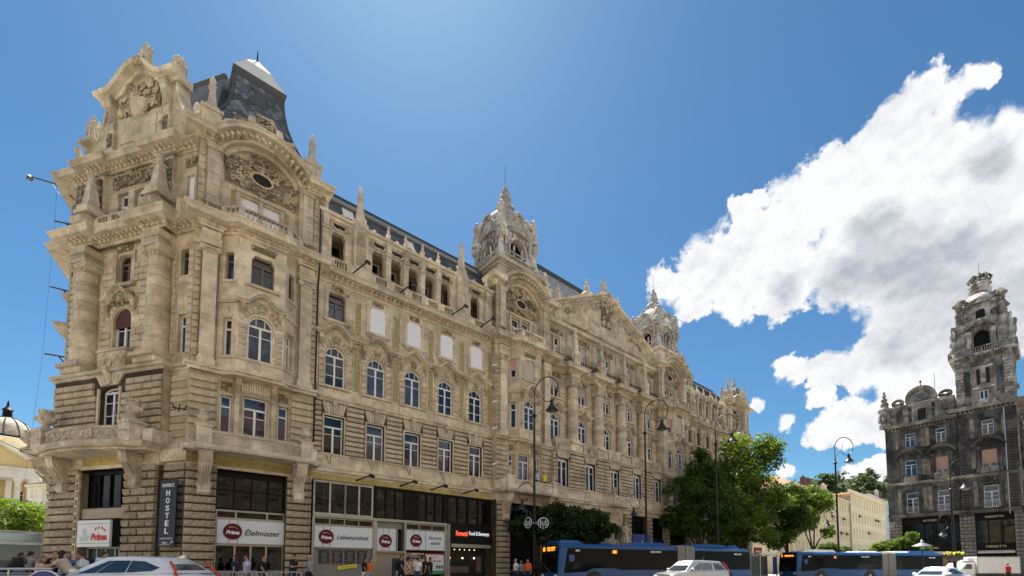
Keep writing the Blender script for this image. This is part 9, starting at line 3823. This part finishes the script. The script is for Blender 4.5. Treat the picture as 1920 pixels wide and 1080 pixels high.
for lab, px, Y, f, kd, sh, hr, lg, bag, cap, k in CR:
 person(lab, pg(px, Y), f, kd, sh, 'cloth_jeans', hr, k=k, long=lg, bag=bag, cap=cap, group=G_)
W_ = 'people walking past the shops'
WK = [
 ('woman in dark blue walking left before the shop under the Élelmiszer sign', 441, 20.4, left, 'walk', 'cloth_navy', 'hair_brown', True, None, .95, 'cloth_navy'),
 ('stout person in a lavender shirt before the shop under the Élelmiszer sign', 463, 20.6, -1.2, 'walk', 'cloth_lavender', 'hair_dark', False, None, .96, 'cloth_grey'),
 ('person in a black shirt with a dark backpack walking left of the rusticated pier', 493, 20.6, right, 'walk', 'cloth_black', 'hair_dark', False, 'cloth_black', .95, 'cloth_jeans'),
 ('man in black looking at a phone before the rusticated pier', 549, 21.0, right, 'phone', 'cloth_black', 'hair_dark', False, None, 1.02, 'cloth_navy'),
 ('grey haired man in a grey shirt walking past the Lebensmittel front', 580, 21.8, right, 'walk', 'cloth_grey', 'hair_grey', False, None, .97, 'cloth_navy'),
 ('woman with long dark hair in black before the Lebensmittel front', 684, 24.5, right, 'walk', 'cloth_black', 'hair_dark', True, None, .94, 'cloth_white'),
 ('woman with long dark hair in an orange top before the metal shop post', 694, 24.2, right, 'walk', 'cloth_orange', 'hair_dark', True, None, .92, 'cloth_grey'),
 ('man in a black jacket with a bulky backpack beside the ticket machine', 752, 26.0, right, 'walk', 'cloth_black', 'hair_brown', False, 'cloth_black', 1.05, 'cloth_black'),
 ('person in a white tee shirt and jeans standing in front of the pizza poster', 783, 26.4, away, 'stand', 'cloth_white', 'hair_dark', False, None, .98, 'cloth_jeans'),
 ('woman with brown hair in a dark coat before the leaflet poster', 797, 26.8, left, 'walk', 'cloth_black', 'hair_brown', True, None, 1.03, 'cloth_black'),
 ('person in a long dark coat right of the brown haired woman', 806, 27.3, right, 'stand', 'cloth_black', 'hair_dark', False, None, 1.0, 'cloth_black'),
 ('person in a white and red top beside the pillar left of the first bus', 967, 31.0, left, 'walk', 'cloth_white', 'hair_grey', False, None, .98, 'cloth_navy'),
 ('person in grey waiting between the pillar and the first bus', 977, 31.4, .4, 'stand', 'cloth_grey', 'hair_brown', True, None, .93, 'cloth_navy'),
 ('person in an orange vest next to the front of the first bus', 990, 30.8, -.5, 'stand', 'cloth_orange', 'hair_dark', False, None, .98, 'cloth_navy'),
 ('person in a white shirt beyond the box truck at the right', 1868, 43.5, left, 'stand', 'cloth_white', 'hair_dark', False, None, .92, 'cloth_navy'),
 ('person with bright red hair at the lower right edge', 1890, 36.0, away, 'stand', 'cloth_red', 'hair_red', False, None, .85, 'cloth_black'),
]
for lab, px, Y, f, kd, sh, hr, lg, bag, k, tr_ in WK:
 person(lab, pg(px, Y), f, kd, sh, tr_, hr, k=k, long=lg, bag=bag, group=W_)
a_ = pal(20.7 + .5, -1.45)
person('man in a white shirt standing on the balcony of the middle pavilion', (a_[0], a_[1], 7.13), PAL_ROT + .9, 'stand', 'cloth_paleblue', 'cloth_navy', 'hair_dark', k=.97, group='people on the balcony')
a_ = pal(20.7 + 1.35, -1.3)
person('man in a yellow shirt standing on the balcony of the middle pavilion', (a_[0], a_[1], 7.13), PAL_ROT - .9, 'stand', 'cloth_yellow', 'cloth_navy', 'hair_dark', k=.97, group='people on the balcony')
# ------------------------------------------------------------------ railings, round sign, glass pavilion, shelter
t = thing('glass_railing', 'steel railing with glass panels along the subway stairs at the lower left', 'railing', (gx(-40, 14.3), 14.3, 0))
m = MB()
m.tube([(0, 0, 1.19), (2.3, 0, 1.19)], .035, 8)
m.tube([(0, .02, 1.05), (2.6, .02, 1.05)], .02, 6)
m.build('handrail', 'stainless', t, 50)
for i in range(3):
 m = MB()
 m.box(.1 + .85 * i - .02, .1 + .85 * i + .02, -.02, .02, 0, 1.18)
 m.build('post', 'stainless', t)
 m = MB()
 m.box(.15 + .85 * i, .15 + .85 * i + .74, -.008, .008, .15, 1.0)
 m.build('glass_panel', 'pale_glass', t)
t = thing('round_sign', 'round blue traffic sign with a white rim just showing at the bottom left', 'traffic sign', (gx(84, 10.2), 10.2, 0), .1)
m = MB()
m.tube([(0, .03, 0), (0, .03, 1.0)], .03, 8)
m.build('post', 'galvanised', t)
m = MB()
m.M = Matrix.Translation((0, 0, .79)) @ Matrix.Rotation(PI / 2, 4, 'X')
m.lathe([(.38, -.01), (.38, .012)], n=36)
m.build('rim', 'text_white', t)
m = MB()
m.M = Matrix.Translation((0, -.013, .79)) @ Matrix.Rotation(PI / 2, 4, 'X')
m.lathe([(.355, 0), (.355, .006)], n=36)
m.build('disc', 'sign_blue', t)
m = MB()
m.M = Matrix.Translation((0, -.02, .79)) @ Matrix.Rotation(-PI / 4, 4, 'Y')
m.box(-.05, .05, -.004, 0, -.2, .12)
m.prism([(-.13, .1), (.13, .1), (0, .26)], -.004, 0)
m.build('arrow', 'text_white', t)
first = None
for i, px in enumerate((418, 468, 530)):
 lab = ('tubular steel crowd barrier nearest the white car', 'tubular steel crowd barrier in front of the lavender shirt', 'tubular steel crowd barrier before the rusticated pier')[i]
 loc = (gx(px, 19.2), 19.2 + .15 * i, .1)
 if first is None:
  first = thing('crowd_barrier', lab, 'barrier', loc, .12, 'crowd barriers along the kerb')
  m = MB()
  m.tube([(-.62, 0, 0), (-.62, 0, .82), (-.6, 0, .9), (-.53, 0, .95), (.53, 0, .95), (.6, 0, .9), (.62, 0, .82), (.62, 0, 0)], .024, 8)
  m.build('frame', 'galvanised', first, 50)
  m = MB()
  for x in (-.4, -.2, 0, .2, .4):
   m.tube([(x, 0, .2), (x, 0, .94)], .01, 5)
  m.tube([(-.61, 0, .2), (.61, 0, .2)], .014, 5)
  m.build('bars', 'galvanised', first)
  mm_ = [c for c in first.children]
 else:
  n_ = thing('crowd_barrier', lab, 'barrier', loc, .12, 'crowd barriers along the kerb')
  for c in mm_:
   c2 = c.copy()
   col.objects.link(c2)
   c2.parent = n_
t = thing('lift_pavilion', 'glass lift pavilion with a flat pale canopy at the left edge', 'pavilion', (gx(12, 27), 27, .1), -.35)
m = MB()
for x in (-1.3, .6):
 for y in (-1.2, 1.2):
  m.box(x - .05, x + .05, y - .05, y + .05, 0, 3.3)
for z in (0, 1.6, 3.25):
 for y in (-1.2, 1.2):
  m.box(-1.3, .6, y - .04, y + .04, z, z + .08)
 for x in (-1.3, .6):
  m.box(x - .04, x + .04, -1.2, 1.2, z, z + .08)
m.build('frame', 'stainless', t)
for y in (-1.22, 1.22):
 for z in (.1, 1.7):
  m = MB()
  m.box(-1.24, .54, y - .01, y + .01, z, z + 1.48)
  m.build('glass_panel', 'pale_glass', t)
for x in (-1.32, .62):
 for z in (.1, 1.7):
  m = MB()
  m.box(x - .01, x + .01, -1.14, 1.14, z, z + 1.48)
  m.build('glass_panel', 'pale_glass', t)
m = MB()
m.box(-.2, 2.4, -1.5, .6, 2.5, 2.6)
m.build('canopy', 'canopy_white', t)
m = MB()
m.box(.05, .5, -1.26, -1.24, .1, 1.9)
m.build('door', 'shop_black', t)
t = thing('bus_shelter', 'glass bus shelter with a flat roof between the two blue buses', 'shelter', (gx(1432, 47), 47, .1), .35)
m = MB()
for x in (-1.1, 1.1):
 for y in (-.6, .6):
  m.box(x - .04, x + .04, y - .04, y + .04, 0, 2.5)
m.build('frame', 'galvanised', t)
m = MB()
m.box(-1.4, 1.4, -.9, .9, 2.5, 2.64)
m.build('roof', 'canopy_white', t)
m = MB()
m.box(-1.06, 1.06, .58, .6, .3, 2.4)
m.build('glass_panel', 'pale_glass', t)
m = MB()
m.box(.6, 1.06, -.62, -.58, .5, 2.3)
m.build('poster_panel', 'sign_blue', t)
t = thing('red_shop_sign', 'small red shop sign behind the bus shelter', 'sign', (gx(1422, 50), 50, 2.6), .3)
m = MB()
m.box(-.5, .5, -.05, .05, 0, .9)
m.build('panel', 'poster_red', t)
m = MB()
m.box(-.38, .38, -.06, -.051, .35, .55)
m.build('lettering', 'text_white', t)
# overhead cable at the left
t = thing('overhead_cable', 'dark overhead cable running to the corner of the palace under the first balcony', 'cable', gpt(9.4, 6.75))
m = MB()
d0 = gpt(9.4, 6.75)
e0 = Vector((gx(-60, 21), 21, 7.6))
m.tube([(0, 0, 0), tuple((e0 - d0) * .5 + Vector((0, 0, -.15))), tuple(e0 - d0)], .016, 5)
m.build('cable', 'black_iron', t)
